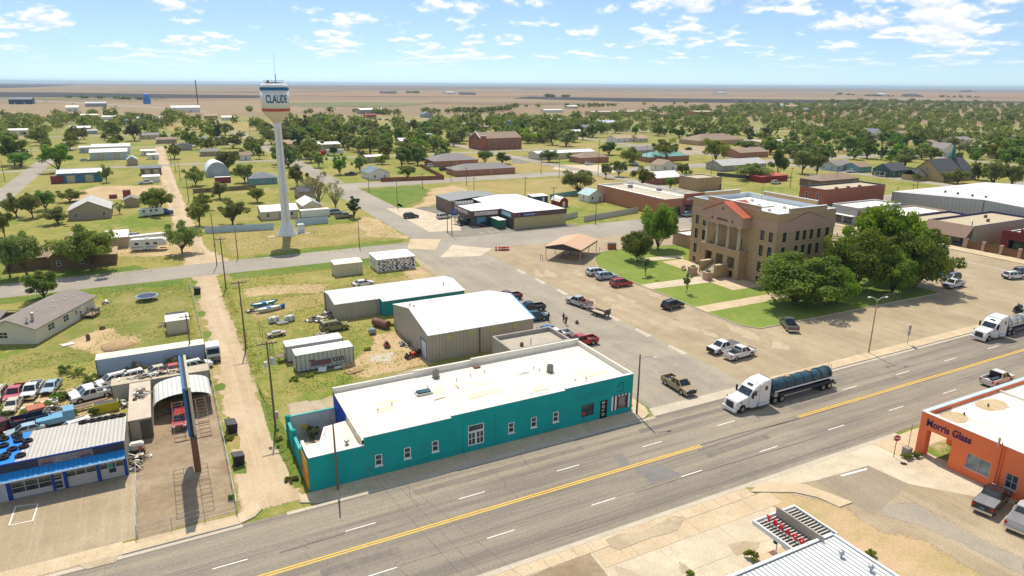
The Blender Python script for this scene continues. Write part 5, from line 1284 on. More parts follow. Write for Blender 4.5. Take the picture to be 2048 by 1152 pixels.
# ---- grocery
def grocery():
 t=thing('grocery_store','low grocery store with white roof and brown sign fascia beside the second street','store',(95.2,182.6))
 BR=M('brown_fascia',(.12,.085,.075),.75,.1);YW=M('khaki_block_wall',(.46,.40,.20),.85,.08)
 L,D,h=18.6,34.,3.6
 mb=MB();wall_face(mb,Vector((0,0)),Vector((1,0)),L,h,[]);wall_face(mb,Vector((L,0)),Vector((0,1)),D,h,[]);mb.build('wall',YW,t)
 wins=[(1.2+i*1.9,.6,1.5,2.2) for i in range(5)]
 mb=MB();wall_face(mb,Vector((-9.4,22)),Vector((0,-1)),12.5,3.2,wins,.2);wall_face(mb,Vector((-9.4,9.5)),Vector((1,0)),9.4,3.2,[(1.2,.4,3.2,2.4),(5.4,.1,2.0,2.4)],.2);wall_face(mb,Vector((0,9.5)),Vector((0,-1)),9.5,3.4,[],.2);mb.build('front_wall',M('dark_front',(.10,.095,.09),.7,.1),t)
 for u,z,w,hh in wins: window(t,(-9.33,22-u,z),R(-90),w,hh,frame=WHITE,bars=(1,1),dep=.1)
 window(t,(-8.2,9.56,.4),0,3.2,2.4,frame=TRIM_D,pane=M('window_poster_blue',(.16,.42,.55),.5,.3,1.5),bars=(1,1));window(t,(-4.0,9.56,.1),0,2.0,2.4,frame=TRIM_D,bars=(2,1))
 # sign fascia
 MB().box(-10.4,-10.1,9.2,22.4,3.0,4.9).box(-10.1,.0,8.9,9.2,3.0,4.9).box(-.3,0,-.2,8.9,3.2,5.1).box(0,L+.1,-.25,0,3.6,5.1).build('fascia',BR,t)
 MB().box(-10.1,-.3,9.2,22.4,2.95,3.05).build('soffit',W_WHITE,t)
 mb=MB();slab_roof(mb,[(-10.1,9.2,4.6),(.3,9.2,5.0),(9.3,14,5.9),(9.3,30,5.9),(-.2,31,5.0),(-.2,22.4,4.9),(-10.1,22.4,4.6)],.1);mb.build('roof',MET_W,t)
 mb=MB();slab_roof(mb,[(-.25,0.02,4.95),(L+.1,.02,4.95),(L+.1,34,4.95),(9.35,30,5.88),(9.35,14,5.88),(.35,9.2,5.0)],.1);mb.build('roof',M('white_roof_b',(.72,.75,.76),.5,.06,.3),t)
 # railing screen
 MB().box(-10.1,-3.5,22.42,22.5,4.9,5.9).build('roof_screen',M('screen_pale',(.6,.6,.56),.7,.1),t)
 for i in range(7): MB().box(-10.1+i*1.08,-10.0+i*1.08,22.36,22.42,4.9,5.95).build('screen_post',BR,t)
 # back store room
 bk=MB();bk.box(-8,12,31.02,45,0,4.6);bk.build('back_room',M('back_brown',(.20,.15,.12),.8,.12),t);mb=MB();slab_roof(mb,[(-8.3,30.9,4.7),(2,30.9,5.6),(2,45.3,5.6),(-8.3,45.3,4.7)],.1);slab_roof(mb,[(2.002,30.9,5.6),(12.3,30.9,4.7),(12.3,45.3,4.7),(2.002,45.3,5.6)],.1);mb.build('back_roof',M('grey_back_roof',(.24,.25,.25),.6,.1),t)
 # signs
 rd=M('sign_red_print',(.55,.04,.04),.5);WS=M('sign_panel',(.74,.72,.68),.6)
 MB().box(-9.2,-1.2,8.84,8.9,3.45,4.5).build('sign_board',WS,t);marks(t,-5.2,8.835,3.97,10,.74,.7,rd)
 for i,ch in enumerate('.......'):
  MB().box(-10.46,-10.4,20.6-i*1.5,21.7-i*1.5,3.5,4.5).build('letter_panel',WS,t);marks(t,-10.465,21.15-i*1.5,4.0,1,.9,.7,rd if i % 3 else M('sign_navy',(.03,.04,.2),.5),'y',i)
 MB().box(-.36,-.3,1.5,8.0,3.5,4.7).build('sign_board',M('sign_cyan',(.25,.55,.62),.5,.2),t);marks(t,-.365,4.2,4.05,6,.8,.7,WHITE,'y',9)
 MB().box(2.0,7.8,-.32,-.25,3.75,4.85).build('sign_board',M('sign_navy'),t);marks(t,5.2,-.325,4.3,8,.5,.55,WHITE,'x',4)
 for x in (1.5,7.82): MB().box(x,x+.45,-.31,-.25,3.85,4.7).build('sign_end',rd,t)
 for (x,y) in ((3,12),(4.2,9)): MB().cyl((x,y,5.),(x,y,6.1),.07,n=6).build('vent_pipe',STEEL,t)
grocery()
dc=thing('green_container','dark green storage container with pale roof beside the grocery wall','container',(91.0,184.5));MB().box(0,2.5,0,6.2,.35,2.75).build('body',M('container_green',(.02,.14,.09),.6,.12,rib=(1,.5)),dc);MB().box(-.05,2.55,-.05,6.25,2.75,2.83).build('roof',WHITE_MEMB,dc);MB().box(.1,2.4,.2,6.0,.1,.35).build('underframe',DARKST,dc);[MB().box(2.5,2.53,.3+i*1.6,1.1+i*1.6,.6,2.5).build('label_panel',M('label_mint',(.4,.6,.5),.6),dc) for i in range(2)];MB().box(.2,2.3,-.03,0,.45,2.65).build('door',MATS['container_green'],dc)
# ---- street signs and yard sheds near the grocery
gs=thing('roadside_sign','blue and white sign board on a post beside the grocery car park','sign',(82.44,198.84));MB().cyl((0,0,0),(0,0,2.4),.12,n=6).build('post',DARKST,gs);MB().box(-1.5,1.5,-.15,.15,2.2,2.7).build('lower_panel',WHITE,gs);MB().box(-.9,.9,-.15,.15,2.75,4.6).build('upper_panel',M('sign_blue',(.02,.09,.32),.5,.1),gs)
for z in (4.1,3.5): marks(gs,0,-.155,z,4,.36,.36,WHITE,'x',int(z))
marks(gs,0,-.155,2.45,7,.36,.28,M('sign_red_print'))
cot=build('cottage','small white cottage with pale blue metal roof and porch left of the brick store','house',(143.41,216.04),(150.5,212.71),7.,2.7,'gy',1.9,W_WHITE,M('pale_aqua_roof',(.42,.60,.62),.5,.1,rib=(1,.6)),None,ov=.4)
build('garden_shed','dark blue garden shed with pale roof beside the red barn shed','shed',(123.55,222.88),(130.09,221.06),4.,2.4,'shed',.3,M('navy_siding',(.03,.08,.16),.7,.1),WHITE_MEMB,[('f',4.2,.02,.9,1.9,'door',WHITE)],ov=.15)
def barn_shed():
 A=(128.01,209.96);t=thing('barn_shed','small red barn shaped garden shed with white gambrel roof','shed',A,0)
 L,D=3.6,6.;t.rotation_euler=(0,0,0)
 pr=[(0,0),(L,0),(L,2.1),(L*.82,3.0),(L/2,3.5),(L*.18,3.0),(0,2.1)]
 MB().extr(pr,0,D,'y').build('wall',M('barn_red',(.28,.04,.03),.8,.12),t)
 mb=MB();r=[(-.15,2.05),(L*.18,3.08),(L/2,3.6),(L*.82,3.08),(L+.15,2.05)]
 for i in range(4): slab_roof(mb,[(r[i][0],-.15,r[i][1]),(r[i+1][0],-.15,r[i+1][1]),(r[i+1][0],D+.15,r[i+1][1]),(r[i][0],D+.15,r[i][1])],.08)
 mb.build('roof',WHITE_MEMB,t);MB().box(1.3,2.3,-.04,-.002,.1,2.0).build('door',WHITE,t)
barn_shed()
# ---- brick stores
ot=build('brick_store','long red brick store with shopfront and two roof units behind the square','store',(150,178.6),(167,178.6),40,6.0,'flat',0,BRICK_O,M('gravel_roof',(.52,.47,.36),.9,.1,.3),[('f',.8,.2,3.4,3.0,'win3',TRIM_D),('f',4.4,.2,2.6,3.0,'win3',TRIM_D),('f',9.2,.02,2.2,2.7,'door',TRIM_D),('f',11.8,.3,4.4,2.8,'win3',TRIM_D)],drop_=.6,cap=WHITE_MEMB)
MB().box(8.2,17.1,-.4,-.02,3.6,7.3).build('sign_fascia',BRICK_R,ot);MB().box(8.2,17.1,-1.8,-.42,3.2,3.5).build('shop_awning',M('awning_navy',(.02,.03,.06),.7),ot)
lettering('old town co.',1.35,WHITE,ot,(12.6,-.43,5.6),depth=.02,bold=.01)
MB().box(1.2,3.2,5,39,5.42,5.6).build('roof_strip',WHITE_MEMB,ot);MB().box(11,13,5,39,5.42,5.6).build('roof_strip',WHITE_MEMB,ot)
for (x,y) in ((8,30),(12,18)): MB().box(x,x+1.4,y,y+1.4,5.41,6.5).build('roof_unit',M('unit_grey',(.25,.25,.25),.6),ot)
build('tan_block_store','windowless tan brick block building behind the courthouse','building',(200.8,223.23),(213.25,215.85),11,5.4,'flat',0,BRICK_T,M('tan_flat_roof',(.50,.42,.30),.9,.1),[('f',13,.02,1.0,2.1,'door',TRIM_D)],drop_=.4)
b2=build('brick_store','two storey red and tan brick store right of the courthouse roof','store',(200.5,156.5),(232,156.5),10.5,9.0,'flat',0,BRICK_R,M('tan_flat_roof'),[('l',2.5,5.4,1.1,2.0,'win'),('l',7.0,5.4,1.1,2.0,'win'),('l',2.5,.6,2.2,2.4,'win3',TRIM_D),('l',6.0,.6,2.2,2.4,'win3',TRIM_D)],drop_=.5,cap=SH_DARK)
MB().box(-.12,-.004,-.02,10.52,0.002,8.9).build('tan_front',BRICK_T,b2) if False else None
MB().box(0,31.5,-.08,-.004,3.2,3.45).build('string_course',SH_DARK,b2)
for x in (6,12,18): MB().box(x,x+.9,.4,1.2,8.55,9.5).build('chimney_stub',BRICK_R,b2)
s1=build('shop','grey boxy shop front with white canopy behind the big courthouse trees','shop',(196.5,140.5),(218,140.5),9.5,5.6,'flat',0,W_GREY,WHITE_MEMB,[('l',1,.3,3,2.4,'win3',TRIM_D),('l',5,.3,3,2.4,'win3',TRIM_D)],drop_=.4)
MB().box(-2.4,-.01,.2,9.3,2.9,3.05).build('shop_canopy',WHITE,s1);marks(s1,-.01,4.2,4.2,6,.7,.45,M('faded_grey_print'),'y')
build('shop','low shop with white roof and red brick rear parapet beside the grey shop','shop',(197,128.8),(224,128.8),11.4,4.6,'flat',0,BRICK_R,WHITE_MEMB,[('l',1,.3,3,2.4,'win3',TRIM_D),('l',6,.3,3,2.4,'win3',TRIM_D)],drop_=.4,cap=M('parapet_tan',(.5,.4,.28),.8))
build('shop','low shop with pale roof and dark blue parapet left of the shingled shop','shop',(198,119.4),(224,119.4),9.,4.6,'flat',0,W_TAN,M('tan_flat_roof'),[('l',1,.3,3,2.4,'win3',TRIM_D)],drop_=.5,cap=M('navy_cap',(.05,.05,.13),.7))
def mansard_shop():
 t=build('shop','tan shop with steep brown shingle awning front facing the square','shop',(199,106.6),(230,106.6),12.4,5.6,'flat',0,M('tan_stucco',(.38,.31,.235),.85,.08),M('tan_flat_roof'),[('l',1.2,.3,3,2.2,'win3',TRIM_D),('l',5,.02,1.2,2.2,'door',TRIM_D),('l',7.6,.3,3,2.2,'win3',TRIM_D)],drop_=.5,cap=M('navy_cap'))
 mb=MB();slab_roof(mb,[(-.05,12.6,5.75),(-3.2,12.6,2.7),(-3.2,-.3,2.7),(-.05,-.3,5.75)],.12);mb.build('shingle_awning',M('mansard_shingle',(.30,.205,.15),.9,.12,.8,rib=(1,.45)),t)
 MB().extr([(-.05,5.6),(-3.1,2.65),(-.05,2.65)],-.28,-.2,'y').build('awning_end',M('awning_end_brown',(.14,.09,.065),.8),t)
 for y in (0,4,8,12): MB().box(-3.1,-2.7,y-.2,y+.2,0,2.65).build('awning_post',M('tan_stucco'),t)
 for (x,y) in ((14,4),(20,8)): MB().box(x,x+1.3,y,y+.3,5.12,5.9).build('roof_unit',RUST,t)
 MB().cyl((3,2,5.1),(3,2,6.5),.12,n=8).build('flue',DARKST,t)
mansard_shop()
def red_front():
 t=thing('shop','dark red stepped false-front shop at the right edge of the picture','shop',(205,88))
 L,D=20,14
 walls_on(t,L,D,4.4,'flat',0,M('maroon_paint',(.27,.045,.045),.75,.1),{'l': [(2,.1,9,2.6)]},.6);flat_on(t,L,D,4.4,M('maroon_paint'),MET_B,.3)
 MB().box(-.4,-.01,0,D,4.47,5.2).build('false_front',M('maroon_paint'),t);MB().box(-.402,-.012,4.6,9.4,5.2,6.2).build('false_front',M('maroon_paint'),t);MB().box(-.404,-.014,5.8,8.2,6.2,6.8).build('false_front',M('maroon_paint'),t)
 MB().lathe([(.55,0),(.55,.05)],14).build('emblem',M('emblem_dark',(.08,.03,.04),.7),t,loc=(-.47,7,5.6))
 MB().box(.62,.7,2,11,.1,2.7).build('dark_glazing',PANE,t)
red_front()
def brown_fence():
 t=thing('brown_fence','brown board fence with tan brick piers along the east side of the square','fence',(196.2,70))
 n=8;pier=MB().box(-.3,.3,-.35,.35,0,2.5).box(-.36,.36,-.41,.41,2.5,2.62).mesh('pier',BRICK_P)
 board=MB().box(-.05,.05,.02,.42,.12,2.15).mesh('board',M('fence_boards',(.20,.105,.055),.85,.2))
 for i in range(n+1): put('pier',pier,t,(0,i*4.5,0))
 for i in range(n):
  for k in range(8): put('board',board,t,(0,i*4.5+.42+k*.458,random.uniform(-.02,.02)))
  MB().box(.06,.12,i*4.5+.4,i*4.5+4.1,1.7,1.82).build('rail',WOOD_R,t)
brown_fence()
wh=build('warehouse','huge pale grey warehouse with low white gable roof at the right edge','warehouse',(233,92),(290,92),62,6.6,'gx',1.6,M('pale_grey_metal',(.50,.50,.48),.6,.05,.3,rib=(1,1.2)),M('warehouse_roof',(.72,.72,.70),.55,.06,.2),[],ov=.1)
for y in (5,12,20,27): MB().cyl((6,31+y*.6,8.0),(6,31+y*.6,8.7),.35,n=10).build('roof_ventilator',DARKST,wh)
MB().box(-.12,-.04,-.05,.15,0,6.7).box(-.12,-.04,30.9,31.1,0,8.2).box(-.12,-.04,61.9,62.1,0,6.7).build('corner_trim',RUST,wh)
for i in range(4): mb=MB();slab_roof(mb,[(2+i*9,33,8.3),(3.2+i*9,33,8.3),(3.2+i*9,60,6.95),(2+i*9,60,6.95)],.02);mb.build('skylight_strip',M('skylight_white',(.8,.82,.84),.4),wh)
# ---- left side dwellings
mob=thing('mobile_home','long cream mobile home with brown-grey shingle roof at the left edge','house',(-21.63,132.76),math.atan2(16.4,7.7))
def mobile():
 t=mob;L,D,h=18.1,8.4,2.75
 sp=[('f',3.4,.95,2.0,1.25,'win2'),('f',7.9,.95,1.7,1.25,'win2'),('f',11.6,1.1,.75,.9,'win'),('f',13.6,.5,1.0,2.0,'door',WHITE),('l',2.2,.95,1.6,1.2,'win2')]
 holes=openings(t,L,D,sp);walls_on(t,L,D,h,'gx',1.5,M('cream_vinyl',(.66,.60,.48),.75,.05),holes);roof_on(t,L,D,h,'gx',1.5,M('brown_grey_shingles',(.27,.235,.21),.9,.14,.7,bump=.02,fine=5),.4)
 w=MB();w.box(3,9,8.42,13,0,2.7);w.build('rear_wing',M('cream_vinyl'),t);mb=MB();slab_roof(mb,[(2.7,8,3.0),(6,8,4.1),(6,13.3,4.1),(2.7,13.3,3.0)],.12);slab_roof(mb,[(6.002,8,4.1),(9.3,8,3.0),(9.3,13.3,3.0),(6.002,13.3,4.1)],.12);mb.build('rear_roof',M('brown_grey_shingles'),t)
 for (x,y,z) in ((6,3,3.9),(9,2,3.55),(11,3.2,3.95),(13,2.4,3.7),(14.6,3,3.9),(15.6,2,3.55)): MB().cyl((x,y,z-.1),(x,y,z+.3),.12,n=8).build('roof_vent',WHITE,t)
 MB().cyl((2.4,1.6,3.3),(2.4,1.6,4.7),.22,n=10).lathe([(.3,4.7),(.3,4.82),(.05,4.9)],10,(2.4,1.6)).build('chimney_pipe',STEEL,t)
 ds=thing_part('satellite_dish',t,(1.1,1.8,3.45));MB().cyl((0,0,0),(0,0,.7),.04,n=5).build('mast',DARKST,ds);d=MB().lathe([(.0,0),(.25,.05),(.45,.16)],14).build('dish',M('dish_grey',(.35,.35,.35),.5),ds,loc=(0,0,.75));d.rotation_euler=(R(60),0,R(40))
 dk=thing_part('deck',t,(13.0,-2.3,0));MB().box(0,2.3,0,2.25,.55,.65).build('deck_floor',WOOD,dk)
 for i in range(3): MB().box(2.3+i*.3,2.6+i*.3,.3,1.9,.4-i*.16,.46-i*.16).build('step',WOOD,dk)
 for (x,y) in ((.05,.05),(1.15,.05),(2.25,.05),(.05,2.2),(2.25,2.1)): put('deck_post',cached('dkp',lambda: MB().box(-.05,.05,-.05,.05,0,1.55).mesh('deck_post',WOOD)),dk,(x,y,0))
 MB().box(0,2.3,.02,.08,1.35,1.43).box(0,.06,.1,2.2,1.35,1.43).build('deck_rail',WOOD,dk)
 MB().box(16.2,17.2,-1.3,-.3,0,1.0).build('heat_pump',M('condenser_grey'),t)
mobile()
bh=build('brick_house','dark brown brick house with steep gable behind elm trees at left','house',(-25,187),(-16.2,187),15,3.2,'gy',3.2,M('brown_brick',(.20,.135,.085),.9,.15,1.2,bump=.02,fine=9),M('straw_shingles',(.40,.30,.185),.9,.15),[('f',1.3,1.0,.9,1.2,'win'),('f',6.0,1.0,.9,1.2,'win')],ov=.3)
MB().box(8.82,13.5,.6,9,0,2.6).build('side_wing',MATS['brown_brick'],bh);mb=MB();slab_roof(mb,[(8.8,.2,3.0),(13.8,.2,2.6),(13.8,9.4,2.6),(8.8,9.4,3.0)],.12);mb.build('wing_roof',MATS['straw_shingles'],bh);MB().box(-9,-.02,3,14,0,2.8).build('rear_wing',MATS['brown_brick'],bh);mb=MB();slab_roof(mb,[(-9.4,2.6,2.9),(0,2.6,2.9),(0,8.5,4.6),(-9.4,8.5,4.6)],.12);slab_roof(mb,[(0,14.4,2.9),(-9.4,14.4,2.9),(-9.4,8.502,4.6),(0,8.502,4.6)],.12);mb.build('rear_roof',SH_BROWN,bh)
build('white_outbuilding','white roofed tan outbuilding beside the fifth-wheel camper','shed',(-14.51,207.33),(-9.18,204.75),9,2.9,'shed',.3,W_TAN,WHITE_MEMB,[],ov=.2)
# -- HOUSES AND BARNS FURTHER OUT
W_TEAL=M('teal_siding',(.16,.33,.34),.75,.1);W_YEL=M('pale_yellow_siding',(.58,.50,.30),.8,.08);W_BRN=M('brown_siding',(.22,.155,.105),.85,.1)
FAR=[
 # name, label, category, left base, right base, depth, wall height, roof kind, rise, wall, roof
 ('house','tan house with wide low white-grey gable and french doors','house',(-26.75,257.44),(-15.03,254.69),14,3.0,'gy',2.8,W_TAN,M('pale_grey_shingles',(.50,.49,.47),.9,.1)),
 ('shed','small tan gabled shed right of the wide gabled tan house','shed',(-11.61,276.01),(-7.06,274.99),6,2.6,'gy',1.0,W_TAN,SH_GREY),
 ('metal_shed','blue metal shed with white roof facing a bare dirt yard','shed',(-38.78,355.91),(-22.09,355.27),11,4.2,'gx',1.0,W_BLUE,MET_W),
 ('storage_building','brown siding storage building with grey roof beside the alley','building',(-6.92,371.35),(2.06,371.39),8,3.2,'gx',.9,W_BRN,SH_BLUE),
 ('carport_shed','low white roofed shed behind the white pickup by the alley','shed',(-5.84,342.43),(0.72,344.74),5,2.4,'shed',.3,W_WHITE,WHITE_MEMB),
 ('workshop','long white metal workshop with bright roof left of the alley','workshop',(-32.33,452.98),(-13.87,456.51),18,4.4,'gx',1.2,M('pale_blue_siding',(.45,.50,.52),.6,.1),MET_W),
 ('workshop','second white roofed workshop standing behind the long one','workshop',(-33.26,487.19),(-12.9,495.36),12,4.6,'gx',1.2,W_WHITE,MET_W),
 ('house','small tan house with teal hip roof at the workshop corner','house',(-13.41,417.58),(-8.5,417.92),9,3.2,'gy',1.6,W_TAN,M('aqua_roof',(.35,.50,.52),.6)),
 ('house','pale blue flat house left of the white workshops','house',(-41.16,504.24),(-33.88,508.12),9,3.4,'gx',.6,M('pale_blue_siding'),WHITE_MEMB),
 ('mobile_home','white mobile home beside the alley right of the workshops','house',(-7.02,478.96),(0.72,465.66),7,2.9,'gx',.6,W_WHITE,WHITE_MEMB),
 ('mobile_home','lower white roofed mobile home nearest the alley','house',(-3.6,451.94),(2.21,443.39),6,2.7,'gx',.5,W_WHITE,WHITE_MEMB),
 ('house','beige gabled house with grey roof far up the alley at left','house',(-8.78,612.11),(5.1,611.77),12,3.0,'gx',1.6,W_CREAM,SH_GREY),
 ('house','brown roofed low house right of the alley far end','house',(2.45,571.55),(15.79,556.36),11,2.8,'gx',1.3,W_TAN,SH_BROWN),
 ('house','grey-blue house with two gables right of the far alley','house',(20.83,544.99),(35.13,548.11),11,3.0,'gx',1.7,W_GREY,SH_BLUE),
 ('house','brown gabled house with white porch roof left of the tower','house',(38.27,533.01),(47.87,533.41),12,3.2,'gy',2.2,W_BRN,SH_BLUE),
 ('house','grey gabled house behind the quonset hut','house',(12.29,502.81),(22.48,498.37),9,2.8,'gy',1.6,W_GREY,SH_DARK),
 ('house','tan house with brown roof left of the water tower stem','house',(24.76,455.03),(35.24,453.67),9,2.8,'gx',1.4,W_TAN,SH_GREY),
 ('house','brown roofed house close to the tower stem on its left','house',(43.61,422),(49.34,422.4),8,2.8,'gx',1.6,W_WHITE,SH_BROWN),
 ('house','slate roofed teal house just left of the tower stem','house',(35.31,316.49),(46.73,314.63),10,2.8,'hip',2.0,W_TEAL,SH_BLUE),
 ('house','dark roofed tan house among bare trees right of the tower','house',(47,269.16),(52.67,266.49),9,2.8,'gx',1.4,W_TAN,SH_DARK),
 ('house','cream house with white metal roof left of the tower base','house',(28.34,231.15),(39.57,228.67),10,2.8,'gx',1.2,W_CREAM,MET_W),
 ('house','cream gabled annex with white roof right of the tower stem','house',(42.49,236.27),(48.69,235.41),12,2.8,'gy',1.6,W_CREAM,MET_WY),
 ('barn','dark navy barn far out at the left edge of town','barn',(-237.54,1683.11),(-199.49,1637.79),40,9.,'gx',4.,M('navy_barn',(.04,.07,.13),.7),SH_BLUE),
 ('metal_shed','white roofed shed by the left edge among trees','shed',(-104.77,698.3),(-91.19,698.95),14,4.,'gx',1.,W_WHITE,MET_W),
 ('metal_shed','white roofed dark shed beside a pale blue trailer','shed',(-61.93,699.84),(-46.6,713.96),16,4.5,'gx',1.2,W_GREY,MET_W),
 ('mobile_home','pale blue mobile home in front of the dark shed','house',(-56.57,691.13),(-40.91,691.25),5,3.,'gx',.6,M('pale_blue_siding'),MET_B),
 ('mobile_home','white mobile home with royal blue neighbour in the far left field','house',(-42.84,826.29),(-28.67,830.38),8,3.6,'gx',.6,M('pale_blue_siding'),WHITE_MEMB),
 ('metal_shed','royal blue metal shed beside a white mobile home','shed',(-28.21,830.21),(-19.2,836.55),10,4.2,'gx',.8,M('royal_blue',(.03,.10,.30),.6),M('royal_blue')),
 ('house','long cream roofed house in the far left fields','house',(-74.52,995.51),(-56.17,1016.45),12,3.4,'gx',1.2,W_TAN,M('cream_roof')),
 ('house','long white roofed house right of the cream roofed one','house',(-48.74,947.49),(-27.86,952.4),12,3.4,'gx',1.2,W_WHITE,WHITE_MEMB),
 ('house','row house with grey-blue roof left of the far big shed','house',(-12.24,898.11),(11.18,877.93),14,3.6,'gx',1.6,W_GREY,MET_B),
 ('barn','large white roofed shed on the far fields left of the mast','barn',(30.38,1115.22),(69.17,1180.76),26,7.,'gx',2.5,W_WHITE,MET_W),
 ('barn','pale barn with tan roof behind the far left houses','barn',(-108.61,1218.42),(-92.21,1253.97),20,6.,'gx',2.5,W_WHITE,M('cream_roof')),
 ('barn','long low barn with white roof beyond the county road','barn',(-98.24,1452.45),(-65.28,1472.17),24,6.,'gx',2.,W_GREY,MET_B),
 ('house','tan roofed house under the far mast','house',(60.35,933.21),(75.18,941.32),12,3.6,'gx',1.8,W_TAN,M('tan_shingles',(.45,.33,.22),.9)),
 ('house','cream roofed house right of the far mast','house',(76.19,889.03),(90.71,896.15),12,3.4,'gx',1.6,W_WHITE,M('cream_roof')),
 ('house','white house with blue-grey roof and teal stripe north of the street','house',(86.55,307),(96.17,312.09),15,3.0,'gy',2.2,W_WHITE,SH_BLUE),
 ('workshop','tan workshop with white roof and a red truck in front','workshop',(92.51,456.5),(109.64,460.43),16,4.4,'gx',1.0,W_TAN,MET_W),
 ('house','brown gabled house left of the white roofed workshop','house',(78.97,477.68),(96.14,503.72),10,3.,'gx',2.2,W_CREAM,M('tan_shingles')),
 ('metal_shed','white roofed open shed behind the nursing home trees','shed',(104.73,377.66),(115.3,381.31),9,3.4,'gx',.6,W_TAN,WHITE_MEMB),
 ('nursing_home','long brick nursing home wing with grey hip roof on third street','building',(127.53,307.76),(159.34,301.69),13,2.9,'hip',2.2,BRICK_O,SH_GREY),
 ('nursing_home','rear brick wing with grey hip roof behind the long wing','building',(132.46,351.85),(157.89,340.39),16,3.0,'hip',3.0,BRICK_O,SH_GREY),
 ('metal_shed','distant white roofed shed by the county road','shed',(273.61,996.43),(307.85,1021.69),22,6.,'gx',2.,W_GREY,MET_W),
 ('house','distant red building behind the line of parked cars','house',(245.76,879.56),(260.17,888.64),10,4.,'gx',1.5,BRICK_R,M('maroon_paint')),
 ('house','slate blue house near the far fields right of the road','house',(319.36,867.34),(333.5,877.1),12,4.5,'gy',3.,W_GREY,SH_BLUE),
 ('metal_shed','small bright red metal shed among far trees','shed',(255.07,646.81),(271.19,666.74),10,4.2,'gx',1.,M('bright_red',(.5,.05,.03),.6),M('bright_red')),
 ('house','white roofed house among trees left of the brick church','house',(158.41,486.11),(168.58,477.15),12,3.2,'gx',1.6,W_CREAM,MET_W),
 ('house','pale blue roofed house in trees behind the nursing home','house',(182.79,510.18),(201.25,513.02),12,3.2,'hip',2.,W_GREY,MET_B),
 ('house','tan flat roofed house right of the small red shed','house',(265.01,610.31),(291.23,615.77),12,3.2,'gx',.8,W_TAN,SH_BROWN),
 ('house','blue house at the far edge behind the brick church','house',(321.47,637.94),(336.87,640.92),12,4.4,'gy',3.,M('mid_blue_siding',(.13,.24,.36),.7),SH_BLUE),
 ('house','brown hip roofed house right of the brick church','house',(269.98,495.22),(285.76,482.98),12,3.,'hip',2.8,BRICK_T,SH_BROWN),
 ('storage_building','long beige metal building with white roof behind the bank','building',(200.44,349.09),(240.48,359.69),12,3.6,'gx',1.0,W_CREAM,M('white_roof_b')),
 ('bank','small brick bank with brown hip roof','bank',(213.34,328.94),(232,326.24),13,3.2,'hip',2.4,BRICK_O,SH_BROWN),
 ('house','cream gabled house with white roof and small addition','house',(325.1,521.25),(334.81,504.27),11,3.,'gx',2.,W_YEL,MET_W),
 ('house','tan roofed house with pale porch behind the empty lot','house',(318.42,442.37),(335.17,440.47),12,3.,'gx',2.,W_WHITE,M('tan_shingles')),
 ('house','small tan roofed house right of the porch house','house',(335.47,435.14),(345.09,436.28),10,3.,'gx',2.,W_CREAM,M('tan_shingles')),
 ('office','long brick office with teal hip roof','office',(252.4,325.9),(281.86,306.82),12,3.,'hip',2.2,BRICK_O,SH_TEAL),
 ('house','grey shingled house behind the teal roofed office','house',(272.83,355.72),(286.78,353.12),10,3.,'gx',2.,W_GREY,SH_GREY),
 ('community_hall','broad grey-brown roofed hall behind the pale green trees','hall',(358.8,390.94),(403.64,395.95),22,3.4,'hip',4.,BRICK_T,SH_BROWN),
 ('school_wing','long brown brick building with low brown roof','building',(318.01,322.05),(342,301.55),16,3.4,'gx',2.,BRICK_O,SH_BROWN),
 ('house','pale grey house with cross gables behind black fence','house',(259.76,264.86),(291.24,267.39),12,3.,'gx',2.4,W_GREY,M('pale_grey_shingles')),
 ('brick_house','red brick house with white metal roof behind the brick store','house',(197.65,244.82),(211.31,238.5),10,3.0,'gx',2.2,BRICK_R,MET_W),
 ('house','small white gabled house behind the white roofed brick house','house',(231.43,280.06),(241.69,280.1),9,3.,'gy',2.4,W_WHITE,SH_BROWN),
 ('barn_shed','dark red open shed with pale roof and truck under it','shed',(245.77,226.17),(263.1,227.54),7,2.6,'shed',.4,M('barn_red'),SH_RED),
 ('house','pale blue bungalow with grey roof right of centre','house',(315.97,243.98),(329.26,240.33),10,2.9,'gx',2.,M('pale_blue_siding'),SH_GREY),
 ('house','teal walled garage house with grey-brown roof','house',(322.19,234.13),(331.91,232.02),10,2.8,'gx',1.8,W_TEAL,SH_BROWN),
 ('house','dark green bungalow with charcoal roof and white porch','house',(319.45,213.6),(332.86,213.75),10,3.2,'gx',3.,W_GREEN,SH_DARK),
 ('brick_office','low brown brick office with tan hip roof behind the courthouse','office',(255.75,202.5),(280.94,202.73),11,3.2,'hip',2.,M('brown_brick'),SH_BROWN),
 ('metal_shed','tan brown roofed garage with pale door at the right edge','garage',(463.97,240.91),(471.22,231.35),12,3.4,'gx',1.4,W_TAN,M('maroon_paint')),
 ('house','house with bright red roof in the tree belt','house',(761.59,621.85),(779.56,615.16),14,4.,'hip',3.,W_CREAM,M('bright_red_roof',(.62,.12,.08),.7)),
 ('house','tall white gabled house deep in the tree belt','house',(543.89,386.33),(553.35,382.37),10,5.,'gy',3.4,W_WHITE,SH_BLUE),
 ('house','pale grey two storey house right of the church spire','house',(444.94,265.89),(457.97,263.57),10,5.,'gy',3.4,W_WHITE,SH_GREY),
 ('house','tan roofed house in trees right of the white gabled house','house',(670.42,447.32),(675.59,437.03),12,3.4,'hip',2.6,W_CREAM,M('tan_shingles')),
 ('house','brown roofed house in the tree belt below the red roof','house',(584.38,388),(605.41,385.71),12,3.2,'gx',2.,W_TAN,SH_BROWN),
 ('school_wing','wide flat tan building left of the dense green trees','building',(381.08,346.38),(410.88,354.88),24,4.4,'gx',.8,M('parapet_tan'),M('pale_tan_roof',(.52,.47,.4),.8)),
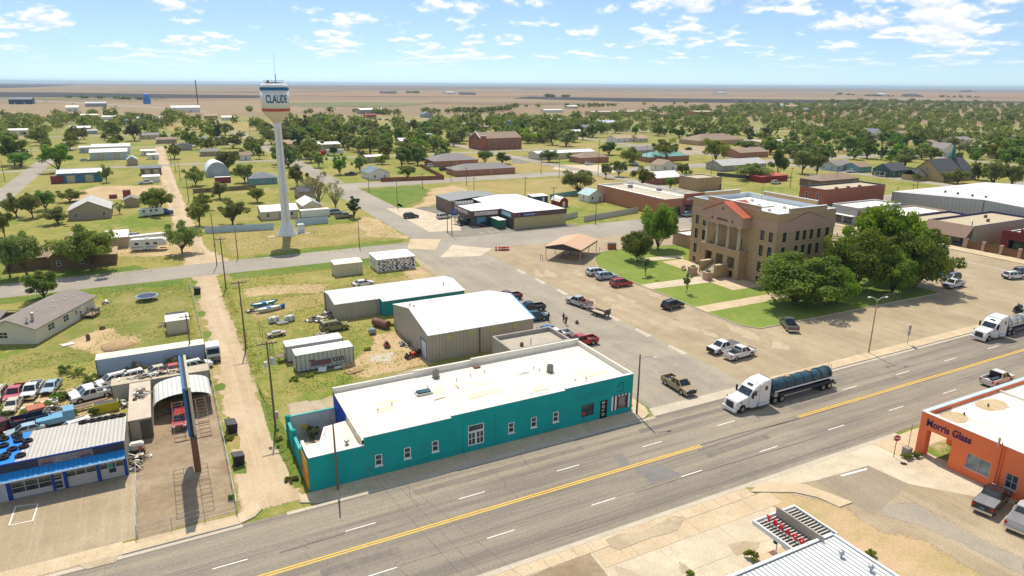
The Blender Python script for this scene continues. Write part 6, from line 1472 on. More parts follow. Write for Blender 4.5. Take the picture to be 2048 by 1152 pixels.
 ('school','long tan flat school building in the distance','school',(566.49,825.9),(679.65,857.29),24,5.4,'gx',.8,BRICK_T,M('pale_tan_roof')),
 ('school','brown brick gymnasium behind trees at centre right','school',(702,795.17),(736.26,765.98),26,6.4,'gx',1.,BRICK_O,M('tan_flat_roof')),
 ('house','house with broad white metal roof in the middle distance','house',(394.08,677.77),(420.62,678.34),14,3.6,'hip',2.6,W_GREY,MET_W),
 ('mobile_home','long low white building far behind the middle trees','house',(560.51,977.48),(594.72,966.16),14,4.,'gx',1.,W_WHITE,WHITE_MEMB),
 ('mobile_home','white and tan mobile homes at the far edge of the pasture','house',(699.87,1130.22),(722.21,1123.46),12,4.,'gx',1.4,W_CREAM,WHITE_MEMB),
 ('house','blue grey roofed house with white walls behind middle trees','house',(370.03,568.09),(390.27,567.99),11,3.4,'gx',2.,W_WHITE,SH_BLUE),
 ('house','pale teal house with white trim in the middle trees','house',(424.3,615.93),(444.8,617.53),11,4.,'gx',2.4,M('pale_teal',(.38,.5,.5),.7),MET_B),
 ('house','pink roofed house in trees before the brick gymnasium','house',(646.16,781.31),(661.38,775.9),11,3.4,'hip',2.4,W_CREAM,M('pink_roof',(.5,.28,.25),.8)),
 ('house','pale blue roofed house in the far right tree belt','house',(1190.79,1079.17),(1213.4,1072.63),14,4.,'hip',3.,W_WHITE,MET_B),
 ('house','cream house with tan roof near the far tree edge','house',(1163.88,1020.94),(1189.79,1013.21),14,4.,'hip',3.,W_WHITE,M('tan_shingles')),
 ('house','slate gabled house in the far right tree belt','house',(1012.58,850.73),(1030.5,844.86),14,4.,'gy',3.,W_GREY,SH_BLUE),
 ('house','white roofed house peeking out left of the red roof','house',(630.32,545.13),(640.59,541.12),11,3.4,'gx',2.,W_GREY,WHITE_MEMB),
 ('house','grey roofed house deep in the right tree belt','house',(548.86,319),(571.93,319.16),12,3.4,'gx',2.,W_CREAM,SH_GREY),
 ('house','white walled house at the far right tree edge','house',(628.57,327.4),(644.85,326.27),12,3.6,'gx',2.,W_WHITE,SH_GREY),
 ('house','brown roofed house under the yellow-green trees at right','house',(503.9,310.27),(511.62,306.93),11,3.4,'gx',2.,W_CREAM,SH_BROWN),
 ('farm','distant farm shed with blue roof on the open plain','barn',(957.34,3124.05),(985.29,3123.58),60,9.,'gx',3.,W_GREY,SH_BLUE),
 ('farm','distant farm shed with grey roof right of the blue one','barn',(965.12,3045.27),(994.81,3044.45),60,8.,'gx',3.,W_GREY,SH_DARK),
 ('farm','long distant white farm shed on the plain at centre','barn',(1173.01,2887.81),(1210.1,2886.03),60,8.,'gx',3.,W_WHITE,MET_B),
 ('farm','dark distant farm sheds on the plain right of centre','barn',(1162.78,2683.15),(1215.12,2679.21),60,8.,'gx',3.,W_GREY,SH_DARK),
 ('farm','tiny white farm building on the far plain at right','barn',(3073.6,2170.64),(3117.42,2165.61),60,10.,'gx',3.,W_WHITE,MET_W),
 ('farm','tiny dark farm buildings on the far plain at right','barn',(3120.91,2034.86),(3148.34,2031.33),60,10.,'gx',3.,W_GREY,SH_DARK),
 ('farm','tiny blue-white farm building left of the right-hand farm','barn',(2685.12,2815.49),(2725.35,2813.57),60,8.,'gx',3.,W_WHITE,MET_B),
]
for r in FAR:
 nm,lab,cat,A,B,dep,h,kind,rise,wm,rm=r
 L=abs(B[0]-A[0])
 far=A[1]>900 or A[0]**2+A[1]**2>900**2
 sp=[] if far or 'shed' in cat or 'barn' in cat else auto_open(L,dep,h,3.6 if L<16 else 5.)
 if nm in ('metal_shed','workshop','barn','storage_building'): sp=[('f',L*.2,.02,min(3.2,L*.25),min(3.2,h-.6),'garage',M('shed_door_tan',(.5,.44,.32),.7)),('f',L*.62,.02,min(3.2,L*.25),min(3.2,h-.6),'garage',MATS['shed_door_tan'])]
 build(nm,lab,cat,A,B,dep,h,kind,rise,wm,rm,sp)
# ---- quonset hut
def quonset():
 A=(20.4,354.78);t=thing('quonset_hut','white half-round quonset hut right of the alley','hut',(20.2,352));rr,D,n=5.4,17.,18
 mb=MB();pr=[(rr-math.cos(math.pi*i/n)*rr,math.sin(math.pi*i/n)*rr*1.25) for i in range(n+1)]
 for i in range(n): mb.poly([(pr[i][0],0,pr[i][1]),(pr[i+1][0],0,pr[i+1][1]),(pr[i+1][0],D,pr[i+1][1]),(pr[i][0],D,pr[i][1])])
 mb.build('shell',M('quonset_shell',(.74,.76,.77),.5,.06,rib=(1,1.)),t)
 MB().poly([(p[0],.12,p[1]) for p in pr]).build('end_wall',M('quonset_end',(.36,.42,.48),.6,.1),t);MB().poly([(p[0],D-.1,p[1]) for p in reversed(pr)]).build('end_wall',MATS['quonset_end'],t)
 MB().box(3.2,7.6,.02,.1,0,3.6).build('sliding_door',M('quonset_door',(.45,.5,.55),.6),t)
quonset()
# ---- brick church in the north and stone church with spire in the east
def brick_church():
 t=thing('brick_church','large red brick church with white trimmed gable front','church',(195.5,424));L,D,h=31,18,7.6
 sp=[('f',6+i*4.2,2.4,1.6,4.2,'win3',WHITE) for i in range(6)]+[('l',7.6,3.,2.8,5.,'win2',WHITE),('l',3,1,1.2,2.,'win'),('l',13.6,1,1.2,2.,'win')]+[('f',6.2+i*4.2,.3,1.2,1.2,'win') for i in range(6)]
 walls_on(t,L,D,h,'gx',3.6,BRICK_R,openings(t,L,D,sp));roof_on(t,L,D,h,'gx',3.6,SH_BROWN,.1)
 MB().box(-.3,3.6,-1.2,-.01,0,9.4).build('corner_tower',BRICK_R,t);MB().box(-.3,3.6,18.01,19.2,0,9.4).build('corner_tower',BRICK_R,t)
 for y in (-1.2,18.0): MB().box(-.4,3.7,y-.05,y+1.25,9.4,9.7).build('tower_cap',WHITE,t)
 mb=MB()
 for a,b in (((0,7.8),(9,11.9)),((18,7.8),(9,11.9))): mb.cyl((-.1,a[0],a[1]),(-.1,b[0],b[1]),.35,n=4)
 mb.build('gable_trim',WHITE,t)
brick_church()
def spire_church():
 a,b=(325.27,191.3),(359.84,193)
 t=thing('stone_church','tan church with charcoal roof and dark green spire','church',(a[0],a[1]));L,D,h=26.,17.,2.6
 sp=[('f',2+i*4,.8,1.,1.4,'win') for i in range(6)]
 holes=openings(t,L,D,sp);walls_on(t,L,D,h,'gx',7.2,M('church_tan',(.46,.34,.17),.85,.1),holes);roof_on(t,L,D,h,'gx',7.2,SH_DARK,.5)
 MB().lathe([(.7,0),(.7,.12)],14).build('round_window',M('rose_glass',(.12,.08,.05),.4),t,loc=(-.12,D/2,5.4));t.children[-1].rotation_euler=(0,R(-90),0)
 MB().box(-7,-.02,8,16,0,2.6).build('side_wing',MATS['church_tan'],t);mb=MB();slab_roof(mb,[(-7.4,7.6,2.6),(0,7.6,2.6),(0,12,5.2),(-7.4,12,5.2)],.12);slab_roof(mb,[(0,16.4,2.6),(-7.4,16.4,2.6),(-7.4,12.002,5.2),(0,12.002,5.2)],.12);mb.build('wing_roof',SH_DARK,t)
 s=thing_part('spire',t,(18.5,8.5,9.2));MB().lathe([(2.0,-1.),(1.7,.8)],4).build('spire_base',SH_DARK,s,rz=R(45));MB().lathe([(1.5,.8),(.75,4.),(.06,8.4)],6).build('spire_cone',M('verdigris',(.03,.16,.15),.5,.3),s)
 for x in (3,9,15): MB().box(x,x+.3,-1.2,-.35,0,2.2).build('buttress',MATS['church_tan'],t)
spire_church()
g=[o for o in scene.objects if o.get('label','').startswith('dark green bungalow')][0]
MB().box(-2.6,-.02,1.2,7.2,2.3,2.45).build('porch_roof',SH_DARK,g);[MB().box(-2.6,-2.4,y,y+.2,0,2.3).build('porch_post',WHITE,g) for y in (1.3,4.1,6.9)];MB().box(-2.6,-2.52,1.5,6.9,.6,.8).build('porch_rail',WHITE,g)
g=[o for o in scene.objects if o.get('label','').startswith('white house with blue-grey')][0]
mb=MB();slab_roof(mb,[(-.4,6.5,2.99),(-.4,4.8,2.99),(g['L']/2,4.8,5.42),(g['L']/2,6.5,5.42)],.03);mb.build('teal_roof_strip',SH_TEAL,g)
# ---- far water tank and mast
wt=thing('blue_water_tank','bright blue domed water tank standing in the far left field','water tank',(0.14,1640.72));MB().lathe([(13,0),(13,16),(11.4,18),(10.6,19.5),(10.6,27),(8,31),(3,33),(.5,33.4)],24).build('tank',M('tank_blue',(.03,.22,.62),.5,.06),wt,smooth=False);MB().lathe([(13.08,12.5),(13.08,13.2)],24).build('tank_band',M('tank_band_dark',(.02,.12,.4),.5),wt)
wt.scale=(.55,.55,.62)
ms=thing('radio_mast','thin guyed lattice mast far behind the water tower','mast',(78.66,1344.81));hm=46.74;[MB().cyl((x,y,0),(x,y,hm),.35,n=4).build('mast_leg',DARKST,ms) for x,y in ((0,.6),(-.5,-.3),(.5,-.3))];MB().box(-.5,.5,-.3,.6,hm*.5,hm*.5+.5).build('mast_brace',DARKST,ms)
# ---- water tower
def water_tower():
 t=thing('water_tower','tall white water tower with blue band and name lettering','water tower',(31.6,204.))
 TW=M('tower_white',(.70,.72,.72),.45,.05,.12,dirt=((.5,.5,.48),.66,.4),fine=1.)
 MB().lathe([(3.0,0),(2.85,.3),(1.42,3.8),(1.26,5.5),(1.17,8),(1.06,18),(1.0,31.2),(1.25,32.2)],32).build('stem',TW,t,smooth=True)
 MB().lathe([(1.25,32.2),(2.1,33.2),(3.5,34.75),(3.76,35.15)],32).build('bowl',M('tower_cream',(.62,.56,.44),.5,.06),t,smooth=True)
 MB().lathe([(3.78,35.15),(3.78,35.85)],40).build('red_band',M('tower_red',(.50,.09,.05),.5,.1),t,smooth=True)
 MB().lathe([(3.76,35.85),(3.76,40.85)],40).build('tank',TW,t,smooth=True)
 MB().lathe([(3.84,40.75),(3.84,41.45)],40).build('blue_band',M('tower_blue',(.01,.13,.32),.5,.1),t,smooth=True)
 MB().lathe([(3.78,41.45),(3.7,41.9),(3.2,42.4),(2.2,42.7),(.4,42.85)],40).build('roof',TW,t,smooth=True)
 lm=M('tower_lettering',(.008,.11,.24),.5)
 # lettering wrapped on the tank, facing the camera side
 me=text_mesh('CLAUDE',2.9,.0,'CENTER',.08).copy();me.materials.clear();me.materials.append(lm)
 bm=bmesh.new();bm.from_mesh(me);bmesh.ops.subdivide_edges(bm,edges=bm.edges[:],cuts=2);bm.to_mesh(me);bm.free()
 ang0=math.atan2(-204.,-31.6)+R(7)
 for v in me.vertices:
  th=ang0+v.co.x*.56/3.8;z=38.3+v.co.y*1.02
  v.co=(3.8*math.cos(th),3.8*math.sin(th),z)
 put('lettering',me,t)
 MB().cyl((0.6,0,42.7),(0.6,0,50.2),.045,.02,n=5).cyl((.6,0,42.7),(.6,0,45),.1,n=6).build('antenna',DARKST,t);MB().box(-1.8,-1.2,-.4,.2,42.5,43.3).build('hatch',STEEL,t)
 ld=MB()
 for s in (-.2,.2): ld.cyl((s,-1.5,4.),(s,-1.08,31.),.03,n=4)
 for i in range(60): ld.cyl((-.2,-1.30+i*.0036,4.+i*.45),(.2,-1.30+i*.0036,4.+i*.45),.02,n=3)
 ld.build('ladder',STEEL,t)
 for z in (8,14,20,26): MB().lathe([(1.205-z*.006,z),(1.205-z*.006,z+.05)],24).build('weld_seam',M('seam_pale',(.55,.57,.57),.5),t)
 rl=MB()
 for i in range(20): a=i*math.pi/10;rl.cyl((2.6*math.cos(a),2.6*math.sin(a),42.4),(2.6*math.cos(a),2.6*math.sin(a),43.3),.03,n=4)
 rl.lathe([(2.62,43.25),(2.62,43.32),(2.56,43.32),(2.56,43.25)],24);ro=rl.build('roof_rail',STEEL,t)
 MB().box(3.4,5.2,.8,2.6,0,2.6).build('valve_box',M('box_pale',(.55,.6,.6),.6),t)
 MB().box(-5.6,-3.6,-1.6,.2,.02,.12).build('pad',CONC_W,t);MB().box(3.6,6.5,-1.2,.4,.02,.12).build('pad',CONC_W,t)
water_tower()
# -- VEHICLES
RIM=M('wheel_rim',(.45,.45,.45),.35,.1,metal=.7);CHROME=M('chrome',(.6,.6,.6),.2,.05,metal=.9);LAMP=M('headlamp_glass',(.75,.75,.72),.15,.05);TAIL=M('tail_lamp',(.45,.02,.02),.3,.05)
CARGLASS=glass('car_glass',(.015,.022,.025),.05)
PAINT0=paint('paint_base',(.5,.5,.5))
def bevel_mesh(me,w,seg=2,zmin=-9):
 bm=bmesh.new();bm.from_mesh(me);bm.normal_update()
 es=[e for e in bm.edges if len(e.link_faces)==2 and e.calc_face_angle(0)>.5 and min(v.co.z for v in e.verts)>zmin]
 bmesh.ops.bevel(bm,geom=es,offset=w,segments=seg,affect='EDGES',clamp_overlap=True);bm.to_mesh(me);bm.free();me.update();return me
def wheel(parent,x,y,r=.36,w=.24,rim=RIM,dual=False):
 k=('wh',r,w)
 ty=cached(k,lambda: MB().cyl((0,-w/2,0),(0,w/2,0),r,n=16).mesh('wheel',RUBBER));rm=cached(('rm',r,w),lambda: MB().cyl((0,-w/2-.012,0),(0,w/2+.012,0),r*.6,n=12).mesh('rim',RIM))
 o=put('wheel',ty,parent,(x,y,r));put('rim',rm,o);return o
def frustum(p,xa,xb,xa2,xb2,z0,z1,w0,w1,t,split=1,name='cabin'):
 "cabin with glass on its four sides; x rises towards the front"
 b=[(xa,-w0/2,z0),(xb,-w0/2,z0),(xb,w0/2,z0),(xa,w0/2,z0)];r=[(xa2,-w1/2,z1),(xb2,-w1/2,z1),(xb2,w1/2,z1),(xa2,w1/2,z1)]
 mb=MB();mb.v=b+r;mb.f=[(4,5,6,7),(0,1,5,4),(1,2,6,5),(2,3,7,6),(3,0,4,7)]
 me=mb.mesh(name,PAINT0);put(name,bevel_mesh(me,.05,2,z0+.05),p)['painted']=1
 def pane(q,nm,f0=0.,f1=1.):
  a,b_,c,d=[Vector(v) for v in q]
  if f0 or f1<1: a,b_,c,d=a.lerp(b_,f0),a.lerp(b_,f1),d.lerp(c,f1),d.lerp(c,f0)
  ce=(a+b_+c+d)/4;n=(b_-a).cross(d-a).normalized()
  MB().poly([ce+(v-ce)*.84+n*.015 for v in (a,b_,c,d)]).build(nm,CARGLASS,p)
 pane([b[1],b[2],r[2],r[1]],'windshield');pane([b[3],b[0],r[0],r[3]],'rear_window')
 for s in range(split):
  pane([b[0],b[1],r[1],r[0]],'side_window',s/split,(s+1)/split);pane([b[2],b[3],r[3],r[2]],'side_window',s/split,(s+1)/split)
def arch(xc,r,z): return [(xc+r*math.cos(a),z+r*math.sin(a)) for a in [math.pi*(1-i/8) for i in range(9)]]
def make_car(kind):
 p=thing(kind,'vehicle','car');W={'sedan': 1.82,'suv': 1.98,'pickup': 2.02,'van': 2.0}[kind];h=W/2
 if kind=='sedan':
  prof=[(-2.35,.32),*arch(-1.4,.38,.32),*arch(1.42,.38,.32),(2.35,.32),(2.38,.62),(2.2,.78),(1.1,.93),(-1.75,.98),(-2.3,.92),(-2.38,.6)];wx,wr=(-1.4,1.42),.33
  frustum(p,-1.85,1.15,-1.2,.25,.93,1.42,W-.1,W-.5,p,2);xl=2.3;zl=.66;belt=.7
 elif kind in ('suv','van'):
  prof=[(-2.45,.36),*arch(-1.45,.42,.36),*arch(1.48,.42,.36),(2.45,.36),(2.48,.75),(2.35,.95),(1.3,1.08),(-2.35,1.12),(-2.46,.9)];wx,wr=(-1.45,1.48),.37
  frustum(p,-2.38,1.45,-2.1,.55,1.06,1.78,W-.1,W-.42,p,3);xl=2.4;zl=.82
  for s in (-1,1): MB().box(-1.7,.4,s*.62-.03,s*.62+.03,1.79,1.85).build('roof_rail',DARKST,p)
 else:
  prof=[(-2.9,.48),*arch(-1.75,.47,.42),*arch(1.85,.47,.42),(2.85,.46),(2.92,.85),(2.82,1.05),(1.55,1.18),(-.62,1.2),(-.62,.80),(-2.86,.80),(-2.9,.6)];wx,wr=(-1.75,1.85),.41
  frustum(p,-.6,1.7,-.35,.85,1.16,1.92,W-.1,W-.42,p,2);xl=2.82;zl=.92
  for s in (-1,1): q=MB().box(-2.88,-.63,s*h-(.1 if s>0 else 0),s*h+(0 if s>0 else .1),.801,1.22).build('bed_wall',PAINT0,p);q['painted']=1
  q=MB().box(-2.9,-2.82,-h+.102,h-.102,.802,1.2).build('tailgate',PAINT0,p);q['painted']=1
  MB().box(-2.81,-.64,-h+.105,h-.105,.805,.83).build('bed_floor',M('bed_liner',(.04,.04,.042),.8),p)
 me=MB().extr(prof,-h,h,'y').mesh('body',PAINT0);put('body',bevel_mesh(me,.055,2,.6),p)['painted']=1
 MB().box(prof[0][0]-.08,prof[0][0]+.1,-h+.08,h-.08,.36,.6).build('rear_bumper',CHROME if kind=='pickup' else BLACK,p);fx=max(x for x,z in prof)
 MB().box(fx-.12,fx+.07,-h+.08,h-.08,.36,.6).build('front_bumper',CHROME if kind=='pickup' else BLACK,p);MB().box(fx-.1,fx+.02,-.5,.5,.62,.62+(zl-.58)).build('grille',BLACK,p)
 MB().box(prof[0][0]+.2,fx-.2,-h+.12,h-.12,.22,.4).build('underbody',BLACK,p)
 for s in (-1,1):
  MB().box(xl-.08,xl+.12,s*(h-.3)-.2,s*(h-.3)+.2,zl-.1,zl+.1).build('headlight',LAMP,p)
  MB().box(-xl-.13,-xl+.06,s*(h-.16)-.12,s*(h-.16)+.12,zl-.1,zl+.22).build('taillight',TAIL,p)
  MB().box(1.0,1.16,s*(h+.1)-.1,s*(h+.1)+.1,.98 if kind=='sedan' else 1.2,1.12 if kind=='sedan' else 1.4).build('mirror',BLACK,p)
  for x in wx: wheel(p,x,s*(h-.13),wr)
 return p
PROTO={k: make_car(k) for k in ('sedan','suv','pickup','van')}
def repaint(o,m):
 for c in o.children:
  if c.get('painted'): c.material_slots[0].link='OBJECT';c.material_slots[0].material=m
CARCOL=dict(white=(.74,.74,.72),silver=(.48,.50,.52),black=(.015,.015,.018),red=(.42,.02,.025),maroon=(.16,.012,.02),blue=(.02,.13,.36),navy=(.02,.03,.08),tan=(.36,.28,.15),green=(.02,.07,.07),grey=(.20,.21,.22),ltblue=(.38,.50,.58),olive=(.26,.25,.08),cream=(.60,.55,.42),pink=(.55,.12,.14),gunmetal=(.10,.12,.12))
def car(kind,col,label,p,head,cat=None,sc=1.):
 o=inst(PROTO[kind],label,(p[0],p[1],.03),R(head));o['category']=cat or {'suv': 'SUV','pickup': 'pickup truck','van': 'van','sedan': 'car'}[kind]
 if sc != 1.: o.scale=(sc,)*3
 repaint(o,paint('paint_'+col,CARCOL[col]));o.name={'suv': 'suv','pickup': 'pickup_truck','van': 'van','sedan': 'sedan_car'}[kind]
 return o
tanp=car('pickup','tan','tan pickup truck driving down the court street to the highway',(63.84,70.11),268);MB().box(-.5,.5,-.1,.1,0,.5).build('cargo_box',STEEL,tanp,loc=(-1.2,0,.84));MB().box(2.9,3.05,-.8,.8,.45,1.0).build('grille_guard',BLACK,tanp)
a=car('pickup','white','white pickup with covered bed facing left, rear of the pair on the square',(80.56,78.41),182);MB().box(-2.85,-.66,-.95,.95,1.22,1.27).build('bed_cover',M('bed_cover_grey',(.12,.12,.13),.6),a);MB().box(2.9,3.05,-.85,.85,.4,1.1).build('grille_guard',BLACK,a)
a=car('pickup','white','white pickup with open bed facing right, front of the pair on the square',(81.01,75.25),4);MB().box(-1.0,-.65,-.8,.8,.84,1.5).build('tool_box',M('cargo_grey',(.15,.16,.17),.6),a);MB().box(2.9,3.05,-.85,.85,.4,1.1).build('grille_guard',BLACK,a)
car('pickup','gunmetal','grey-green pickup in the shade below the courthouse trees',(99.6,81.57),58)
car('suv','black','black SUV parked alone on the square south of the saplings',(88.13,100.29),8)
car('suv','white','white SUV at the curved lawn kerb, leftmost of three',(88.39,127.59),-6);car('suv','ltblue','pale blue SUV between the white and red ones at the lawn',(88.41,123.76),-6);car('suv','red','red SUV at the lawn kerb, rightmost of three',(88.13,117.59),-4)
car('pickup','black','black pickup parked nose-in at the right end of the metal building',(61.76,111.2),175);car('suv','green','dark green SUV beside the black pickup at the metal building',(59.95,106.13),-8)
car('sedan','blue','bright blue car parked at the corner of the tan metal building',(57.87,98.74),188);car('pickup','white','white pickup half hidden behind the teal store roof',(58.42,95.68),180);car('pickup','red','red pickup behind the back corner of the teal store',(60.78,91.31),180)
car('pickup','maroon','dark red pickup behind the white metal roof ridge',(61.04,119.51),180)
car('pickup','silver','silver pickup at the east lawn kerb beside the trees',(154.24,84.28),182);car('suv','navy','dark SUV just behind the silver pickup by the trees',(159.2,87.71),182);car('suv','blue','blue SUV mostly hidden behind the courthouse trees',(161.18,90.54),182)
car('suv','white','white SUV parked near the right edge on the square',(174.08,82.3),-14);car('suv','gunmetal','dark car behind the white SUV at the right edge',(180.1,83.25),-14)
a=car('pickup','white','white pickup driving right on the highway behind the orange shop',(108.2,50.3),1);MB().box(-2.7,-.8,-.8,-.3,.84,1.4).build('cargo',M('cargo_navy',(.03,.05,.1),.7),a);MB().box(-.75,-.65,-.8,.8,.84,1.95).build('headache_rack',BLACK,a)
a=car('pickup','black','black and maroon pickup with bed cover by the orange shop',(74.41,32.54),12);MB().box(-2.85,-.66,-.95,.95,1.22,1.27).build('bed_cover',M('bed_cover_pale',(.22,.22,.23),.5),a);MB().box(-2.97,-2.9,-.18,.18,.75,.9).build('licence_plate',M('plate_blue',(.05,.3,.5),.4),a)
a=car('pickup','silver','silver pickup with bed cover cut by the right picture edge',(74.09,29.21),12);MB().box(-2.85,-.66,-.95,.95,1.22,1.27).build('bed_cover',MATS['bed_cover_pale'],a)
# flatbed pickup with a utility trailer
a=car('pickup','silver','silver work pickup loaded with gear towing a small trailer',(72.21,109.93),103);MB().box(-2.7,-.8,-.9,.9,.84,1.3).blob((-1.3,.2,1.5),.45,2,(1,1,.8)).build('cargo',M('cargo_maroon',(.16,.06,.06),.8,.4,3.),a);MB().box(-3.0,-.64,-1.1,1.1,1.23,1.28).build('flat_deck',BLACK,a)
ut=thing('utility_trailer','small open utility trailer with pale plank deck behind the work pickup','trailer',(72.39,102.91),R(103));[MB().box(-1.9,1.9,y,y+.28,.55,.6).build('plank',M('pale_planks',(.55,.43,.31),.85,.15),ut) for y in (-.9,-.6,-.3,0,.3,.6)];MB().box(-1.95,1.95,-.98,-.92,.5,.9).box(-1.95,1.95,.9,.96,.5,.9).build('side_rail',DARKST,ut);MB().tube([(1.9,0,.5),(3.4,0,.5)],.06,5).build('drawbar',DARKST,ut);[wheel(ut,0,s*1.08,.33,.2) for s in (-1,1)];MB().box(-2.0,-1.92,-.95,.95,.6,1.7).build('ramp_gate',M('gate_mesh',(.16,.15,.13),.7),ut)
# junk yard and left side
JY=[('pickup','pink','faded red pickup in the junk row, between the cream car and white pickup',(-21.49,109.82),262),('pickup','white','white pickup with scrap in its bed in the junk row',(-19.57,109.95),262),('sedan','ltblue','silver-blue sedan at the right end of the junk row',(-17.39,110.34),258),('sedan','cream','cream white sedan standing in front of the junk row',(-21.36,105.77),262),('van','cream','cream vehicle cut by the left edge in the junk row',(-23.69,109.86),262),
 ('pickup','white','white single-cab pickup in front of the grey container',(-11.91,104.49),192),('sedan','white','white car half hidden behind the single-cab pickup',(-12.95,106.63),200),('suv','white','white SUV against the long trailer, leftmost of the group',(-9.53,108.71),196),('van','white','white van beside it against the long trailer',(-7.52,108.7),194),('sedan','cream','cream white car in brush behind the grey container',(-3.99,110),190),('sedan','pink','faded red car behind the pipes on the grey container',(-1.94,109.6),190),('van','white','white van nearest the alley behind the grey container',(1.69,109.3),10),
 ('van','white','white van right behind the tyre shop roof',(-13.36,94.15),200),('van','cream','white car behind the row of tyres on the shop roof',(-11.15,93.62),190),('sedan','ltblue','pale blue car behind the blue tarp roof',(-18.82,96.6),190),('pickup','maroon','dark pickup bed at the left edge behind the blue roof',(-21.66,98.31),30),('suv','red','red car under the arched carport beside the billboard',(-1.34,90.78),264)]
for k,c,l,p,hd in JY: car(k,c,l,p,hd,None,.9)
MID=[('sedan','white','white and green beetle-like car behind the long shed roof',(37.17,142.58),8),('suv','olive','old olive green off-road wagon beside the scrap piles',(24.87,117.4),2),('van','black','black van on the drive by the grocery',(72.93,213.74),-4),('suv','white','white SUV parked left of the grocery sign',(82.44,208.23),10),('suv','ltblue','pale SUV parked by the grocery front, farther one',(90.52,217.68),10),('sedan','ltblue','pale car half behind the grocery fascia',(90.43,213.49),30),('sedan','navy','dark car parked at the far grocery corner',(91.36,226.15),10),('pickup','green','dark pickup beside the grocery windows',(84.96,195.84),12),('sedan','navy','dark blue car in front of the groceries sign',(89.65,190.94),14),
 ('pickup','white','white pickup by the low shed beside the alley',(-4.87,338.5),0),('sedan','silver','silver car in front of the white workshop',(-35.06,454.2),0),('pickup','tan','tan pickup by the white trailer right of the tower',(53.03,223.22),5),('suv','ltblue','pale SUV behind the tan pickup near the tower',(52.39,231.57),5),('suv','white','white SUV parked at the bank',(213.83,320.5),0),('pickup','white','white pickup on the lawn right of the bank',(236.62,310.25),0),('suv','white','white car by the nursing home wing',(131.04,347.36),5),('van','black','black van by the nursing home front',(131.34,330.2),5),('pickup','navy','dark pickup beside the white and blue house',(83.14,330.15),5),
 ('suv','white','white SUV on the street behind the low brick office',(280.78,227.28),-5),('suv','navy','dark SUV beside the white one behind the brick office',(286.16,224.81),-5),('pickup','white','white pickup in front of the bungalows',(319.29,235.46),-5),('suv','white','white car in front of the red open shed',(249.28,220.93),0),('suv','ltblue','pale car behind the old brick store shopfront',(158.39,176.02),10),('suv','navy','dark car before the old brick store',(155.28,181.62),10),('pickup','black','dark pickup in the tan lot behind the pale trees',(328.05,369.42),5),('sedan','navy','dark car on the workshop driveway by the street',(-54.71,665.46),0),('pickup','white','white pickup under the trees right of centre',(301.81,487.62),5),('sedan','white','white car on the street in the far right trees',(574.75,333.63),20),('van','white','white car beside the old pickup by the long camper',(-7.89,217.11),0)]
for k,c,l,p,hd in MID: car(k,c,l,p,hd)
QP=[((234.17,959.12),'black'),((235.58,927.18),'gunmetal'),((238.66,911.02),'navy'),((241.06,888.34),'black'),((250.91,863.82),'red'),((250.63,837.26),'grey'),((256.75,828.55),'navy'),((260.59,796.09),'gunmetal'),((181.8,802.38),'black'),((181.18,780.57),'white'),((181.56,667.71),'silver'),((178.34,594.85),'white'),((196.06,956.62),'black'),((20.83,1984.97),'white'),((-199.89,1878.41),'white'),((-131.68,1655.78),'white'),((-50.91,1468.08),'white'),((481.16,1117.67),'white'),((488.09,1091.07),'silver'),((501.9,1086.68),'white'),((506.79,1061.49),'ltblue'),((529.7,1077.85),'white')]
ORD=('first','second','third','fourth','fifth','sixth','seventh','eighth','ninth','tenth','eleventh','twelfth','thirteenth','fourteenth','fifteenth','sixteenth','seventeenth','eighteenth','nineteenth','twentieth','twenty-first','twenty-second')
for i,(p,c) in enumerate(sorted(QP,key=lambda q: math.atan2(q[0][0],q[0][1]))): k='suv' if i % 3 else 'pickup';o=car(k,c,'tiny distant %s %s, %s from the left of those beyond the houses' % ({'ltblue': 'pale blue','gunmetal': 'dark grey'}.get(c,c),k,ORD[i]),p,-6+(i*37) % 14);o['group']='distant vehicles'
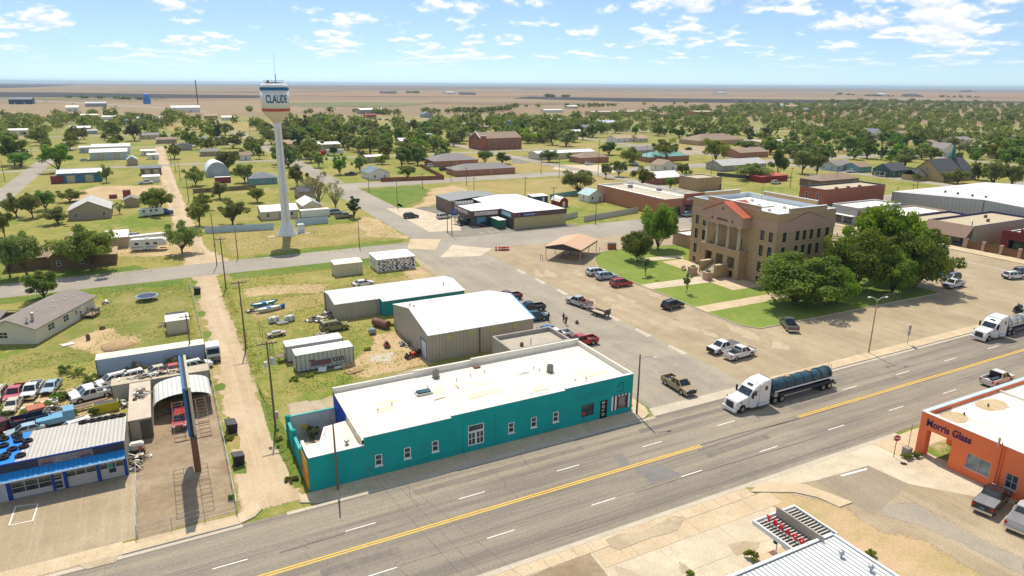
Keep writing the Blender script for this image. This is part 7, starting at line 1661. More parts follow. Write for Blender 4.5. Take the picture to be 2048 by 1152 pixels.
# ---- tanker trucks
def tractor(label,p,head,col,hood=1.0):
 t=thing('truck_tractor',label,'truck',(p[0],p[1],.03),R(head));pm=paint('paint_'+col,CARCOL[col])
 def pb(nm,mb,w=.07): put(nm,bevel_mesh(mb.mesh(nm,pm),w,2),t)
 pb('hood',MB().extr([(2.0,.55),*arch(3.05,.62,.55),(4.3,.55),(4.35,1.25),(4.1,1.75),(2.0,2.15)],-1.1,1.1,'y'))
 pb('cab',MB().extr([(.3,.55),(2.02,.55),(2.02,2.16),(1.35,3.0),(.6,3.55),(.3,3.6)],-1.2,1.2,'y'))
 pb('sleeper',MB().extr([(-1.9,.75),(.28,.75),(.28,3.62),(-.4,3.9),(-1.9,4.0)],-1.22,1.22,'y'),.12)
 pb('side_fairing',MB().box(-1.9,1.6,-1.25,1.25,.4,.75))
 MB().poly([(2.03,-1.05,2.2),(2.03,1.05,2.2),(1.4,.98,2.98),(1.4,-.98,2.98)]).build('windshield',CARGLASS,t)
 MB().poly([(1.05,-.45,3.27),(1.05,.45,3.27),(.75,.45,3.48),(.75,-.45,3.48)]).build('roof_window',CARGLASS,t)
 for s in (-1,1):
  y=s*1.212
  q=[(1.85,y,2.15),(.7,y,2.1),(.7,y,2.85),(1.35,y,2.85)];MB().poly(q if s>0 else q[::-1]).build('side_window',CARGLASS,t)
  MB().box(-1.2,-.7,s*1.235-.006,s*1.235+.006,2.6,3.2).build('sleeper_window',CARGLASS,t)
  MB().box(1.7,1.85,s*1.5-.12,s*1.5+.12,2.0,2.9).build('mirror',BLACK,t);MB().box(3.6,3.7,s*1.32-.06,s*1.32+.06,1.6,1.85).build('hood_mirror',BLACK,t)
  MB().box(4.1,4.38,s*.9-.22,s*.9+.22,.95,1.2).build('headlight',LAMP,t)
  MB().cyl((-.8,s*1.28,.62),(.5,s*1.28,.62),.3,n=12).build('fuel_tank',CHROME,t)
  wheel(t,3.05,s*1.0,.52,.32)
  for x in (-3.0,-4.35): wheel(t,x,s*.93,.52,.55)
 MB().box(4.33,4.45,-.62,.62,.8,1.65).build('grille',M('grille_dark',(.05,.05,.05),.4),t);MB().box(4.2,4.62,-1.2,1.2,.35,.75).build('bumper',pm,t)
 MB().box(-5.0,2.6,-.45,.45,.55,.85).build('chassis',BLACK,t);MB().box(-4.3,-3.0,-.5,.5,.86,1.05).build('fifth_wheel',DARKST,t);MB().box(-2.1,-1.92,-1.15,1.15,.8,3.9).build('sleeper_back',BLACK,t)
 return t
def tanker(label,p,head,shell,L=12.2,rings=7):
 t=thing('tank_trailer',label,'tank trailer',(p[0],p[1],.03),R(head));r=1.0
 tk=MB();prof=[(.1,0),(.75,.12),(r,.4),(r,L-.4),(.75,L-.12),(.1,L)]
 tk.lathe(prof,24);tk.v=[(v[2]-L,v[1],v[0]+2.15) for v in tk.v];put('tank',tk.mesh('tank',shell,True),t)
 for i in range(rings): x=-L+.8+i*(L-1.6)/(rings-1);g=MB().lathe([(r+.015,-.05),(r+.05,-.05),(r+.05,.05),(r+.015,.05)],24);g.v=[(v[2]+x,v[1],v[0]+2.15) for v in g.v];g.build('tank_ring',M('ring_dark',(.03,.04,.05),.5),t)
 for x in (-3.6,-8.0): MB().lathe([(.36,3.1),(.36,3.28),(.2,3.34)],14,(x,0)).build('manhole_cover',M('manhole_tan',(.45,.32,.2),.6),t)
 for s in (-1,1):
  MB().box(-L+.3,-.3,s*1.06-.05,s*1.06+.05,1.72,1.9).build('side_rail',WHITE,t);MB().box(-L,-1.2,s*1.12-.06,s*1.12+.06,.95,1.35).build('hose_tray',M('tray_navy',(.03,.05,.08),.6),t)
  for x in (-L+.9,-L+2.2): wheel(t,x,s*.92,.52,.55)
 MB().box(-L,-.8,-.4,.4,.85,1.15).build('frame',BLACK,t);MB().box(-L+.1,-L+3,-1.2,1.2,1.1,1.16).build('mudguard',BLACK,t);MB().box(-L-.5,-L-.1,-1.2,1.2,.6,.8).build('rear_bumper',BLACK,t)
 ld=MB()
 for s in (-.25,.25): ld.cyl((-L-.15,s,.7),(-L-.15,s,3.5),.03,n=4)
 for i in range(8): ld.cyl((-L-.15,-.25,.9+i*.33),(-L-.15,.25,.9+i*.33),.02,n=4)
 ld.build('ladder',STEEL,t);MB().tube([(-.1,-.8,1.5),(.2,-.5,2.6),(.0,.2,2.9),(-.3,.7,1.6)],.06,6).build('hose',BLACK,t);MB().box(-.9,-.2,-1.1,1.1,1.0,1.6).build('pump_box',STEEL,t)
 return t
p0=(66.14,61.1);tx=66.2;ty=61.2
tractor('white tractor unit pulling the dark blue tank trailer on the highway',(69.6,61.3),180,'white');tanker('dark blue tank trailer with pale side rail behind the white tractor',(72.2,61.3),180,M('tank_blue_paint',(.035,.085,.115),.25,.1,.8),12.4)
tractor('white tractor unit with the silver tank at the right picture edge',(128.5,62.0),180,'white');tanker('silver tank trailer leaving the right picture edge',(131.2,62.0),180,M('tank_silver',(.62,.60,.55),.25,.1,.6,metal=.5),12.4)
# ---- campers and other large vehicles
def camper(name,label,p,head,L,h,nose=False):
 t=thing(name,label,'camper',(p[0],p[1],0),R(head));w=1.2
 prof=[(-L/2,.55),(L/2,.55),(L/2+.15,1.2),(L/2,h-.2),(L/2-.5,h),(-L/2,h)] if not nose else [(-L/2,.5),(L*.22,.5),(L*.24,1.25),(L*.5,1.35),(L*.53,1.8),(L*.5,h-.3),(L*.42,h+.15),(-L/2+.3,h),(-L/2,h-.2)]
 put('body',bevel_mesh(MB().extr(prof,-w,w,'y').mesh('body',M('camper_white',(.70,.70,.67),.45,.06)),.08),t)
 for s in (-1,1):
  for x in (-L*.3,0,L*.22): MB().box(x-.45,x+.45,s*(w+.008)-.01,s*(w+.008)+.01,1.7,2.3).build('window',CARGLASS,t)
  MB().box(-L*.45,L*.2,s*(w+.006)-.006,s*(w+.006)+.006,1.05,1.3).build('stripe',M('camper_stripe',(.3,.36,.42),.5),t)
  for x in (-.55,.25): wheel(t,x-.4,s*(w-.2),.34,.22)
 MB().box(-L*.14,L*-.05,-w-.02,-w+.01,.6,2.4).build('door',M('camper_white'),t);MB().box(-.6,.2,-.4,.4,h+.01,h+.3).build('roof_unit',WHITE,t)
 MB().box(L*.3,L*.48,-.15,.15,.4,.6).build('hitch',DARKST,t)
camper('fifth_wheel_camper','white fifth-wheel camper parked in the dirt drive by the alley',(-4.33,200.48),-12,8.6,3.1,True);camper('travel_trailer','white travel trailer with blue truck beside the tan gabled house',(-3.42,254.05),4,7.2,2.7)
car('pickup','blue','blue pickup at the front of the travel trailer',(0.36,256.3),5)
fl=thing('flat_trailer_truck','long cream truck trailer parked behind the fifth-wheel camper','truck',(-4.14,212.43),R(8));MB().box(-5,5.5,-1.1,1.1,.9,2.0).build('box_body',M('camper_white'),fl);MB().box(-7,-5.05,-1.,1.,.5,1.9).build('cab',paint('paint_white',CARCOL['white']),fl);MB().box(-6.2,-5.6,-1.02,1.02,1.3,1.8).build('cab_window',CARGLASS,fl);[wheel(fl,x,s*.9,.42) for x in (-6.2,2.5,3.5) for s in (-1,1)]
bt=thing('old_truck','old white and dark green truck parked in the weeds by the alley','truck',(4.42,112.9),R(268));put('cab',bevel_mesh(MB().extr([(.2,.5),(2.6,.5),(2.6,1.2),(1.6,1.3),(1.2,2.1),(.2,2.1)],-.95,.95,'y').mesh('cab',paint('paint_gunmetal',CARCOL['gunmetal'])),.06),bt);MB().box(-3.0,.15,-1.0,1.0,.7,1.9).build('load',WHITE,bt);MB().box(-3.1,2.4,-.5,.5,.4,.6).build('chassis',BLACK,bt);MB().poly([(1.61,-.8,1.35),(1.61,.8,1.35),(1.25,.75,2.0),(1.25,-.75,2.0)]).build('windshield',CARGLASS,bt);[wheel(bt,x,s*.8,.38) for x in (-2.2,1.9) for s in (-1,1)]
rt=thing('red_semi_truck','red truck with white box trailer before the white roofed workshop','truck',(93.86,431.14),0);MB().box(-3,-.2,-1.2,1.2,.6,2.9).build('cab',M('truck_red',(.5,.02,.02),.4),rt);MB().box(.2,11,-1.2,1.2,1.1,3.6).build('box_body',WHITE,rt);[wheel(rt,x,s,.5,.4) for x in (-2.2,1.2,9.5) for s in (-1,1)]
rc=box_trailer('cargo_box','rusty red cargo box at the left end of the blue shed',(-41.3,355.36),4.6,3.,3.2,M('container_red',(.26,.06,.05),.7,.2,rib=(0,.5)),M('container_red'),0);box_trailer('grain_wagon','dark red wagon with white top near the quonset hut',(22.33,327.66),6.4,2.4,2.6,M('container_red'),WHITE_MEMB,0);box_trailer('cargo_box','red square cargo box in the bare dirt yard',(-12.65,301.14),2.6,2.4,2.6,M('container_red'),M('container_red'),0);box_trailer('cargo_box','small red tank cart left of the red square box',(-17.27,299.35),2.6,1.6,1.4,M('container_red'),M('container_red'),0)
box_trailer('box_trailer','long low white trailer between the fence and the tower',(40.16,228.39),9.5,2.6,2.5,W_WHITE,WHITE_MEMB,0)
for k in PROTO: drop(PROTO[k])
# -- TREES AND SHRUBS
BARK=M('tree_bark',(.15,.115,.085),.95,.25,3.);BARK_G=M('grey_bark',(.22,.20,.175),.95,.2,3.)
LF={'elm': leafmat('elm_leaves',(.135,.175,.048),(.275,.295,.092),.5),'dense': leafmat('dense_leaves',(.080,.148,.026),(.195,.275,.055),.5),'pale': leafmat('pale_leaves',(.150,.195,.034),(.300,.330,.075),.5),'con': leafmat('conifer_leaves',(.035,.062,.032),(.080,.115,.050),.25),'bare': leafmat('thin_leaves',(.16,.16,.075),(.27,.25,.13),.4),'court': leafmat('court_tree_leaves',(.070,.140,.014),(.245,.325,.042),.5)}
def crown(seed,R_,H_,z0,nclump,nleaf,leaf,mat,shell=.5,flat=.55,name='crown'):
 "leaf-sized faces gathered in clumps through an uneven crown"
 r=np.random.default_rng(seed);h=H_-z0
 d=r.normal(size=(nclump,3));d /= np.linalg.norm(d,axis=1)[:,None]
 rad=r.uniform(0,1,nclump)**shell
 lob=1+.22*np.sin(np.arctan2(d[:,1],d[:,0])*3+seed)+.15*r.normal(size=nclump)
 cc=d*rad[:,None]*np.array([R_*.80,R_*.80,h*.42])*np.clip(lob,.6,1.3)[:,None]
 cc[:,2]=np.where(cc[:,2]<0,cc[:,2]*flat*1.4,cc[:,2])+z0+h*.50
 cr=r.uniform(.16,.30,nclump)*R_;ci=r.integers(0,nclump,nleaf)
 n=r.normal(size=(nleaf,3));n[:,2]+=.35;n /= np.linalg.norm(n,axis=1)[:,None]
 p=cc[ci]+n*(cr[ci]*r.uniform(.35,1.1,nleaf)**.6)[:,None]*np.array([1,1,.75])
 nn=n+r.normal(size=(nleaf,3))*.55;nn[:,2]+=.25;nn /= np.linalg.norm(nn,axis=1)[:,None]
 a=np.cross(nn,r.normal(size=(nleaf,3)));a /= np.linalg.norm(a,axis=1)[:,None];b=np.cross(nn,a)
 s=(leaf*r.uniform(.6,1.35,nleaf))[:,None]
 v=np.stack([p-a*s,p-b*s*.62,p+a*s,p+b*s*.62],1).reshape(-1,3)
 crnd=r.uniform(0,1,nclump)[ci];rnd=np.clip(.55*crnd+.45*r.uniform(0,1,nleaf),0,1)
 me=bpy.data.meshes.new(name);me.vertices.add(nleaf*4);me.vertices.foreach_set('co',v.ravel().astype(np.float32))
 me.loops.add(nleaf*4);me.loops.foreach_set('vertex_index',np.arange(nleaf*4,dtype=np.int32))
 me.polygons.add(nleaf);me.polygons.foreach_set('loop_start',np.arange(0,nleaf*4,4,dtype=np.int32));me.polygons.foreach_set('loop_total',np.full(nleaf,4,dtype=np.int32))
 at=me.attributes.new('rnd','FLOAT','POINT');at.data.foreach_set('value',np.repeat(rnd,4).astype(np.float32))
 me.materials.append(mat);me.update();me.validate()
 return me,cc
def trunk_mesh(seed,H_,z0,cc,r0,bark,nl=7):
 r=random.Random(seed);mb=MB();fk=z0*.75
 mb.tube([(0,0,-.2),(r.uniform(-.1,.1),r.uniform(-.1,.1),fk*.5),(r.uniform(-.15,.15),r.uniform(-.15,.15),fk)],[r0*1.25,r0,r0*.85],7)
 for c in r.sample(list(cc),min(nl,len(cc))):
  c=Vector(c);b=Vector((0,0,fk*r.uniform(.85,1.)));m=b.lerp(c,.5)+Vector((r.uniform(-.3,.3),r.uniform(-.3,.3),r.uniform(0,.5)))
  mb.tube([b,m,c],[r0*.6,r0*.36,r0*.1],5)
 return mb.mesh('trunk',bark,True)
TREEP={}
def proto_tree(key,style,seed,R_,H_,z0,nc,nl,leaf,r0,shell=.5,bark=None,limbs=7):
 me,cc=crown(seed,R_,H_,z0,nc,nl,leaf,LF[style],shell);TREEP[key]=(me,trunk_mesh(seed,H_,z0,cc,r0,bark or BARK,limbs),R_*2,H_)
for i in range(3): proto_tree(('court',i),'court',20+i,8.,12.,.9,110,22000,.30,.38,.45,limbs=12)
for i in range(4): proto_tree(('elm',i),'elm',40+i,4.5,7.,1.2,34,6000,.22,.24,.45,limbs=10)
for i in range(3): proto_tree(('dense',i),'dense',60+i,4.2,7.,.8,36,5600,.22,.24,.5)
for i in range(2): proto_tree(('pale',i),'pale',80+i,4.2,7.5,1.7,30,4600,.22,.22,.45)
for i in range(2): proto_tree(('con',i),'con',90+i,2.4,7.,.8,26,4200,.18,.18,.6)
for i in range(2): proto_tree(('bare',i),'bare',100+i,3.4,7.5,1.6,26,1000,.17,.2,.35,BARK_G,16)
for i in range(2): proto_tree(('sap',i),'dense',120+i,1.6,4.,1.3,14,700,.15,.06,.5)
for i in range(3): proto_tree(('felm',i),'elm',140+i,4.8,7.,.4,26,1500,.42,.26,.5,limbs=5)
for i in range(3): proto_tree(('fdense',i),'dense',150+i,4.8,7.2,.4,26,1500,.42,.26,.5,limbs=5)
for i in range(2): proto_tree(('fpale',i),'pale',160+i,4.8,7.2,.4,26,1500,.42,.26,.5,limbs=5)
proto_tree(('fcon',0),'con',170,2.8,7.,.6,16,900,.38,.2,.6,limbs=4)
NV={}
for k in TREEP: NV[k[0]]=NV.get(k[0],0)+1
tcount=[0]
def tree(style,x,y,h,w,label,group=None,z=0.,name=None):
 tcount[0]+=1;i=tcount[0];k=(style,i % NV[style]);me,tr,w0,h0=TREEP[k]
 t=thing(name or {'con': 'evergreen_tree','fcon': 'evergreen_tree','sap': 'sapling'}.get(style,'tree'),label,'tree',(x,y,z),(i*2.39) % 6.28,group)
 t.scale=(w/w0,w/w0,h/h0);put('crown',me,t);put('trunk',tr,t)
 return t
# courthouse square
for st,p,lab in (('court',(117.6,141.5,12.34,10.8),'tall rounded tree at the north-west courthouse lawn, the farther of two'),('court',(105.2,134.2,7.96,8.8),'rounded dark tree on the lawn nearer the shelter'),
 ('court',(111.6,90.8,10.6,19.0),'broad dark tree at the near corner of the courthouse lawn'),('court',(130.5,91.5,13.8,14.5),'tree between the near corner tree and the tall one on the court lawn'),('court',(146.2,97.5,17.6,17),'tallest courthouse tree standing behind the others at right'),('court',(145.2,87.2,13.,15.5),'yellow-green tinged tree at the right end of the court lawn'),('court',(120.,87.4,7.2,9.),'low spreading tree between the near courthouse trees'),('court',(137,87.0,9.4,11),'small dark tree under the taller ones on the court lawn')):
 tree(st,p[0],p[1],p[2],p[3],lab,'courthouse trees',.1)
for p,lab in (((97.81,121.53,4.55,4.67),'young bushy tree on the lawn behind the red SUV'),((97.12,106.46,4.32,2.9),'thin young sapling beside the court walk'),((158.2,171.13,2.19,8.41),'slim young tree in front of the courthouse left wall')): tree('sap',*p,lab,None,.1)
NEAR=[('elm',(-16.43,183.75,11.39,14.33),'spreading elm leaning over the brown brick house'),('elm',(-29.26,184.16,10.93,9.34),'dark elm left of the brown brick house'),('elm',(-32.51,183.88,10.48,7.23),'elm with bent trunk at the left edge'),('dense',(-23.81,162.41,5.73,8.29),'low bushy tree behind the mobile home roof'),('elm',(3.26,192.46,8.82,9.11),'round solitary tree in the dirt beside the fifth-wheel camper'),('elm',(-1.44,257.15,9.77,13.28),'wide round bushy tree beside the alley'),('elm',(9.78,229.19,7.79,7.95),'bushy tree on the alley edge near the blue fence'),('elm',(19.06,226.49,8.16,10.81),'tree behind the pale blue fence left of the tower'),('elm',(-42.74,270.8,8.21,8.33),'open tree by the left edge above the brown house'),('elm',(-37.72,266.47,8.8,7.97),'tree left of the tan gabled house, nearer one'),('dense',(-35.75,281.89,7.61,9.14),'darker tree behind the tree left of the tan house'),('elm',(-29.47,251.47,5.19,9.95),'low tree in front of the tan gabled house'),('elm',(-29.92,297.68,4.81,9.75),'thin spreading tree in the bare dirt yard'),('bare',(-12.81,262.56,4.4,4.46),'thin tree at the tan house corner'),('elm',(-40.86,235.92,7.78,6.43),'tree at the left edge above the elms'),
 ('elm',(-20.36,350.9,7.66,6.47),'tree at the right corner of the blue metal shed'),('dense',(-42.78,402.56,15.43,15.27),'large tree at the bend of the west street'),('pale',(-48.44,533.06,6.38,14.39),'bright green tree behind the west street tree'),('dense',(-66.54,446.61,15.6,16.4),'wide dark tree at the left edge by the street'),('dense',(-62.04,432.08,8.89,13.95),'dark round bush tree under the wide one'),('elm',(14.19,322.92,8.51,10.12),'bushy tree left of the quonset hut front'),('elm',(31.05,366.74,11.93,15.54),'tall spreading elm behind the quonset hut'),('elm',(34.34,325.63,8.82,10.53),'tree between the quonset hut and the tower'),('elm',(20.14,281.77,6.48,9.03),'tree below the dark board fence'),('elm',(12.95,258.81,6.29,7.73),'tree by the poles on the alley'),('elm',(31.82,267.36,6.13,8.07),'tree under the slate roofed teal house'),('dense',(54.25,426.23,8.03,6.02),'small tree on the street left of the tower'),('elm',(52.41,300.26,9.49,8.84),'elm right of the tower stem'),('elm',(10.31,445.76,9.11,9.61),'tree beside the far alley'),
 ('bare',(49.3,243.79,12.82,9.81),'tall thin leaved tree right of the tower'),('bare',(50.69,275.54,7.84,7.8),'thin leaved tree behind the dark roofed house'),('bare',(54.22,239.25,10.5,8.01),'bare pale tree by the north street'),('con',(55.99,221.81,7.29,6.57),'dark pine at the corner right of the white trailer'),('dense',(79.28,336.11,8.91,8.69),'round tree left of the white and blue house'),('elm',(77.49,395.4,6.9,11.05),'tree on the street verge left of the workshop'),('elm',(76.36,369.55,7.8,8.33),'tree beside the workshop drive'),('elm',(78.96,415.25,9.49,12.13),'tree left of the workshop'),('dense',(105.01,309.99,6.08,9.86),'bushy tree behind the brown board fence'),('dense',(127.45,359.35,9.43,12.25),'big dark tree behind the white and blue house'),('elm',(90.18,339.81,8.14,7.92),'pinkish bare-ish tree beside the small house'),('dense',(165.41,353.22,7.78,11.3),'dark rounded tree left half of the pair by the nursing home'),('dense',(171.92,344.76,6.33,11.74),'dark rounded tree right half of the pair by the nursing home'),('elm',(151.03,232.83,10.66,15.69),'broad leaning tree in the grass beside the cottage'),('dense',(201.2,342.9,7.64,11.56),'bush tree at the end of the beige metal building'),('dense',(215.16,342.52,4.89,5.58),'small bush tree in front of the beige metal building'),('elm',(189.55,269.19,8.23,6.95),'tree in front of the bank, left one'),('elm',(199.39,272.77,8.41,8.84),'tree in front of the bank, right one'),('dense',(256.91,362.73,8.11,14.47),'dark tree behind the bank'),('elm',(234.82,311.06,10.13,12.67),'olive tree behind the bank trees'),('pale',(261.78,312.91,14.13,16.39),'large pale green tree by the teal roofed office, left one'),('pale',(288.05,301.14,13.34,19.17),'large pale green tree by the teal roofed office, right one'),('elm',(189.56,241.6,8.1,11.14),'olive tree in front of the white roofed brick house'),('dense',(194.92,229.17,5.55,4.77),'small tree at the brick house gable'),('elm',(232,264.18,6.15,8.31),'olive tree behind the white roofed brick house'),('dense',(212.35,238.02,6.28,5.49),'bush at the right of the brick house'),('dense',(364.73,353.49,7.14,17.43),'round dark tree behind the brown school wing'),('elm',(248.77,236.08,8.19,18.04),'olive trees before the pale grey house'),
 ('elm',(292.23,243.25,12.79,12.51),'tall tree on the lawn left of the bungalows'),('elm',(294.19,235.75,11.12,10.27),'second tall tree left of the bungalows'),('dense',(272.67,241.31,12.66,10.6),'dark tree left of the lawn trees'),('elm',(328.09,186.3,7.1,11.9),'young tree in front of the church'),('elm',(326.18,169.76,13.47,13.61),'tall trunked tree right of the church, nearer left one'),('elm',(328.22,163.89,11.81,9.63),'tall trunked tree right of the church, right one'),('dense',(349.69,189.62,8.31,9.92),'dark tree beside the church end'),('elm',(318.61,200.05,3.99,5.35),'small bush tree left of the church'),('elm',(405.89,248.39,10.14,14.67),'grey green tree behind the church'),('elm',(367.29,238.11,7.62,12.83),'olive tree behind the green bungalow')]
for st,p,lab in NEAR: tree(st,*p,lab)
BLD=[]
for o in scene.objects:
 if 'L' in o.keys():
  BLD.append((o.location.x,o.location.y,o.location.x+o['L'],o.location.y+o['D']))
def free(x,y,m=2.5):
 for a,b,c,d in BLD:
  if a-m<x<c+m and b-9<y<d+m: return False
 if any(abs(x-q)<5.5 for q in (196,318,440,560,690,69)) and y<900: return False
 if any(abs(y-q)<5.5 for q in (414,540,668,294)) : return False
 return True
ZONES={'R': ([(503,744),(773,976),(1190,1151),(1867,1415),(2043,1375),(2032,1148),(1910,950),(407,196),(427,225),(399,224),(426,261),(371,250),(385,279),(323,271),(380,364),(388,413),(389,488),(358,528)],6.4,.80),'M': ([(106,674),(183,862),(191,640),(305,745),(413,752),(476,703),(333,492),(254,418),(252,558),(143,366),(115,352),(99,394),(98,469),(54,356)],9.5,.5),'L': ([(-163,1055),(-91,1073),(17,976),(108,819),(74,480),(44,431),(27,500),(-2,578),(-37,528),(-71,543),(-83,512)],15.,.4)}
def inside(x,y,P):
 c=False
 for i in range(len(P)):
  (x1,y1),(x2,y2)=P[i],P[i-1]
  if (y1>y) != (y2>y) and x<(x2-x1)*(y-y1)/(y2-y1)+x1: c=not c
 return c
def scatter():
 rr=random.Random(11);out=[]
 for z,(P,d0,ex) in ZONES.items():
  x0,x1,y0,y1=min(p[0] for p in P),max(p[0] for p in P),min(p[1] for p in P),max(p[1] for p in P);acc=[]
  for _ in range(9000):
   u=rr.random()**1.7;x=rr.uniform(x0,x1) if z != 'R' else x0+(x1-x0)*rr.random()**1.4;y=y0+(y1-y0)*u
   if not inside(x,y,P): continue
   d=d0*(math.hypot(x,y)/350)**ex
   if all(abs(x-a)>d or abs(y-b)>d for a,b in acc): acc.append((x,y))
  out+=[(z,x,y,{'R': 1.05,'M': 1.22,'L': 1.1}[z]) for x,y in acc]
 return sorted(out,key=lambda q: q[1]**2+q[2]**2)
SC=scatter()
GL={'R': ('tree in the dense green belt on the right side of town','trees of the right-hand belt'),'M': ('tree among the houses in the middle distance','trees of the middle distance'),'L': ('tree among the scattered houses at the far left','trees of the far left')}
USED={}
MARKS=[(o.location.x+o['L']/2,o.location.y+o['D']/2,' '.join(o['label'].split()[:7])) for o in scene.objects if 'L' in o.keys()]
def near_label(what,x,y,w=0,default='',reach=75.):
 "say which one by its size and the nearest building one can find"
 b=min(MARKS,key=lambda q: (q[0]-x)**2+(q[1]-y)**2);dx,dy=x-b[0],y-b[1]
 if math.hypot(dx,dy)>reach: return default
 d=math.hypot(b[0],b[1]);fx,fy=b[0]/d,b[1]/d;along,side=dx*fx+dy*fy,dx*fy-dy*fx
 rel=('right of' if side>0 else 'left of') if abs(side)>abs(along) else ('behind' if along>0 else 'in front of')
 nm=b[2]
 while nm.split()[-1] in ('with','and','by','of','the','at','in','left','right','behind','beside','a','on','deep','up','low','two','white','grey','far'): nm=' '.join(nm.split()[:-1])
 s=('large ' if w>12 else 'small ' if 0<w<8.5 else '')+what+' '+rel+' the '+nm
 k=USED[s]=USED.get(s,0)+1
 return s if k==1 else (('second','third','fourth','fifth','sixth','seventh','eighth','ninth')[min(k-2,7)]+' '+s)
rnd=random.Random(5);n_ind=0;rest=[]
for z,x,y,s in SC:
 if not free(x,y): continue
 st=rnd.choices(('felm','fdense','fpale','fcon'),((.40,.47,.10,.03),(.55,.33,.08,.04),(.72,.20,.04,.04))['RML'.index(z)])[0]
 w=rnd.choice((7,9,11,13,15))*rnd.uniform(.9,1.1)*s;h=w*rnd.uniform(.55,.8)+.6
 if st=='fcon': w *= .55;h *= 1.1
 if n_ind<290: n_ind+=1;tree(st,x,y,h,w,near_label({'felm': 'olive green','fdense': 'dark green','fpale': 'yellow-green','fcon': 'evergreen'}[st]+' tree',x,y,w,GL[z][0]),GL[z][1])
 else: rest.append((x,y,h,w))
def far_wood(pts):
 r=np.random.default_rng(9);P=np.array(pts);k=90;n=len(P)*k;i=np.repeat(np.arange(len(P)),k)
 d=r.normal(size=(n,3));d /= np.linalg.norm(d,axis=1)[:,None];rad=r.uniform(.3,1,n)**.5
 lob=1+.3*np.sin(d[:,0]*5+i)*np.cos(d[:,1]*4+i*1.7)
 p=d*(rad*lob)[:,None]*np.stack([P[i,3]*.5,P[i,3]*.5,P[i,2]*.45],1);p[:,0]+=P[i,0];p[:,1]+=P[i,1];p[:,2]+=P[i,2]*.52
 nn=d+r.normal(size=(n,3))*.4;nn /= np.linalg.norm(nn,axis=1)[:,None];a=np.cross(nn,r.normal(size=(n,3)));a /= np.linalg.norm(a,axis=1)[:,None];b=np.cross(nn,a);s=(P[i,3]*.12*r.uniform(.6,1.3,n))[:,None]
 v=np.stack([p-a*s,p-b*s*.7,p+a*s,p+b*s*.7],1).reshape(-1,3)
 me=bpy.data.meshes.new('distant_trees');me.vertices.add(n*4);me.vertices.foreach_set('co',v.ravel().astype(np.float32));me.loops.add(n*4);me.loops.foreach_set('vertex_index',np.arange(n*4,dtype=np.int32));me.polygons.add(n);me.polygons.foreach_set('loop_start',np.arange(0,n*4,4,dtype=np.int32));me.polygons.foreach_set('loop_total',np.full(n,4,dtype=np.int32))
 tone=r.uniform(0,1,len(P))[i]*.7+.3*r.uniform(0,1,n);at=me.attributes.new('rnd','FLOAT','POINT');at.data.foreach_set('value',np.repeat(tone,4).astype(np.float32));me.materials.append(leafmat('far_leaves',(.115,.155,.044),(.225,.255,.078),.5));me.update();me.validate()
 o=put('distant_trees',me);o['kind']='stuff';o['label']='distant mass of small trees at the edge of town';o['category']='trees'
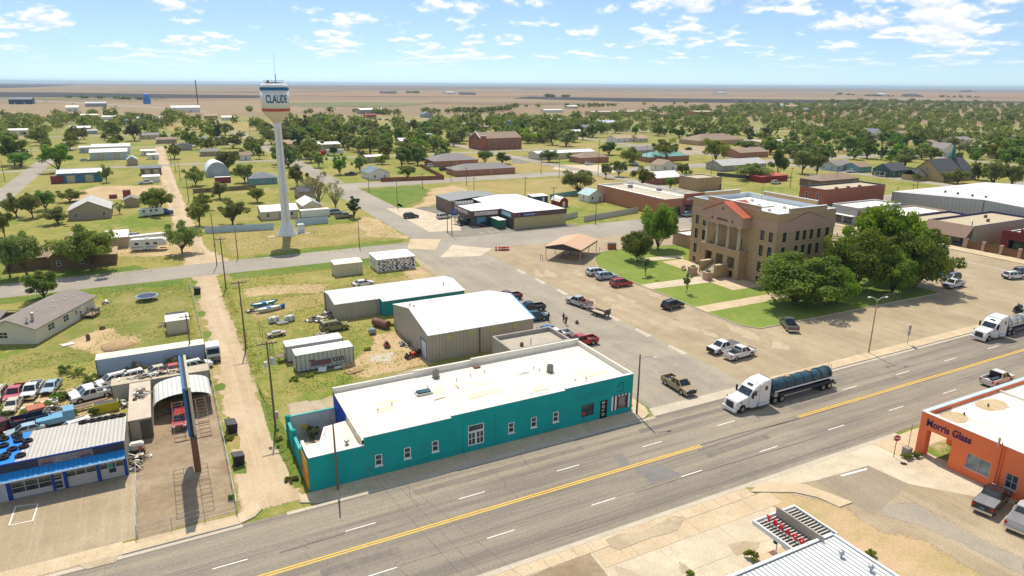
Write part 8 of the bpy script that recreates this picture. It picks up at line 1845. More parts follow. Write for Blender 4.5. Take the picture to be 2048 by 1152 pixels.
for q in [(1134,3168,10.5,25.7),(1137,3235,7.3,17.8),(1130,3196,6.8,16.6),(1128,3274,11.1,27.2),(1149,3254,8.7,21.4),(1128,3192,6.6,16.2),(1145,3313,6.5,15.8),(1131,3251,7.4,18.0),(1145,3236,9.9,24.1),(1150,3248,9.3,22.7),(1156,3256,7.5,18.4),(1124,3281,6.9,16.8),(1157,3234,11.5,28.0),(1112,3214,6.6,16.1),(1374,2217,6.7,16.4),(1363,2228,6.8,16.6),(1295,2226,11.3,27.6),(1327,2247,6.6,16.2),(1302,2214,8.7,21.3),(1357,2190,8.6,20.9),(1303,2224,7.4,18.2),(1339,2176,9.5,23.2),(1312,2225,10.9,26.7),(1309,2245,8.7,21.2),(1360,2224,7.9,19.3),(1309,2240,9.7,23.8),(3474,2703,8.7,17.5),(3525,2735,8.4,16.8),(3488,2723,9.6,19.2),(3412,2669,9.3,18.6),(3444,2671,8.6,17.2),(3431,2685,7.7,15.4),(3383,2643,9.5,19.0),(3375,2628,11.6,23.2),(3199,2412,8.5,17.0),(3239,1976,8.7,17.5),(3226,1979,6.8,13.5),(3301,2527,7.1,14.3),(3308,2523,6.8,13.6),(3101,1998,7.4,14.7),(3044,2227,6.9,13.8),(3076,1970,5.0,10.0),(3259,1988,6.2,12.4),(3044,2152,7.2,14.4),(3143,1922,8.0,16.0),(2992,2151,6.4,12.8),(3295,1932,8.5,17.0),(3017,2157,7.5,15.0),(3131,2098,5.2,10.4),(3022,2201,8.6,17.2),(3170,1885,7.8,15.6),(3039,2019,5.3,10.5),(3184,1950,6.9,13.8),(3051,2164,8.2,16.4),(3312,1859,4.9,9.9),(3006,2083,7.1,14.2),(3133,2018,8.6,17.3),(3106,2074,7.6,15.1),(3036,2168,7.3,14.7),(3080,2114,6.4,12.7),(3008,2178,6.1,12.1),(3250,2474,8.8,17.6),(3067,2054,7.7,15.4),(3211,1816,6.8,13.6),(3064,2197,7.5,14.9),(3251,1863,6.2,12.4),(3244,1990,6.8,13.6),(3082,2221,8.2,16.3),(3043,2154,5.4,10.7),(3216,1852,8.9,17.9),(3171,1911,6.0,12.0),(3199,1963,7.9,15.8),(3168,2389,7.2,14.3),(3178,1858,5.6,11.1),(6646,3891,13.6,34.0),(7211,4152,14.8,37.0),(6954,4018,14.7,36.8),(6936,3991,9.9,24.7),(6706,3904,15.5,38.6),(6880,3945,10.7,26.8),(7246,4192,11.6,28.9),(7145,4054,8.6,21.5),(7307,4212,12.2,30.6),(6738,3876,14.9,37.2),(306,941,10.1,13.9),(288,1038,9.2,12.7),(288,1048,9.1,12.5),(176,1096,8.3,11.4),(243,1068,9.8,13.4),(301,984,10.2,14.1),(303,984,7.6,10.4),(138,1146,5.7,7.9),(139,1149,9.4,13.0),(303,1001,6.4,8.8),(302,965,9.4,13.0),(280,1069,6.2,8.5),(296,1007,10.0,13.8),(304,985,8.6,11.8),(202,1044,5.7,7.9),(164,1159,7.0,9.6),(211,1053,8.0,11.0),(302,995,6.8,9.4),(440,990,5.7,7.9),(865,1208,6.4,8.8),(449,993,6.6,9.1),(448,992,9.7,13.4),(451,990,7.3,10.0),(427,1004,10.0,13.8),(448,999,6.1,8.3),(420,1010,7.5,10.3),(613,1182,9.4,12.9),(420,1001,9.4,13.0),(366,987,10.0,13.7),(464,998,9.2,12.7),(771,1160,9.5,13.0),(544,1075,8.2,11.3),(762,1171,6.5,9.0),(365,985,10.4,14.2),(802,1186,10.2,14.0),(541,1070,7.5,10.3),(579,1129,8.5,11.7),(393,1005,6.6,9.0),(570,1114,7.5,10.4),(441,1003,9.4,12.9),(519,1041,9.0,12.4),(1346,1334,8.3,11.5),(431,992,9.5,13.0),(478,1013,9.2,12.6),(448,995,9.9,13.6),(727,1174,9.3,12.8),(552,1087,9.4,13.0),(493,1026,7.3,10.0),(994,1277,6.9,9.5),(844,1203,7.5,10.4),(436,999,10.4,14.3),(826,1196,7.5,10.3),(633,1206,9.1,12.6),(487,1017,9.3,12.7),(863,1214,6.8,9.4),(495,1024,10.2,14.1),(758,1182,7.7,10.6),(790,1172,9.2,12.7),(375,987,7.5,10.2),(449,993,8.5,11.6),(625,1201,8.1,11.2),(675,1196,7.9,10.9),(498,1028,9.0,12.4),(456,989,8.4,11.6),(805,1177,7.5,10.3),(514,1044,10.3,14.2),(458,990,7.7,10.5),(551,1084,5.8,8.0),(407,1001,7.8,10.8),(1091,1289,5.8,8.0),(575,1124,5.8,8.0),(654,1206,6.3,8.6),(575,1123,8.4,11.5),(561,1101,9.5,13.1),(452,988,6.7,9.3),(384,998,8.0,11.0),(1143,1309,8.9,12.2),(735,1186,6.9,9.5),(-151,1003,10.3,15.5),(-133,964,5.9,8.8),(-127,988,5.8,8.7),(-142,983,6.0,9.0),(-140,977,7.4,11.1),(-126,996,8.0,12.0),(-134,966,6.2,9.3),(-143,982,7.5,11.2),(-149,2207,9.1,23.3),(-52,2069,8.4,21.5),(-143,2214,5.3,13.6),(-68,2131,7.3,18.7),(-16,2014,8.4,21.5),(-188,2277,7.7,19.8),(-109,2166,8.1,20.9),(-53,2100,6.4,16.5),(-47,2090,7.9,20.3),(-41,2047,6.2,15.9),(-56,2068,8.0,20.5),(-184,2242,5.0,12.9)]: rest.append(q)
far_wood(rest)
# shrubs and weeds
def bush(label,p,r,h,style='dense',group=None,z=0.):
 me,cc=crown(int(p[0]*7+p[1]) % 999,r,h,.05,14,900,.11,LF[style],.6,name='foliage');o=thing('shrub',label,'shrub',(p[0],p[1],z),0,group);put('foliage',me,o);MB().tube([(0,0,0),(0,0,h*.5)],[.05,.02],5).build('stem',BARK,o)
bush('round bush in the teal courtyard against the white wall',(13.2,79.4),1.0,1.7);bush('smaller bush in the courtyard corner by the blue wall',(15.6,79.3),.5,1.2)
bush('green weeds at the concrete block by the orange pier',(75.23,42.55),.7,.7,'pale');bush('green weeds at the foot of the orange pier',(76.75,42.3),.8,.8,'pale');bush('yellow-green weed clump by the drive-in island',(45.08,37.72),.8,1.1,'pale');bush('small weed in the concrete joint',(38.43,38.64),.4,.4,'pale');bush('dry weed clump at the canopy edge',(55.54,32.9),.7,.6,'pale');bush('yellow flowering bush at the teal store right side',(54.2,69.2),.6,1.6,'pale');bush('tall weed clump by the alley fence',(2.62,69.8),.5,.5)
for i,(p,r,h) in enumerate((((-16.34,116.78),1.5,1.1),((-14.56,114.85),1.2,1.),((-12.74,111.5),1.2,1.),((-16.34,106.17),1.6,1.1),((-17.6,104.22),1.3,1.2),((-19.69,102.81),1.2,.9),((-22.35,104.14),1.4,1.3),((-13.07,106.7),1.,.8),((-14.08,99.99),1.,.8),((-11.71,98.81),1.,1.),((-7.18,112.22),1.4,.9),((-2.36,111.97),1.6,1.),((-15.49,106.64),1.2,.9))): bush('green weed thicket growing among the junked cars',p,r,h,'pale' if i % 3 else 'dense','weeds among the junk cars')
for i,(p,r,h) in enumerate((((-6.5,111.88),1.6,1.8),((-1.67,111.62),1.8,1.8),((-0.24,112.01),1.2,1.6))): bush('tan brush growing against the long blue trailer',p,r,h,'bare','brush against the trailer')
for i,p in enumerate(((33.79,119.07),(33.4,114.65),(35.04,115.34),(27.5,105.3),(16.76,98.81),(14.46,98.32),(9.43,80.71),(9.16,70.8),(3.61,83.63))): bush('low weed patch in the grass of the yards',p,.9,.35,'pale','low weeds in the yards')
# -- POLES, FENCES, YARD THINGS, PEOPLE
PXY={}
def pole(label,p,h,arms=1,transformer=False,lamp=False,r=.15,rz=0.,top=True):
 t=thing('utility_pole',label,'pole',p,rz);MB().tube([(0,0,-.1),(.02,0,h*.5),(0,.03,h)],[r,r*.85,r*.6],8).build('post',POLE,t)
 for i in range(arms):
  z=h-.35-i*.8;MB().box(-1.2,1.2,-.06,.06,z-.07,z+.07).build('crossarm',POLE,t);MB().tube([(-.8,-.05,z-.05),(0,-.12,z-.75),(.8,-.05,z-.05)],.025,4).build('brace',STEEL,t)
  for x in (-1.1,-.55,.55,1.1): put('insulator',cached('ins',lambda: MB().lathe([(.04,0),(.07,.08),(.04,.2)],6).mesh('insulator',M('insulator_grey',(.35,.37,.38),.3))),t,(x,0,z+.07))
 if transformer: MB().lathe([(.25,0),(.27,.05),(.27,.85),(.2,.95)],12,(.45,0)).build('transformer',M('transformer_grey',(.42,.45,.47),.5),t,loc=(0,0,h-3.2));MB().box(-.55,-.2,-.2,.2,h-3.4,h-2.7).build('switch_box',M('box_pale'),t);MB().box(.1,.5,-.15,.15,1.2,2.2).build('meter_box',STEEL,t)
 if lamp: MB().tube([(0,0,h-.6),(.8,-.3,h-.4),(1.8,-.6,h-.5)],.04,5).build('lamp_arm',STEEL,t);MB().box(1.6,2.2,-.85,-.6,h-.62,h-.5).build('lamp_head',M('lamp_pale',(.6,.6,.56),.5),t)
 PXY[label]=(p[0],p[1],h);return label
A1=pole('wooden pole with crossarm and transformer left of the box trailers',(9.45,84.31),11.9,1,True);A2=pole('tall wooden pole with crossarm halfway along the alley',(9.54,114.98),11.8,1);A3=pole('wooden pole with crossarm where the alley meets the second street',(10.11,153.73),11.2,1)
A4=pole('leaning dark pole across the second street by the tower yard',(10.13,175.46),13.02,0,r=.12);A5=pole('dark pole at the front of the tower yard',(15.49,180.6),7.97,0,r=.12);A6=pole('pole on the tower yard near the street corner',(46.25,179.21),7.96,0,r=.12);A7=pole('pole on the green corner lot',(74.58,232.95),10.65,1,lamp=False,r=.13)
A8=pole('tall pole with lamp at the grocery island, left one',(74.81,186.39),10.,0,lamp=True,r=.13);A9=pole('tall pole at the grocery island, right one',(74.41,181.92),9.6,0,r=.13);A10=pole('pole with crossarm behind the cottage',(122.13,178.06),7.05,1);A11=pole('pole with crossarm behind the grocery',(125.78,232.15),8.51,1);A12=pole('pole beside the barn shed',(127.67,213.64),6.96,1)
A13=pole('thin dark pole in front of the teal building left end',(13.2,66.45),8.7,0,r=.13);A14=pole('wooden street lamp pole at the teal building corner',(53.34,66.2),8.8,0,lamp=True,r=.14)
for i,(b,tp) in enumerate((((1.21,113.56),7.78),((7.48,413.32),11.87),((8.36,377.08),11.4),((8.97,342.76),9.8),((9.16,278.03),11.94),((10.66,268.92),8.44),((-60.68,374.86),9.25),((-62.4,520.6),10.72),((-62.43,478.09),5.64),((76.66,276.45),5.74),((99.48,275.16),6.55),((119.41,291.86),8.4),((120.02,275.55),7.83),((117.53,262.01),5.23),((168.79,295.21),7.58),((169.14,278.57),9.14),((191.33,278.55),17.24),((238.25,250.85),10.75),((239.97,303.4),11.37),((295.05,184.23),9.12),((258.75,163.02),6.78),((254.5,166.33),5.45),((252.63,136.4),7.91),((256.19,143.52),4.55),((268.73,204.9),8.2),((127.29,523.45),13.56),((71.54,537.34),8.96),((18.01,667.16),15.04),((72.29,612.91),13.29),((292.63,299.09),8.55),((246.15,210.28),8.7),((463.59,438.22),8.42))):
 o=thing('utility_pole',near_label('slim wooden pole',b[0],b[1],0,'slim wooden utility pole among the houses and streets',60.),'pole',b,.3*i,'utility poles through the town');MB().tube([(0,0,0),(0,0,tp)],[.14,.09],6).build('post',POLE,o);MB().box(-1.,1.,-.05,.05,tp-.5,tp-.38).build('crossarm',POLE,o)
def wires(label,a,b,offs=(-1.1,-.55,.55,1.1),sag=.7,az=0.,dz=-.15,b3=None):
 pa=PXY[a];pb=PXY[b] if b3 is None else b3;t=thing('power_line',label,'wire',(pa[0],pa[1],0))
 for k in offs:
  pts=[]
  for i in range(13): f=i/12;pts.append(((pb[0]-pa[0])*f+k,(pb[1]-pa[1])*f,pa[2]+dz+(pb[2]-pa[2])*f-sag*4*f*(1-f)))
  MB().tube(pts,.010,3).build('wire',M('wire_dark',(.10,.09,.08),.6),t)
wires('overhead wires between the transformer pole and the mid alley pole',A1,A2);wires('overhead wires from the mid alley pole to the second street',A2,A3);wires('overhead wires crossing the highway from the transformer pole',A1,A1,(-.6,.6),1.2,b3=(20,5,11));wires('service wire from the thin pole across the highway',A13,A13,(0,),.8,b3=(24,20,9));wires('wires over the square street to the cottage pole',A10,A9,(-.5,.5),1.2);wires('service wire from the mid alley pole to the mobile home',A2,A2,(0,),.6,b3=(-9,150,3.4));wires('wires up the alley beyond the second street',A3,A3,(-.6,.6),1.,b3=(6.5,250,9.5))
# street lamp and signs
sl=thing('street_lamp','tan street lamp with two arms on the square pavement','street lamp',(101.58,66.72));hl=9.6
MB().tube([(0,0,.1),(0,0,hl)],[.12,.07],8).build('post',M('lamp_post_tan',(.36,.27,.17),.6),sl)
for sx,sy in ((-1.3,.6),(1.3,-.6)): MB().tube([(0,0,hl-.4),(sx*.5,sy*.5,hl+.2),(sx,sy,hl+.25)],.035,5).build('lamp_arm',WHITE,sl);MB().box(sx-.3,sx+.3,sy-.12,sy+.12,hl+.16,hl+.3).build('lamp_head',WHITE,sl)
sg=thing('road_sign','pair of road sign panels seen from behind on the square pavement','sign',(111.1,66.31));MB().cyl((0,0,.1),(0,0,3.6),.05,n=6).build('post',STEEL,sg);[MB().box(-.35,.35,-.03,.03,z,z+.85).build('sign_panel',M('sign_back',(.42,.40,.36),.5),sg) for z in (1.75,2.7)]
st=thing('stop_sign','red octagonal stop sign at the side street corner','sign',(74.32,43.52));MB().cyl((0,0,0),(0,0,2.8),.045,n=6).build('post',M('post_brown',(.25,.13,.08),.7),st)
oc=[(.4*math.cos(R(22.5+45*i)),.4*math.sin(R(22.5+45*i))) for i in range(8)];pl=MB().extr([(a,b+2.55) for a,b in oc],-.07,-.05,'y').build('sign_plate',M('stop_red',(.45,.02,.03),.5),st);lettering('STOP',.3,WHITE,st,(0,-.08,2.55),depth=.005,bold=.008);pl2=MB().extr([(a*1.08,b*1.08+2.55) for a,b in oc],-.048,-.04,'y').build('sign_border',WHITE,st);st.rotation_euler=(0,0,R(-35))
mhc=thing('manhole_cover','dark round manhole cover before the stop sign','manhole',(*(73.89,41.97),.024));MB().lathe([(.36,0),(.36,.02)],16).build('cover',DARKST,mhc)
cb=thing('concrete_block','grey concrete block with thin rod by the orange pier','block',(75.89,42.99));MB().box(-.4,.4,-.4,.4,0,1.2).build('block',M('block_grey',(.33,.30,.24),.9,.2),cb);MB().cyl((.1,0,1.2),(.1,0,4.2),.03,n=5).build('rod',DARKST,cb)
# billboard
bb=thing('billboard','tall billboard seen edge-on, on one rusty pole in the gravel yard','billboard',(-.1,77.6));MB().cyl((0,0,0),(0,0,6.6),.36,.34,n=14).build('pole',M('rust_pole',(.20,.095,.05),.8,.2),bb);MB().box(-.25,.25,-5.2,5.2,6.5,6.9).build('beam',DARKST,bb)
MB().box(.12,.38,-5.0,5.0,6.9,12.4).build('panel',M('billboard_cream',(.50,.47,.36),.8,.12),bb);MB().box(-.42,-.16,-5.0,5.0,6.9,12.4).build('panel',M('billboard_blue',(.02,.14,.34),.6,.2),bb);MB().box(-.16,.12,-5.0,5.0,7.0,12.2).build('inner_frame',BLACK,bb)
for s in (-1,1):
 cwk=thing_part('catwalk',bb,(s*1.25,0,6.6));MB().box(-.55,-.5,-5.2,5.2,0,.06).box(.5,.55,-5.2,5.2,0,.06).build('catwalk_rail',RUST,cwk);rg=MB().box(-.5,.5,-.03,.03,0,.05).mesh('rung',RUST)
 for k in range(12): put('rung',rg,cwk,(0,-5.1+k*.93,0))
 for y in (-5.1,-1.7,1.7,5.1): MB().cyl((-s*1.0,y,-.02),(s*.5,y,-.02),.05,n=5).build('bracket',RUST,cwk)
# fences
def wire_fence(label,pts,h=1.4,step=3.,rails=(.99,.5),r=.035,col=None):
 t=thing('wire_fence',label,'fence',pts[0]);m=col or STEEL;pm=cached(('fp',h,r,m.name),lambda: MB().cyl((0,0,0),(0,0,h),r,n=5).mesh('post',m));o=Vector(pts[0])
 for a,b in zip(pts,pts[1:]):
  a,b=Vector(a),Vector(b);n=max(1,int((b-a).length/step))
  for i in range(n+1): p=a.lerp(b,i/n)-o;put('post',pm,t,(p.x,p.y,0))
  for k in rails: MB().cyl((a.x-o.x,a.y-o.y,h*k),(b.x-o.x,b.y-o.y,h*k),r*.6,n=4).build('rail',m,t)
wire_fence('chain link fence along the alley beside the gravel yard and lawn',[(3.0,66.9),(3.3,100),(3.4,130),(3.2,160)],1.6,3.);wire_fence('wire fence along the front of the gravel yard',[(-6.1,66.9),(2.9,67.1)],1.5,2.4,(.99,.6,.25));wire_fence('wire fence between shop forecourt and gravel yard',[(-6.2,67.1),(-6.3,79)],1.4,2.4,col=M('pale_pipe',(.5,.52,.53),.5));wire_fence('wire fence along the top of the mobile home yard',[(3.2,160),(-10,160.5),(-14,157)],1.4,3.4);wire_fence('low pipe fence in the tower yard',[(46,214),(57,190),(14,188)],.9,5.,(.98,),col=WHITE);wire_fence('tall wire cage around the scrap boats',[(12.6,121),(13.0,108.5),(20,111.),(24.5,113)],2.6,2.6,(.99,.05),col=RUST);wire_fence('short wire fence left of the tower base',[(24.5,205),(25.5,199.5)],2.2,1.4,(.98,.5));wire_fence('short wire fence right of the tower base',[(37.5,206),(39.5,200.5)],2.2,1.4,(.98,.5));wire_fence('fence rails along the west street verge',[(-41.04,343.66),(-42.46,327.62)],1.4,4.,(.98,.5))
def panel_fence(name,label,a,b,h,mat,w=2.4):
 a,b=Vector(a),Vector(b);L=(b-a).length;n=max(1,int(L/w));t=thing(name,label,'fence',a,math.atan2(b.y-a.y,b.x-a.x));me=cached(('pf',h,round(L/n,2),mat.name),lambda: MB().box(.03,L/n-.03,-.04,.04,.05,h).mesh('fence_panel',mat));po=cached(('pp',h,mat.name),lambda: MB().box(-.06,.06,-.07,.07,0,h+.08).mesh('post',mat))
 for i in range(n): put('fence_panel',me,t,(i*L/n,0,0))
 for i in range(n+1): put('post',po,t,(i*L/n,0,0))
PB=M('pale_blue_panels',(.42,.55,.62),.6,.08)
panel_fence('panel_fence','pale blue metal fence left of the water tower',(10.45,216.55),(29.39,213.87),2.0,PB);panel_fence('panel_fence','pale blue-white metal fence right of the water tower',(36.36,216.46),(46.37,217),2.2,PB);panel_fence('board_fence','brown board fence beside the white and blue house',(89.48,301.98),(118.43,297.98),1.9,M('brown_boards',(.24,.10,.05),.85,.15));panel_fence('board_fence','brown board fence return up the drive by the nursing home',(118.43,297.98),(125.16,347.5),1.9,MATS['brown_boards']);panel_fence('panel_fence','grey-white panel fence along the street left of the shelter trees',(121.08,183.13),(147.63,189.49),1.9,M('grey_panels',(.48,.46,.40),.7,.08));panel_fence('panel_fence','pale fence right of the grocery wall',(117.29,188.71),(123.89,191.44),1.9,MATS['grey_panels']);panel_fence('board_fence','dark board fence below the quonset hut',(12.14,300.66),(36.02,303.09),1.8,W_BRN);panel_fence('board_fence','black board fence around the pale grey house',(245.03,253.96),(253.66,229.98),1.8,SH_DARK);panel_fence('board_fence','dark teal fence behind the garden sheds',(134.6,228.01),(153.05,233.34),1.8,W_TEAL);panel_fence('board_fence','tan fence in front of the brown hip roofed house',(256.19,473.92),(275.58,465.71),1.9,W_TAN)
# yard things
tr=thing('trampoline','round blue-black trampoline in the mobile home yard','trampoline',(-5,152));MB().lathe([(1.8,.975),(1.78,.99)],24).build('mat',M('trampoline_mat',(.03,.05,.12),.7),tr);MB().lathe([(1.82,.88),(2.1,.88),(2.1,.97),(1.82,.97)],24).build('pad',M('trampoline_pad',(.30,.36,.45),.6),tr);[MB().cyl((2*math.cos(a),2*math.sin(a),0),(2*math.cos(a),2*math.sin(a),.9),.03,n=5).build('leg',STEEL,tr) for a in [i*1.047 for i in range(6)]]
ys=build('garden_shed','white roofed cream shed by the chain link fence','shed',(-1.9,128),(1.7,128),3.0,2.3,'shed',.2,W_CREAM,WHITE_MEMB,[],ov=.12);dg=build('lean_shed','dark open lean-to behind the white roofed shed','shed',(-1.8,132.2),(1.2,132.2),2.2,1.6,'shed',.3,SH_DARK,SH_DARK,[],ov=.1)
br=thing('burn_barrel','rusty burn barrel by the dirt mound','barrel',(-14.1,131.13));MB().lathe([(.32,0),(.33,.45),(.32,.95),(.28,.95),(.28,.5)],12).build('drum',RUST,br)
fp=thing('fire_ring','dark metal fire ring on the lawn','fire ring',(-12.25,136.37));MB().lathe([(.5,0),(.5,.4),(.42,.4),(.42,.1)],12).build('ring',RUST,fp)
bd=thing('white_board','white rectangular board lying on the grass','board',(-17.01,129.95),R(20));MB().box(-.9,.9,-.45,.45,.03,.18).build('board',WHITE,bd)
dm=struct(MB().blob((-9.6,125.6,-.1),2.8,5,(1,.9,.22),.1).build('dirt_mound',M('mound_soil',(.40,.27,.15),.95,.25,1.5),smooth=True))
for i,p in enumerate(((4.36,85.83),(4.23,77.05),(4.39,152.44),(3.89,80.12))):
 if i==3: continue
 o=thing('trash_container',('black trash container by the alley fence, farther of two','black trash container by the alley fence, nearer of two','black trash cart at the second street corner of the alley')[i],'trash bin',p,R(5));w=(.9,.6,.8)[i];MB().extr([(-.5,.1),(.5,.1),(.62,1.15),(-.62,1.25)],-w,w,'x' if False else 'y').build('bin',BLACK,o);MB().extr([(-.66,1.26),(.66,1.16),(.6,1.28),(-.6,1.42)],-w-.03,w+.03,'y').build('lid',M('lid_grey',(.05,.05,.055),.5),o);[MB().cyl((-.45,s*w*.8-.05,.12),(-.45,s*w*.8+.05,.12),.12,n=8).build('wheel',RUBBER,o) for s in (-1,1)]
TYR=MB()
for i in range(18):
 for j in range(8): a,b=2*math.pi*i/18,2*math.pi*j/8;TYR.v.append(((.30+.13*math.cos(b))*math.cos(a),(.30+.13*math.cos(b))*math.sin(a),.12+.12*math.sin(b)))
for i in range(18):
 for j in range(8): TYR.f.append((i*8+j,(i+1) % 18*8+j,(i+1) % 18*8+(j+1) % 8,i*8+(j+1) % 8))
TYM=TYR.mesh('loose_tyre',RUBBER,True);rr=random.Random(2)
for k,(p,z) in enumerate([(q,0) for q in ((-19.17,87.56),(-17.88,87.68),(-17.6,86.26),(-16.67,85.55),(-18.88,85.54),(-16.81,84.02),(-17.84,83.94),(-18.25,82.74),(-18.32,81.97),(-16.78,81.65),(-18.09,88.97),(-19.59,89.19))]+[(q,1) for q in ((-11.52,88.91),(-10.55,89.14),(-9.87,89.09),(-9.19,89.18),(-8.39,88.93),(-7.55,89.25))]):
 zr=4.2-(p[1]-80.2)/8.4*.5+.03;o=tag(put('loose_tyre',TYM,None,(p[0],min(p[1],88.3),zr)),'black tyre lying on the blue tarp roof of the tyre shop' if z==0 else 'black tyre in the row along the back edge of the grey shop roof','tyre',('tyres on the blue roof','tyres along the grey roof edge')[z]);o.rotation_euler=(rr.uniform(-.1,.1),rr.uniform(-.1,.1),rr.uniform(0,3));o.scale=(1.25,1.25,1.2)
def scrap(name,label,cat,p,size,n,cols,seed,z=0.):
 "heap of loose scrap: many small boxes, bars and drums piled up"
 r=random.Random(seed);t=thing(name,label,cat,(p[0],p[1],z))
 for ci,m in enumerate(cols):
  mb=MB()
  for i in range(n // len(cols)):
   x,y=r.gauss(0,size[0]*.3),r.gauss(0,size[1]*.3);hh=max(.1,size[2]*(1-(abs(x)/size[0]+abs(y)/size[1])));zz=r.uniform(0,hh)
   if r.random()<.45: a=r.uniform(0,3.14);l=r.uniform(.3,.9);mb.tube([(x-l*math.cos(a),y-l*math.sin(a),zz),(x+l*math.cos(a),y+l*math.sin(a),zz+r.uniform(-.1,.3))],r.uniform(.03,.09),5)
   else: mb.obox((x,y,zz),(r.uniform(.15,.6),r.uniform(.15,.5),r.uniform(.08,.4)),r.uniform(0,3),r.uniform(-.5,.5))
  o=mb.build('scrap_pieces',m,t);o['kind']='stuff'
SC_M=[STEEL,RUST,WHITE,DARKST,M('scrap_tan',(.4,.33,.24),.8)]
for i,(l,p,s,n,z) in enumerate((('heap of white and grey scrap at the back of the wire cage',(16.12,135.1),(2.8,1.6,.9),70,0),('dark scrap heap at the left corner of the wire cage',(12.9,134.63),(1.6,1.2,.7),40,0),('scrap pile of panels and machine parts left of the long shed',(23.06,124.38),(2.4,2.2,.8),80,0),('scrap leaning along the end of the long shed',(25.51,125.74),(1.4,2.6,1.0),60,0),('machine parts and barrels behind the box trailers',(22.5,115.16),(2.6,1.0,.7),50,0),('engine parts and buckets along the tan metal wall',(33.67,104.77),(1.2,2.2,.5),40,0),('scrap heap between the pickup and the yellow bin',(-7.93,99.89),(2.0,1.2,.9),60,0),('pipe and gear clutter beside the tyre shop wall',(-6.4,82.5),(.7,2.6,1.0),70,0),('bits of metal and bicycles on the narrow container roof',(-5.7,96.5),(1.0,3.0,.5),50,2.8),('car parts heaped in the blue truck bed',(-16.14,99.76),(1.6,1.0,.8),50,1.2),('long pipes and racks lying on the grey container',(-3.5,102.7),(5.5,.9,.4),70,2.7),('toys and bright junk under the arched carport',(-2.2,94.6),(1.8,1.,.8),0,0),('clutter of tanks and hoses by the shop corner',(-5.92,83.14),(.9,1.2,.9),40,0),('small scrap at the mobile home deck',(-12.39,153.07),(.9,.7,.6),20,0),('dark junk leaning on the white roofed yard shed',(-2.22,133.18),(.8,1.2,.8),24,0))):
 if n: scrap('scrap_pile',l,'scrap',p,s,n,SC_M,30+i,z)
scrap('toy_pile','toys and bright junk under the arched carport','toys',(-2.0,94.8),(2.0,1.2,.9),50,[M('toy_blue',(.02,.1,.5),.5),M('toy_green',(.1,.4,.08),.5),M('toy_purple',(.3,.05,.35),.5),M('toy_red',(.5,.05,.04),.5)],77)
ybn=thing('yellow_bin','yellow-green metal bin filled with parts in the junk yard','bin',(-10.05,99.28),R(5));MB().box(-1.5,1.5,-.6,.6,.1,1.3).build('bin',M('bin_yellow',(.48,.45,.03),.6,.1),ybn);MB().box(-1.4,1.4,-.5,.5,1.25,1.34).build('contents',DARKST,ybn)
bl=thing('salvage_truck_bed','light blue pickup bed with car parts behind the shop','truck bed',(-16.13,97.9),R(8));MB().box(-1.6,1.4,-.95,.95,.5,1.25).build('bed',M('bed_blue',(.16,.38,.56),.4,.1),bl);MB().box(1.4,2.6,-.95,.95,.5,1.9).build('cab_stub',M('bed_blue'),bl);[wheel(bl,x,s*.85,.38) for x in (-.8,) for s in (-1,1)]
dt=thing('dump_trailer','dark navy open trailer left of the blue pickup bed','trailer',(-18.56,98.82),R(12));MB().box(-2.,2.,-1.,1.,.5,.6).box(-2.,2.,-1.,-.92,.6,1.5).box(-2.,2.,.92,1.,.6,1.5).box(-2.,-1.92,-.918,.918,.6,1.5).box(1.92,2.,-.918,.918,.6,1.5).build('box',M('dump_navy',(.03,.05,.09),.6,.2),dt);[wheel(dt,x,s*1.1,.36) for x in (-.4,.5) for s in (-1,1)]
rb=thing('orange_crate','faded orange metal box standing among the junk','crate',(-18.12,101.22),R(15));MB().box(-1.,1.,-.9,.9,.3,1.6).build('box',M('crate_salmon',(.52,.17,.10),.7,.15,rib=(0,.3)),rb)
bm_=thing('white_beam','pair of white metal beams lying in the weeds','beam',(-18.2,104.53),R(25));MB().box(-2.2,2.2,-.3,.05,.35,.75).build('beam',WHITE,bm_);MB().box(-1.9,2.0,-.75,-.5,.2,.5).build('beam',WHITE,bm_)
fd=thing('flat_rack','weathered plank car ramp lying before the white pickup','ramp',(-13.03,101.43),R(14));[MB().box(-3.6,3.2,y,y+.3,.35,.45).build('plank',WOOD,fd) for y in (-.8,-.45,.2,.55)];MB().box(-3.6,-3.45,-.85,.9,.1,.9).build('end_bar',DARKST,fd)
for i,(p,rz,l) in enumerate((((15.61,137.47),12,'teal and white boat hull in the wire cage, farther one'),((16.02,133.78),14,'narrow pale boat hull in the wire cage, nearer one'))):
 o=thing('boat',l,'boat',p,R(rz));mb=MB();st_=[(-2.6,.15,.5),(-1.6,.65,.12),(0,.8,.05),(1.6,.65,.1),(2.9,.05,.6)]
 for x,w,z in st_: mb.v+=[(x,-w,.85),(x,-w*.6,z),(x,w*.6,z),(x,w,.85)]
 for k in range(4):
  for j in range(3): mb.f.append((k*4+j,(k+1)*4+j,(k+1)*4+j+1,k*4+j+1))
 mb.build('hull',(M('boat_teal',(.05,.30,.34),.4),M('boat_cream',(.58,.58,.5),.5))[i],o);MB().poly([(x,-w*.85,.7) for x,w,z in st_]+[(x,w*.85,.7) for x,w,z in reversed(st_)]).build('deck',WHITE,o);MB().box(-.3,.3,-.6,.6,.72,.9).build('seat',M('boat_blue',(.03,.2,.5),.5),o)
pt_=thing('plastic_tub','bright blue plastic tub behind the boats','tub',(18.77,134.5));MB().lathe([(.35,0),(.45,.8),(.4,.8),(.32,.1)],12).build('tub',M('tub_blue',(.02,.15,.55),.4),pt_)
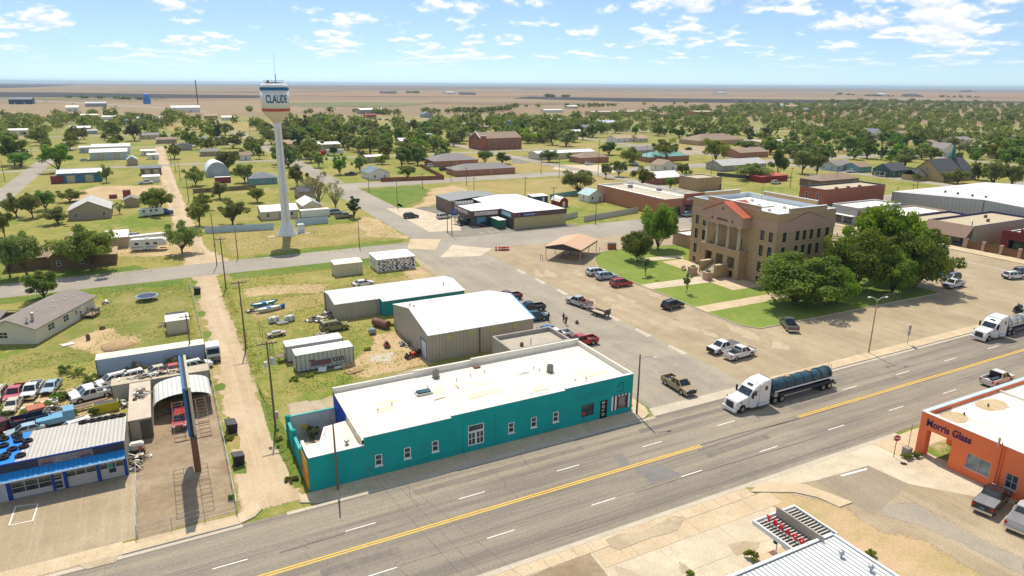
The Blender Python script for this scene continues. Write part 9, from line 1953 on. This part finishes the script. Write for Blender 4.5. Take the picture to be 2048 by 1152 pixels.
for i,p in enumerate(((15.81,126.4),(18.6,125.95))): o=thing('plastic_tank',('white plastic tank in the wire cage, left one','white plastic tank in the wire cage, right one')[i],'tank',p,R(10));put('tank',bevel_mesh(MB().box(-.9,.9,-.6,.6,.1,1.1).mesh('tank',M('tank_plastic',(.62,.62,.58),.5)),.15),o);[MB().box(x-.04,x+.04,-.63,.63,.05,1.15).build('strap',DARKST,o) for x in (-.5,.5)]
dk=thing('grey_pallet_deck','grey slatted deck between the plastic tanks','deck',(17.03,125.17),R(10));[MB().box(-1.0,1.0,y,y+.2,.3,.36).build('slat',M('grey_slats',(.33,.33,.33),.8),dk) for y in (-.9,-.6,-.3,0,.3,.6)]
tk=thing('rusty_tank','long rusty cylindrical tank lying beside the metal building','tank',(32.91,114.89),R(-62));MB().cyl((-1.9,0,.8),(1.6,0,.8),.75,n=16).build('tank',M('tank_rust',(.20,.10,.075),.8,.3),tk);MB().box(-1.2,-1.,-.7,.7,0,.3).box(.9,1.1,-.7,.7,0,.3).build('cradle',RUST,tk)
hr=thing('scrap_cart','weathered flat cart on wheels in the grass by the alley','cart',(15.06,118.85),R(8));MB().box(-1.6,1.6,-.7,.7,.5,.65).build('bed',M('cart_grey',(.42,.36,.3),.8),hr);MB().box(-.7,.7,-.4,.4,.65,.95).build('load',STEEL,hr);[wheel(hr,x,s*.7,.3,.16) for x in (-1.,1.) for s in (-1,1)]
sp_=thing('spare_bale','round blue-grey wrapped bale on the grass by the metal building','bale',(30.4,112.36));put('bale',MB().blob((0,0,.6),.75,8,(1,1,.8),.08).mesh('bale',M('bale_grey',(.25,.30,.32),.7,.4,3.),True),sp_)
for i,(p,rz,l) in enumerate((((32.68,98.83),20,'red riding mower by the garage door, left one'),((34.42,99.4),30,'red riding mower by the garage door, right one'),((30.81,105.16),80,'red riding mower alone on the grass'))):
 o=thing('riding_mower',l,'mower',p,R(rz));MB().box(.2,1.0,-.28,.28,.35,.8).build('hood',M('mower_red',(.50,.045,.02),.5),o);MB().box(-.7,.15,-.35,.35,.35,.5).build('deck',M('mower_red'),o);MB().box(-.6,-.15,-.22,.22,.55,.7).box(-.68,-.58,-.22,.22,.6,1.05).build('seat',BLACK,o);MB().cyl((.15,0,.7),(.0,0,1.05),.16,n=8).build('steering_wheel',BLACK,o);[wheel(o,x,s*.4,.28 if x<0 else .2,.2) for x in (-.5,.7) for s in (-1,1)]
pal=M('pallet_wood',(.56,.40,.21),.9,.2,3.)
for i,(p,rz,tilt,l) in enumerate((((22.87,99.39),8,62,'wooden pallet leaning upright on the lettered trailer'),((23.49,97.56),24,6,'wooden pallet lying flat, top of the pair by the trailer'),((22.98,97.39),12,3,'broken wooden pallet under the flat one'))):
 o=thing('pallet',l,'pallet',(p[0],p[1],.12+.1*(i==1)),R(rz));o.rotation_euler=(R(tilt),0,R(rz));[MB().box(-1.1,1.1,y,y+.12,.08,.12).build('slat',pal,o) for y in (-.7,-.45,-.2,.05,.3,.55)];[MB().box(x,x+.08,-.7,.7,-.03,.08).build('runner',pal,o) for x in (-1.1,-.04,1.02)]
ch=thing('white_slab_junk','white folded panel lying by the lettered trailer','panel',(18.87,99.86),R(-20));MB().obox((0,0,.3),(1.2,.9,.08),0,.5).build('panel',WHITE,ch);wp=thing('white_pipe_roll','pale tank lying below the lettered trailer side','tank',(21.52,99.63),R(8));MB().cyl((-.9,0,.25),(.9,0,.25),.25,n=12).build('tank',M('box_pale'),wp)
wt_=thing('water_tank_cart','white and orange liquid tank on a cart at the shop corner','tank',(-6.2,85.19));put('tank',bevel_mesh(MB().box(-.8,.7,-.5,.5,.5,1.4).mesh('tank',M('tank_plastic')),.15),wt_);MB().box(.1,.5,-.56,-.5,.6,1.0).build('orange_cap',M('cap_orange',(.7,.12,.02),.5),wt_);MB().box(-.9,.8,-.5,.5,.3,.45).build('cart',RUST,wt_);[wheel(wt_,x,s*.5,.25,.15) for x in (-.6,.5) for s in (-1,1)]
# black grill trailer at the right edge
gr=thing('grill_trailer','black barrel grill on wheels near the right edge of the square','grill',(147.81,67.69),R(10));MB().cyl((-1.2,0,1.1),(.6,0,1.1),.5,n=12).build('drum',BLACK,gr);MB().box(-1.6,1.4,-.6,.6,.4,.55).build('frame',DARKST,gr);MB().cyl((-.9,0,1.5),(-.9,0,2.1),.1,n=8).build('chimney',BLACK,gr);[wheel(gr,0,s*.75,.33,.2) for s in (-1,1)]
gw=MB()
gt=thing('swing_frame','low pale pipe frame at the edge of the court lawn','frame',(*(128.9,83.46),.1),R(0));[MB().cyl((i*1.1,0,0),(i*1.1,0,1.7),.04,n=5).build('upright',M('pipe_tan',(.45,.4,.32),.6),gt) for i in range(6)];MB().cyl((0,0,1.7),(5.5,0,1.7),.04,n=5).build('top_rail',MATS['pipe_tan'],gt)
# planter and bench at the teal corner
pb_=thing('bench','dark wooden bench with planters at the right side of the teal store','bench',(54.3,70.3,.14),R(90));MB().box(-.8,.8,-.25,.25,.4,.46).build('seat',WOOD,pb_);MB().box(-.8,.8,.2,.27,.5,.95).build('backrest',WOOD,pb_);[MB().box(x-.05,x+.05,-.22,.22,0,.4).build('leg',DARKST,pb_) for x in (-.6,.6)]
# people
def person(label,p,head,shirt,pants,pose=0):
 J={'hip': (0,0,.95),'chest': (.02,0,1.35),'neck': (.02,0,1.52),'head': (.04,0,1.66),'lk': (.05*pose,.11,.5),'la': (-.05*pose,.12,.07),'lt': (.16-.05*pose,.13,.04),'rk': (.02,-.11,.5),'ra': (-.08*pose,-.12,.07),'rt': (.12,-.13,.04),'ls': (.02,.2,1.42),'le': (.06,.27,1.14),'lh': (.2*pose,.22,.92),'rs': (.02,-.2,1.42),'re': (.05,-.27,1.14),'rh': (.2,-.22,.95)}
 E_=[('hip','chest'),('chest','neck'),('neck','head'),('hip','lk'),('lk','la'),('la','lt'),('hip','rk'),('rk','ra'),('ra','rt'),('chest','ls'),('ls','le'),('le','lh'),('chest','rs'),('rs','re'),('re','rh')]
 K=list(J);RD={'hip': .16,'chest': .17,'neck': .065,'head': .115,'lk': .075,'rk': .075,'la': .05,'ra': .05,'lt': .045,'rt': .045,'ls': .075,'rs': .075,'le': .05,'re': .05,'lh': .04,'rh': .04}
 me=bpy.data.meshes.new('body');me.from_pydata([J[k] for k in K],[(K.index(a),K.index(b)) for a,b in E_],[]);t=thing('person',label,'person',(p[0],p[1],.03),R(head));o=put('body',me);sk=o.modifiers.new('skin','SKIN');o.modifiers.new('sub','SUBSURF').levels=1
 for i,k in enumerate(K): d=me.skin_vertices[0].data[i];d.radius=(RD[k],RD[k]*(1.15 if k in ('chest','hip') else 1));d.use_root=k=='hip'
 bpy.context.view_layer.update();m2=bpy.data.meshes.new_from_object(o.evaluated_get(bpy.context.evaluated_depsgraph_get()));bpy.data.objects.remove(o)
 for m in (shirt,pants,M('skin',(.42,.25,.18),.6),BLACK): m2.materials.append(m)
 for f in m2.polygons: z=f.center.z;y=abs(f.center.y);f.material_index=2 if z>1.5 or (y>.19 and z<1.12) else 0 if z>.93 else 3 if z<.09 else 1
 m2.shade_smooth();put('body',m2,t);MB().lathe([(.125,1.70),(.12,1.77),(.05,1.81)],10,(.04,0)).build('cap',BLACK,t)
NV_=M('shirt_navy',(.03,.035,.10),.8);BK_=M('shirt_black',(.02,.02,.022),.8);GR_=M('trousers_dark',(.05,.05,.06),.8)
person('person in navy standing left of the two in the street',(61.81,104.26),20,NV_,GR_);person('person in black facing away in the street, farther of two',(64.19,102.77),100,BK_,BK_);person('person in dark clothes in the street, nearer of two',(63.73,101.14),240,BK_,GR_,1);person('person in dark clothes standing at the end of the small trailer',(72.93,100.68),180,M('shirt_olive',(.09,.09,.06),.8),GR_)
wc=thing('push_mower','small dark push mower standing in the street','mower',(66.01,100.94),R(60));MB().box(-.35,.35,-.25,.25,.18,.42).build('deck',DARKST,wc);MB().lathe([(.14,.42),(.14,.62),(.06,.68)],10).build('engine',M('engine_purple',(.12,.08,.14),.5),wc);MB().tube([(-.3,-.2,.4),(-.9,-.2,1.0),(-.9,.2,1.0),(-.3,.2,.4)],.02,4).build('handle',STEEL,wc);[wheel(wc,x,s*.28,.12,.06) for x in (-.3,.3) for s in (-1,1)]
# -- rough grass standing in the yards
def grass_tufts():
 r=np.random.default_rng(3);out=[]
 zones=[(-34,3,104,166,15000),(10,55,86,166,24000),(-46,3,176,214,8000),(11,62,176,216,9000),(4.2,5.6,68,160,1200),(9.0,10.6,70,160,2600),(-34,-9,92,104,2500)]
 boxes=[(-34,-13,128,160),(26,53,119,133),(34,54.5,95,115),(14,25,99.5,109),(-12.5,4,111,116),(-10,4,100,104.5),(33,41,152,157),(43,53,151.5,159.5),(3.2,9.0,60,220),(-26,-11,186,203),(29,35,200,208),(10,56.5,84,93),(-7,3,60,100)]
 for x0,x1,y0,y1,n in zones: out.append(np.stack([r.uniform(x0,x1,n),r.uniform(y0,y1,n)],1))
 P=np.concatenate(out);k=np.ones(len(P),bool)
 for a,b,c,d in boxes: k &= ~((P[:,0]>a) & (P[:,0]<b) & (P[:,1]>c) & (P[:,1]<d))
 dens=np.sin(P[:,0]*.35+1.3*np.sin(P[:,1]*.21))+np.sin(P[:,1]*.41+1.7*np.sin(P[:,0]*.17))+r.normal(0,.7,len(P));k &= dens>-.5
 P=P[k];n=len(P);a=r.uniform(0,6.28,n);w=r.uniform(.06,.24,n);h=r.uniform(.03,.11,n);cx,sy=np.cos(a),np.sin(a);lx,ly=r.normal(0,.1,n),r.normal(0,.1,n)
 z=np.full(n,.0);q=lambda x,y,zz: np.stack([x,y,zz],1)
 v=np.stack([q(P[:,0]-cx*w,P[:,1]-sy*w,z),q(P[:,0]+cx*w,P[:,1]+sy*w,z),q(P[:,0]+cx*w*.5+lx,P[:,1]+sy*w*.5+ly,h),q(P[:,0]-cx*w*.7+lx,P[:,1]-sy*w*.7+ly,h*.9)],1).reshape(-1,3)
 me=bpy.data.meshes.new('rough_grass');me.vertices.add(n*4);me.vertices.foreach_set('co',v.ravel().astype(np.float32));me.loops.add(n*4);me.loops.foreach_set('vertex_index',np.arange(n*4,dtype=np.int32));me.polygons.add(n);me.polygons.foreach_set('loop_start',np.arange(0,n*4,4,dtype=np.int32));me.polygons.foreach_set('loop_total',np.full(n,4,dtype=np.int32))
 at=me.attributes.new('rnd','FLOAT','POINT');at.data.foreach_set('value',np.repeat(np.clip(r.normal(.45,.3,n)+.15*np.sin(P[:,0]*.2+P[:,1]*.13),0,1),4).astype(np.float32));me.materials.append(leafmat('rough_grass_blades',(.24,.29,.05),(.46,.40,.16),.65));me.update();me.validate()
 o=put('rough_grass',me);o['kind']='stuff';o['label']='rough yellow-green grass tufts growing in the yards';o['category']='grass'
grass_tufts()
# -- air: thin even haze over the plain
def add_haze():
 m=bpy.data.materials.new('haze_air');m.use_nodes=True
 nt=m.node_tree;nt.nodes.clear()
 o=nt.nodes.new('ShaderNodeOutputMaterial');v=nt.nodes.new('ShaderNodeVolumePrincipled')
 v.inputs['Color'].default_value=(.62,.80,1.,1);v.inputs['Density'].default_value=7e-5;v.inputs['Anisotropy'].default_value=0.
 nt.links.new(v.outputs[0],o.inputs['Volume'])
 b=MB().box(-22500,22500,-22500,23000,-1.,62).build('haze',m)
 b['kind']='stuff'
add_haze()
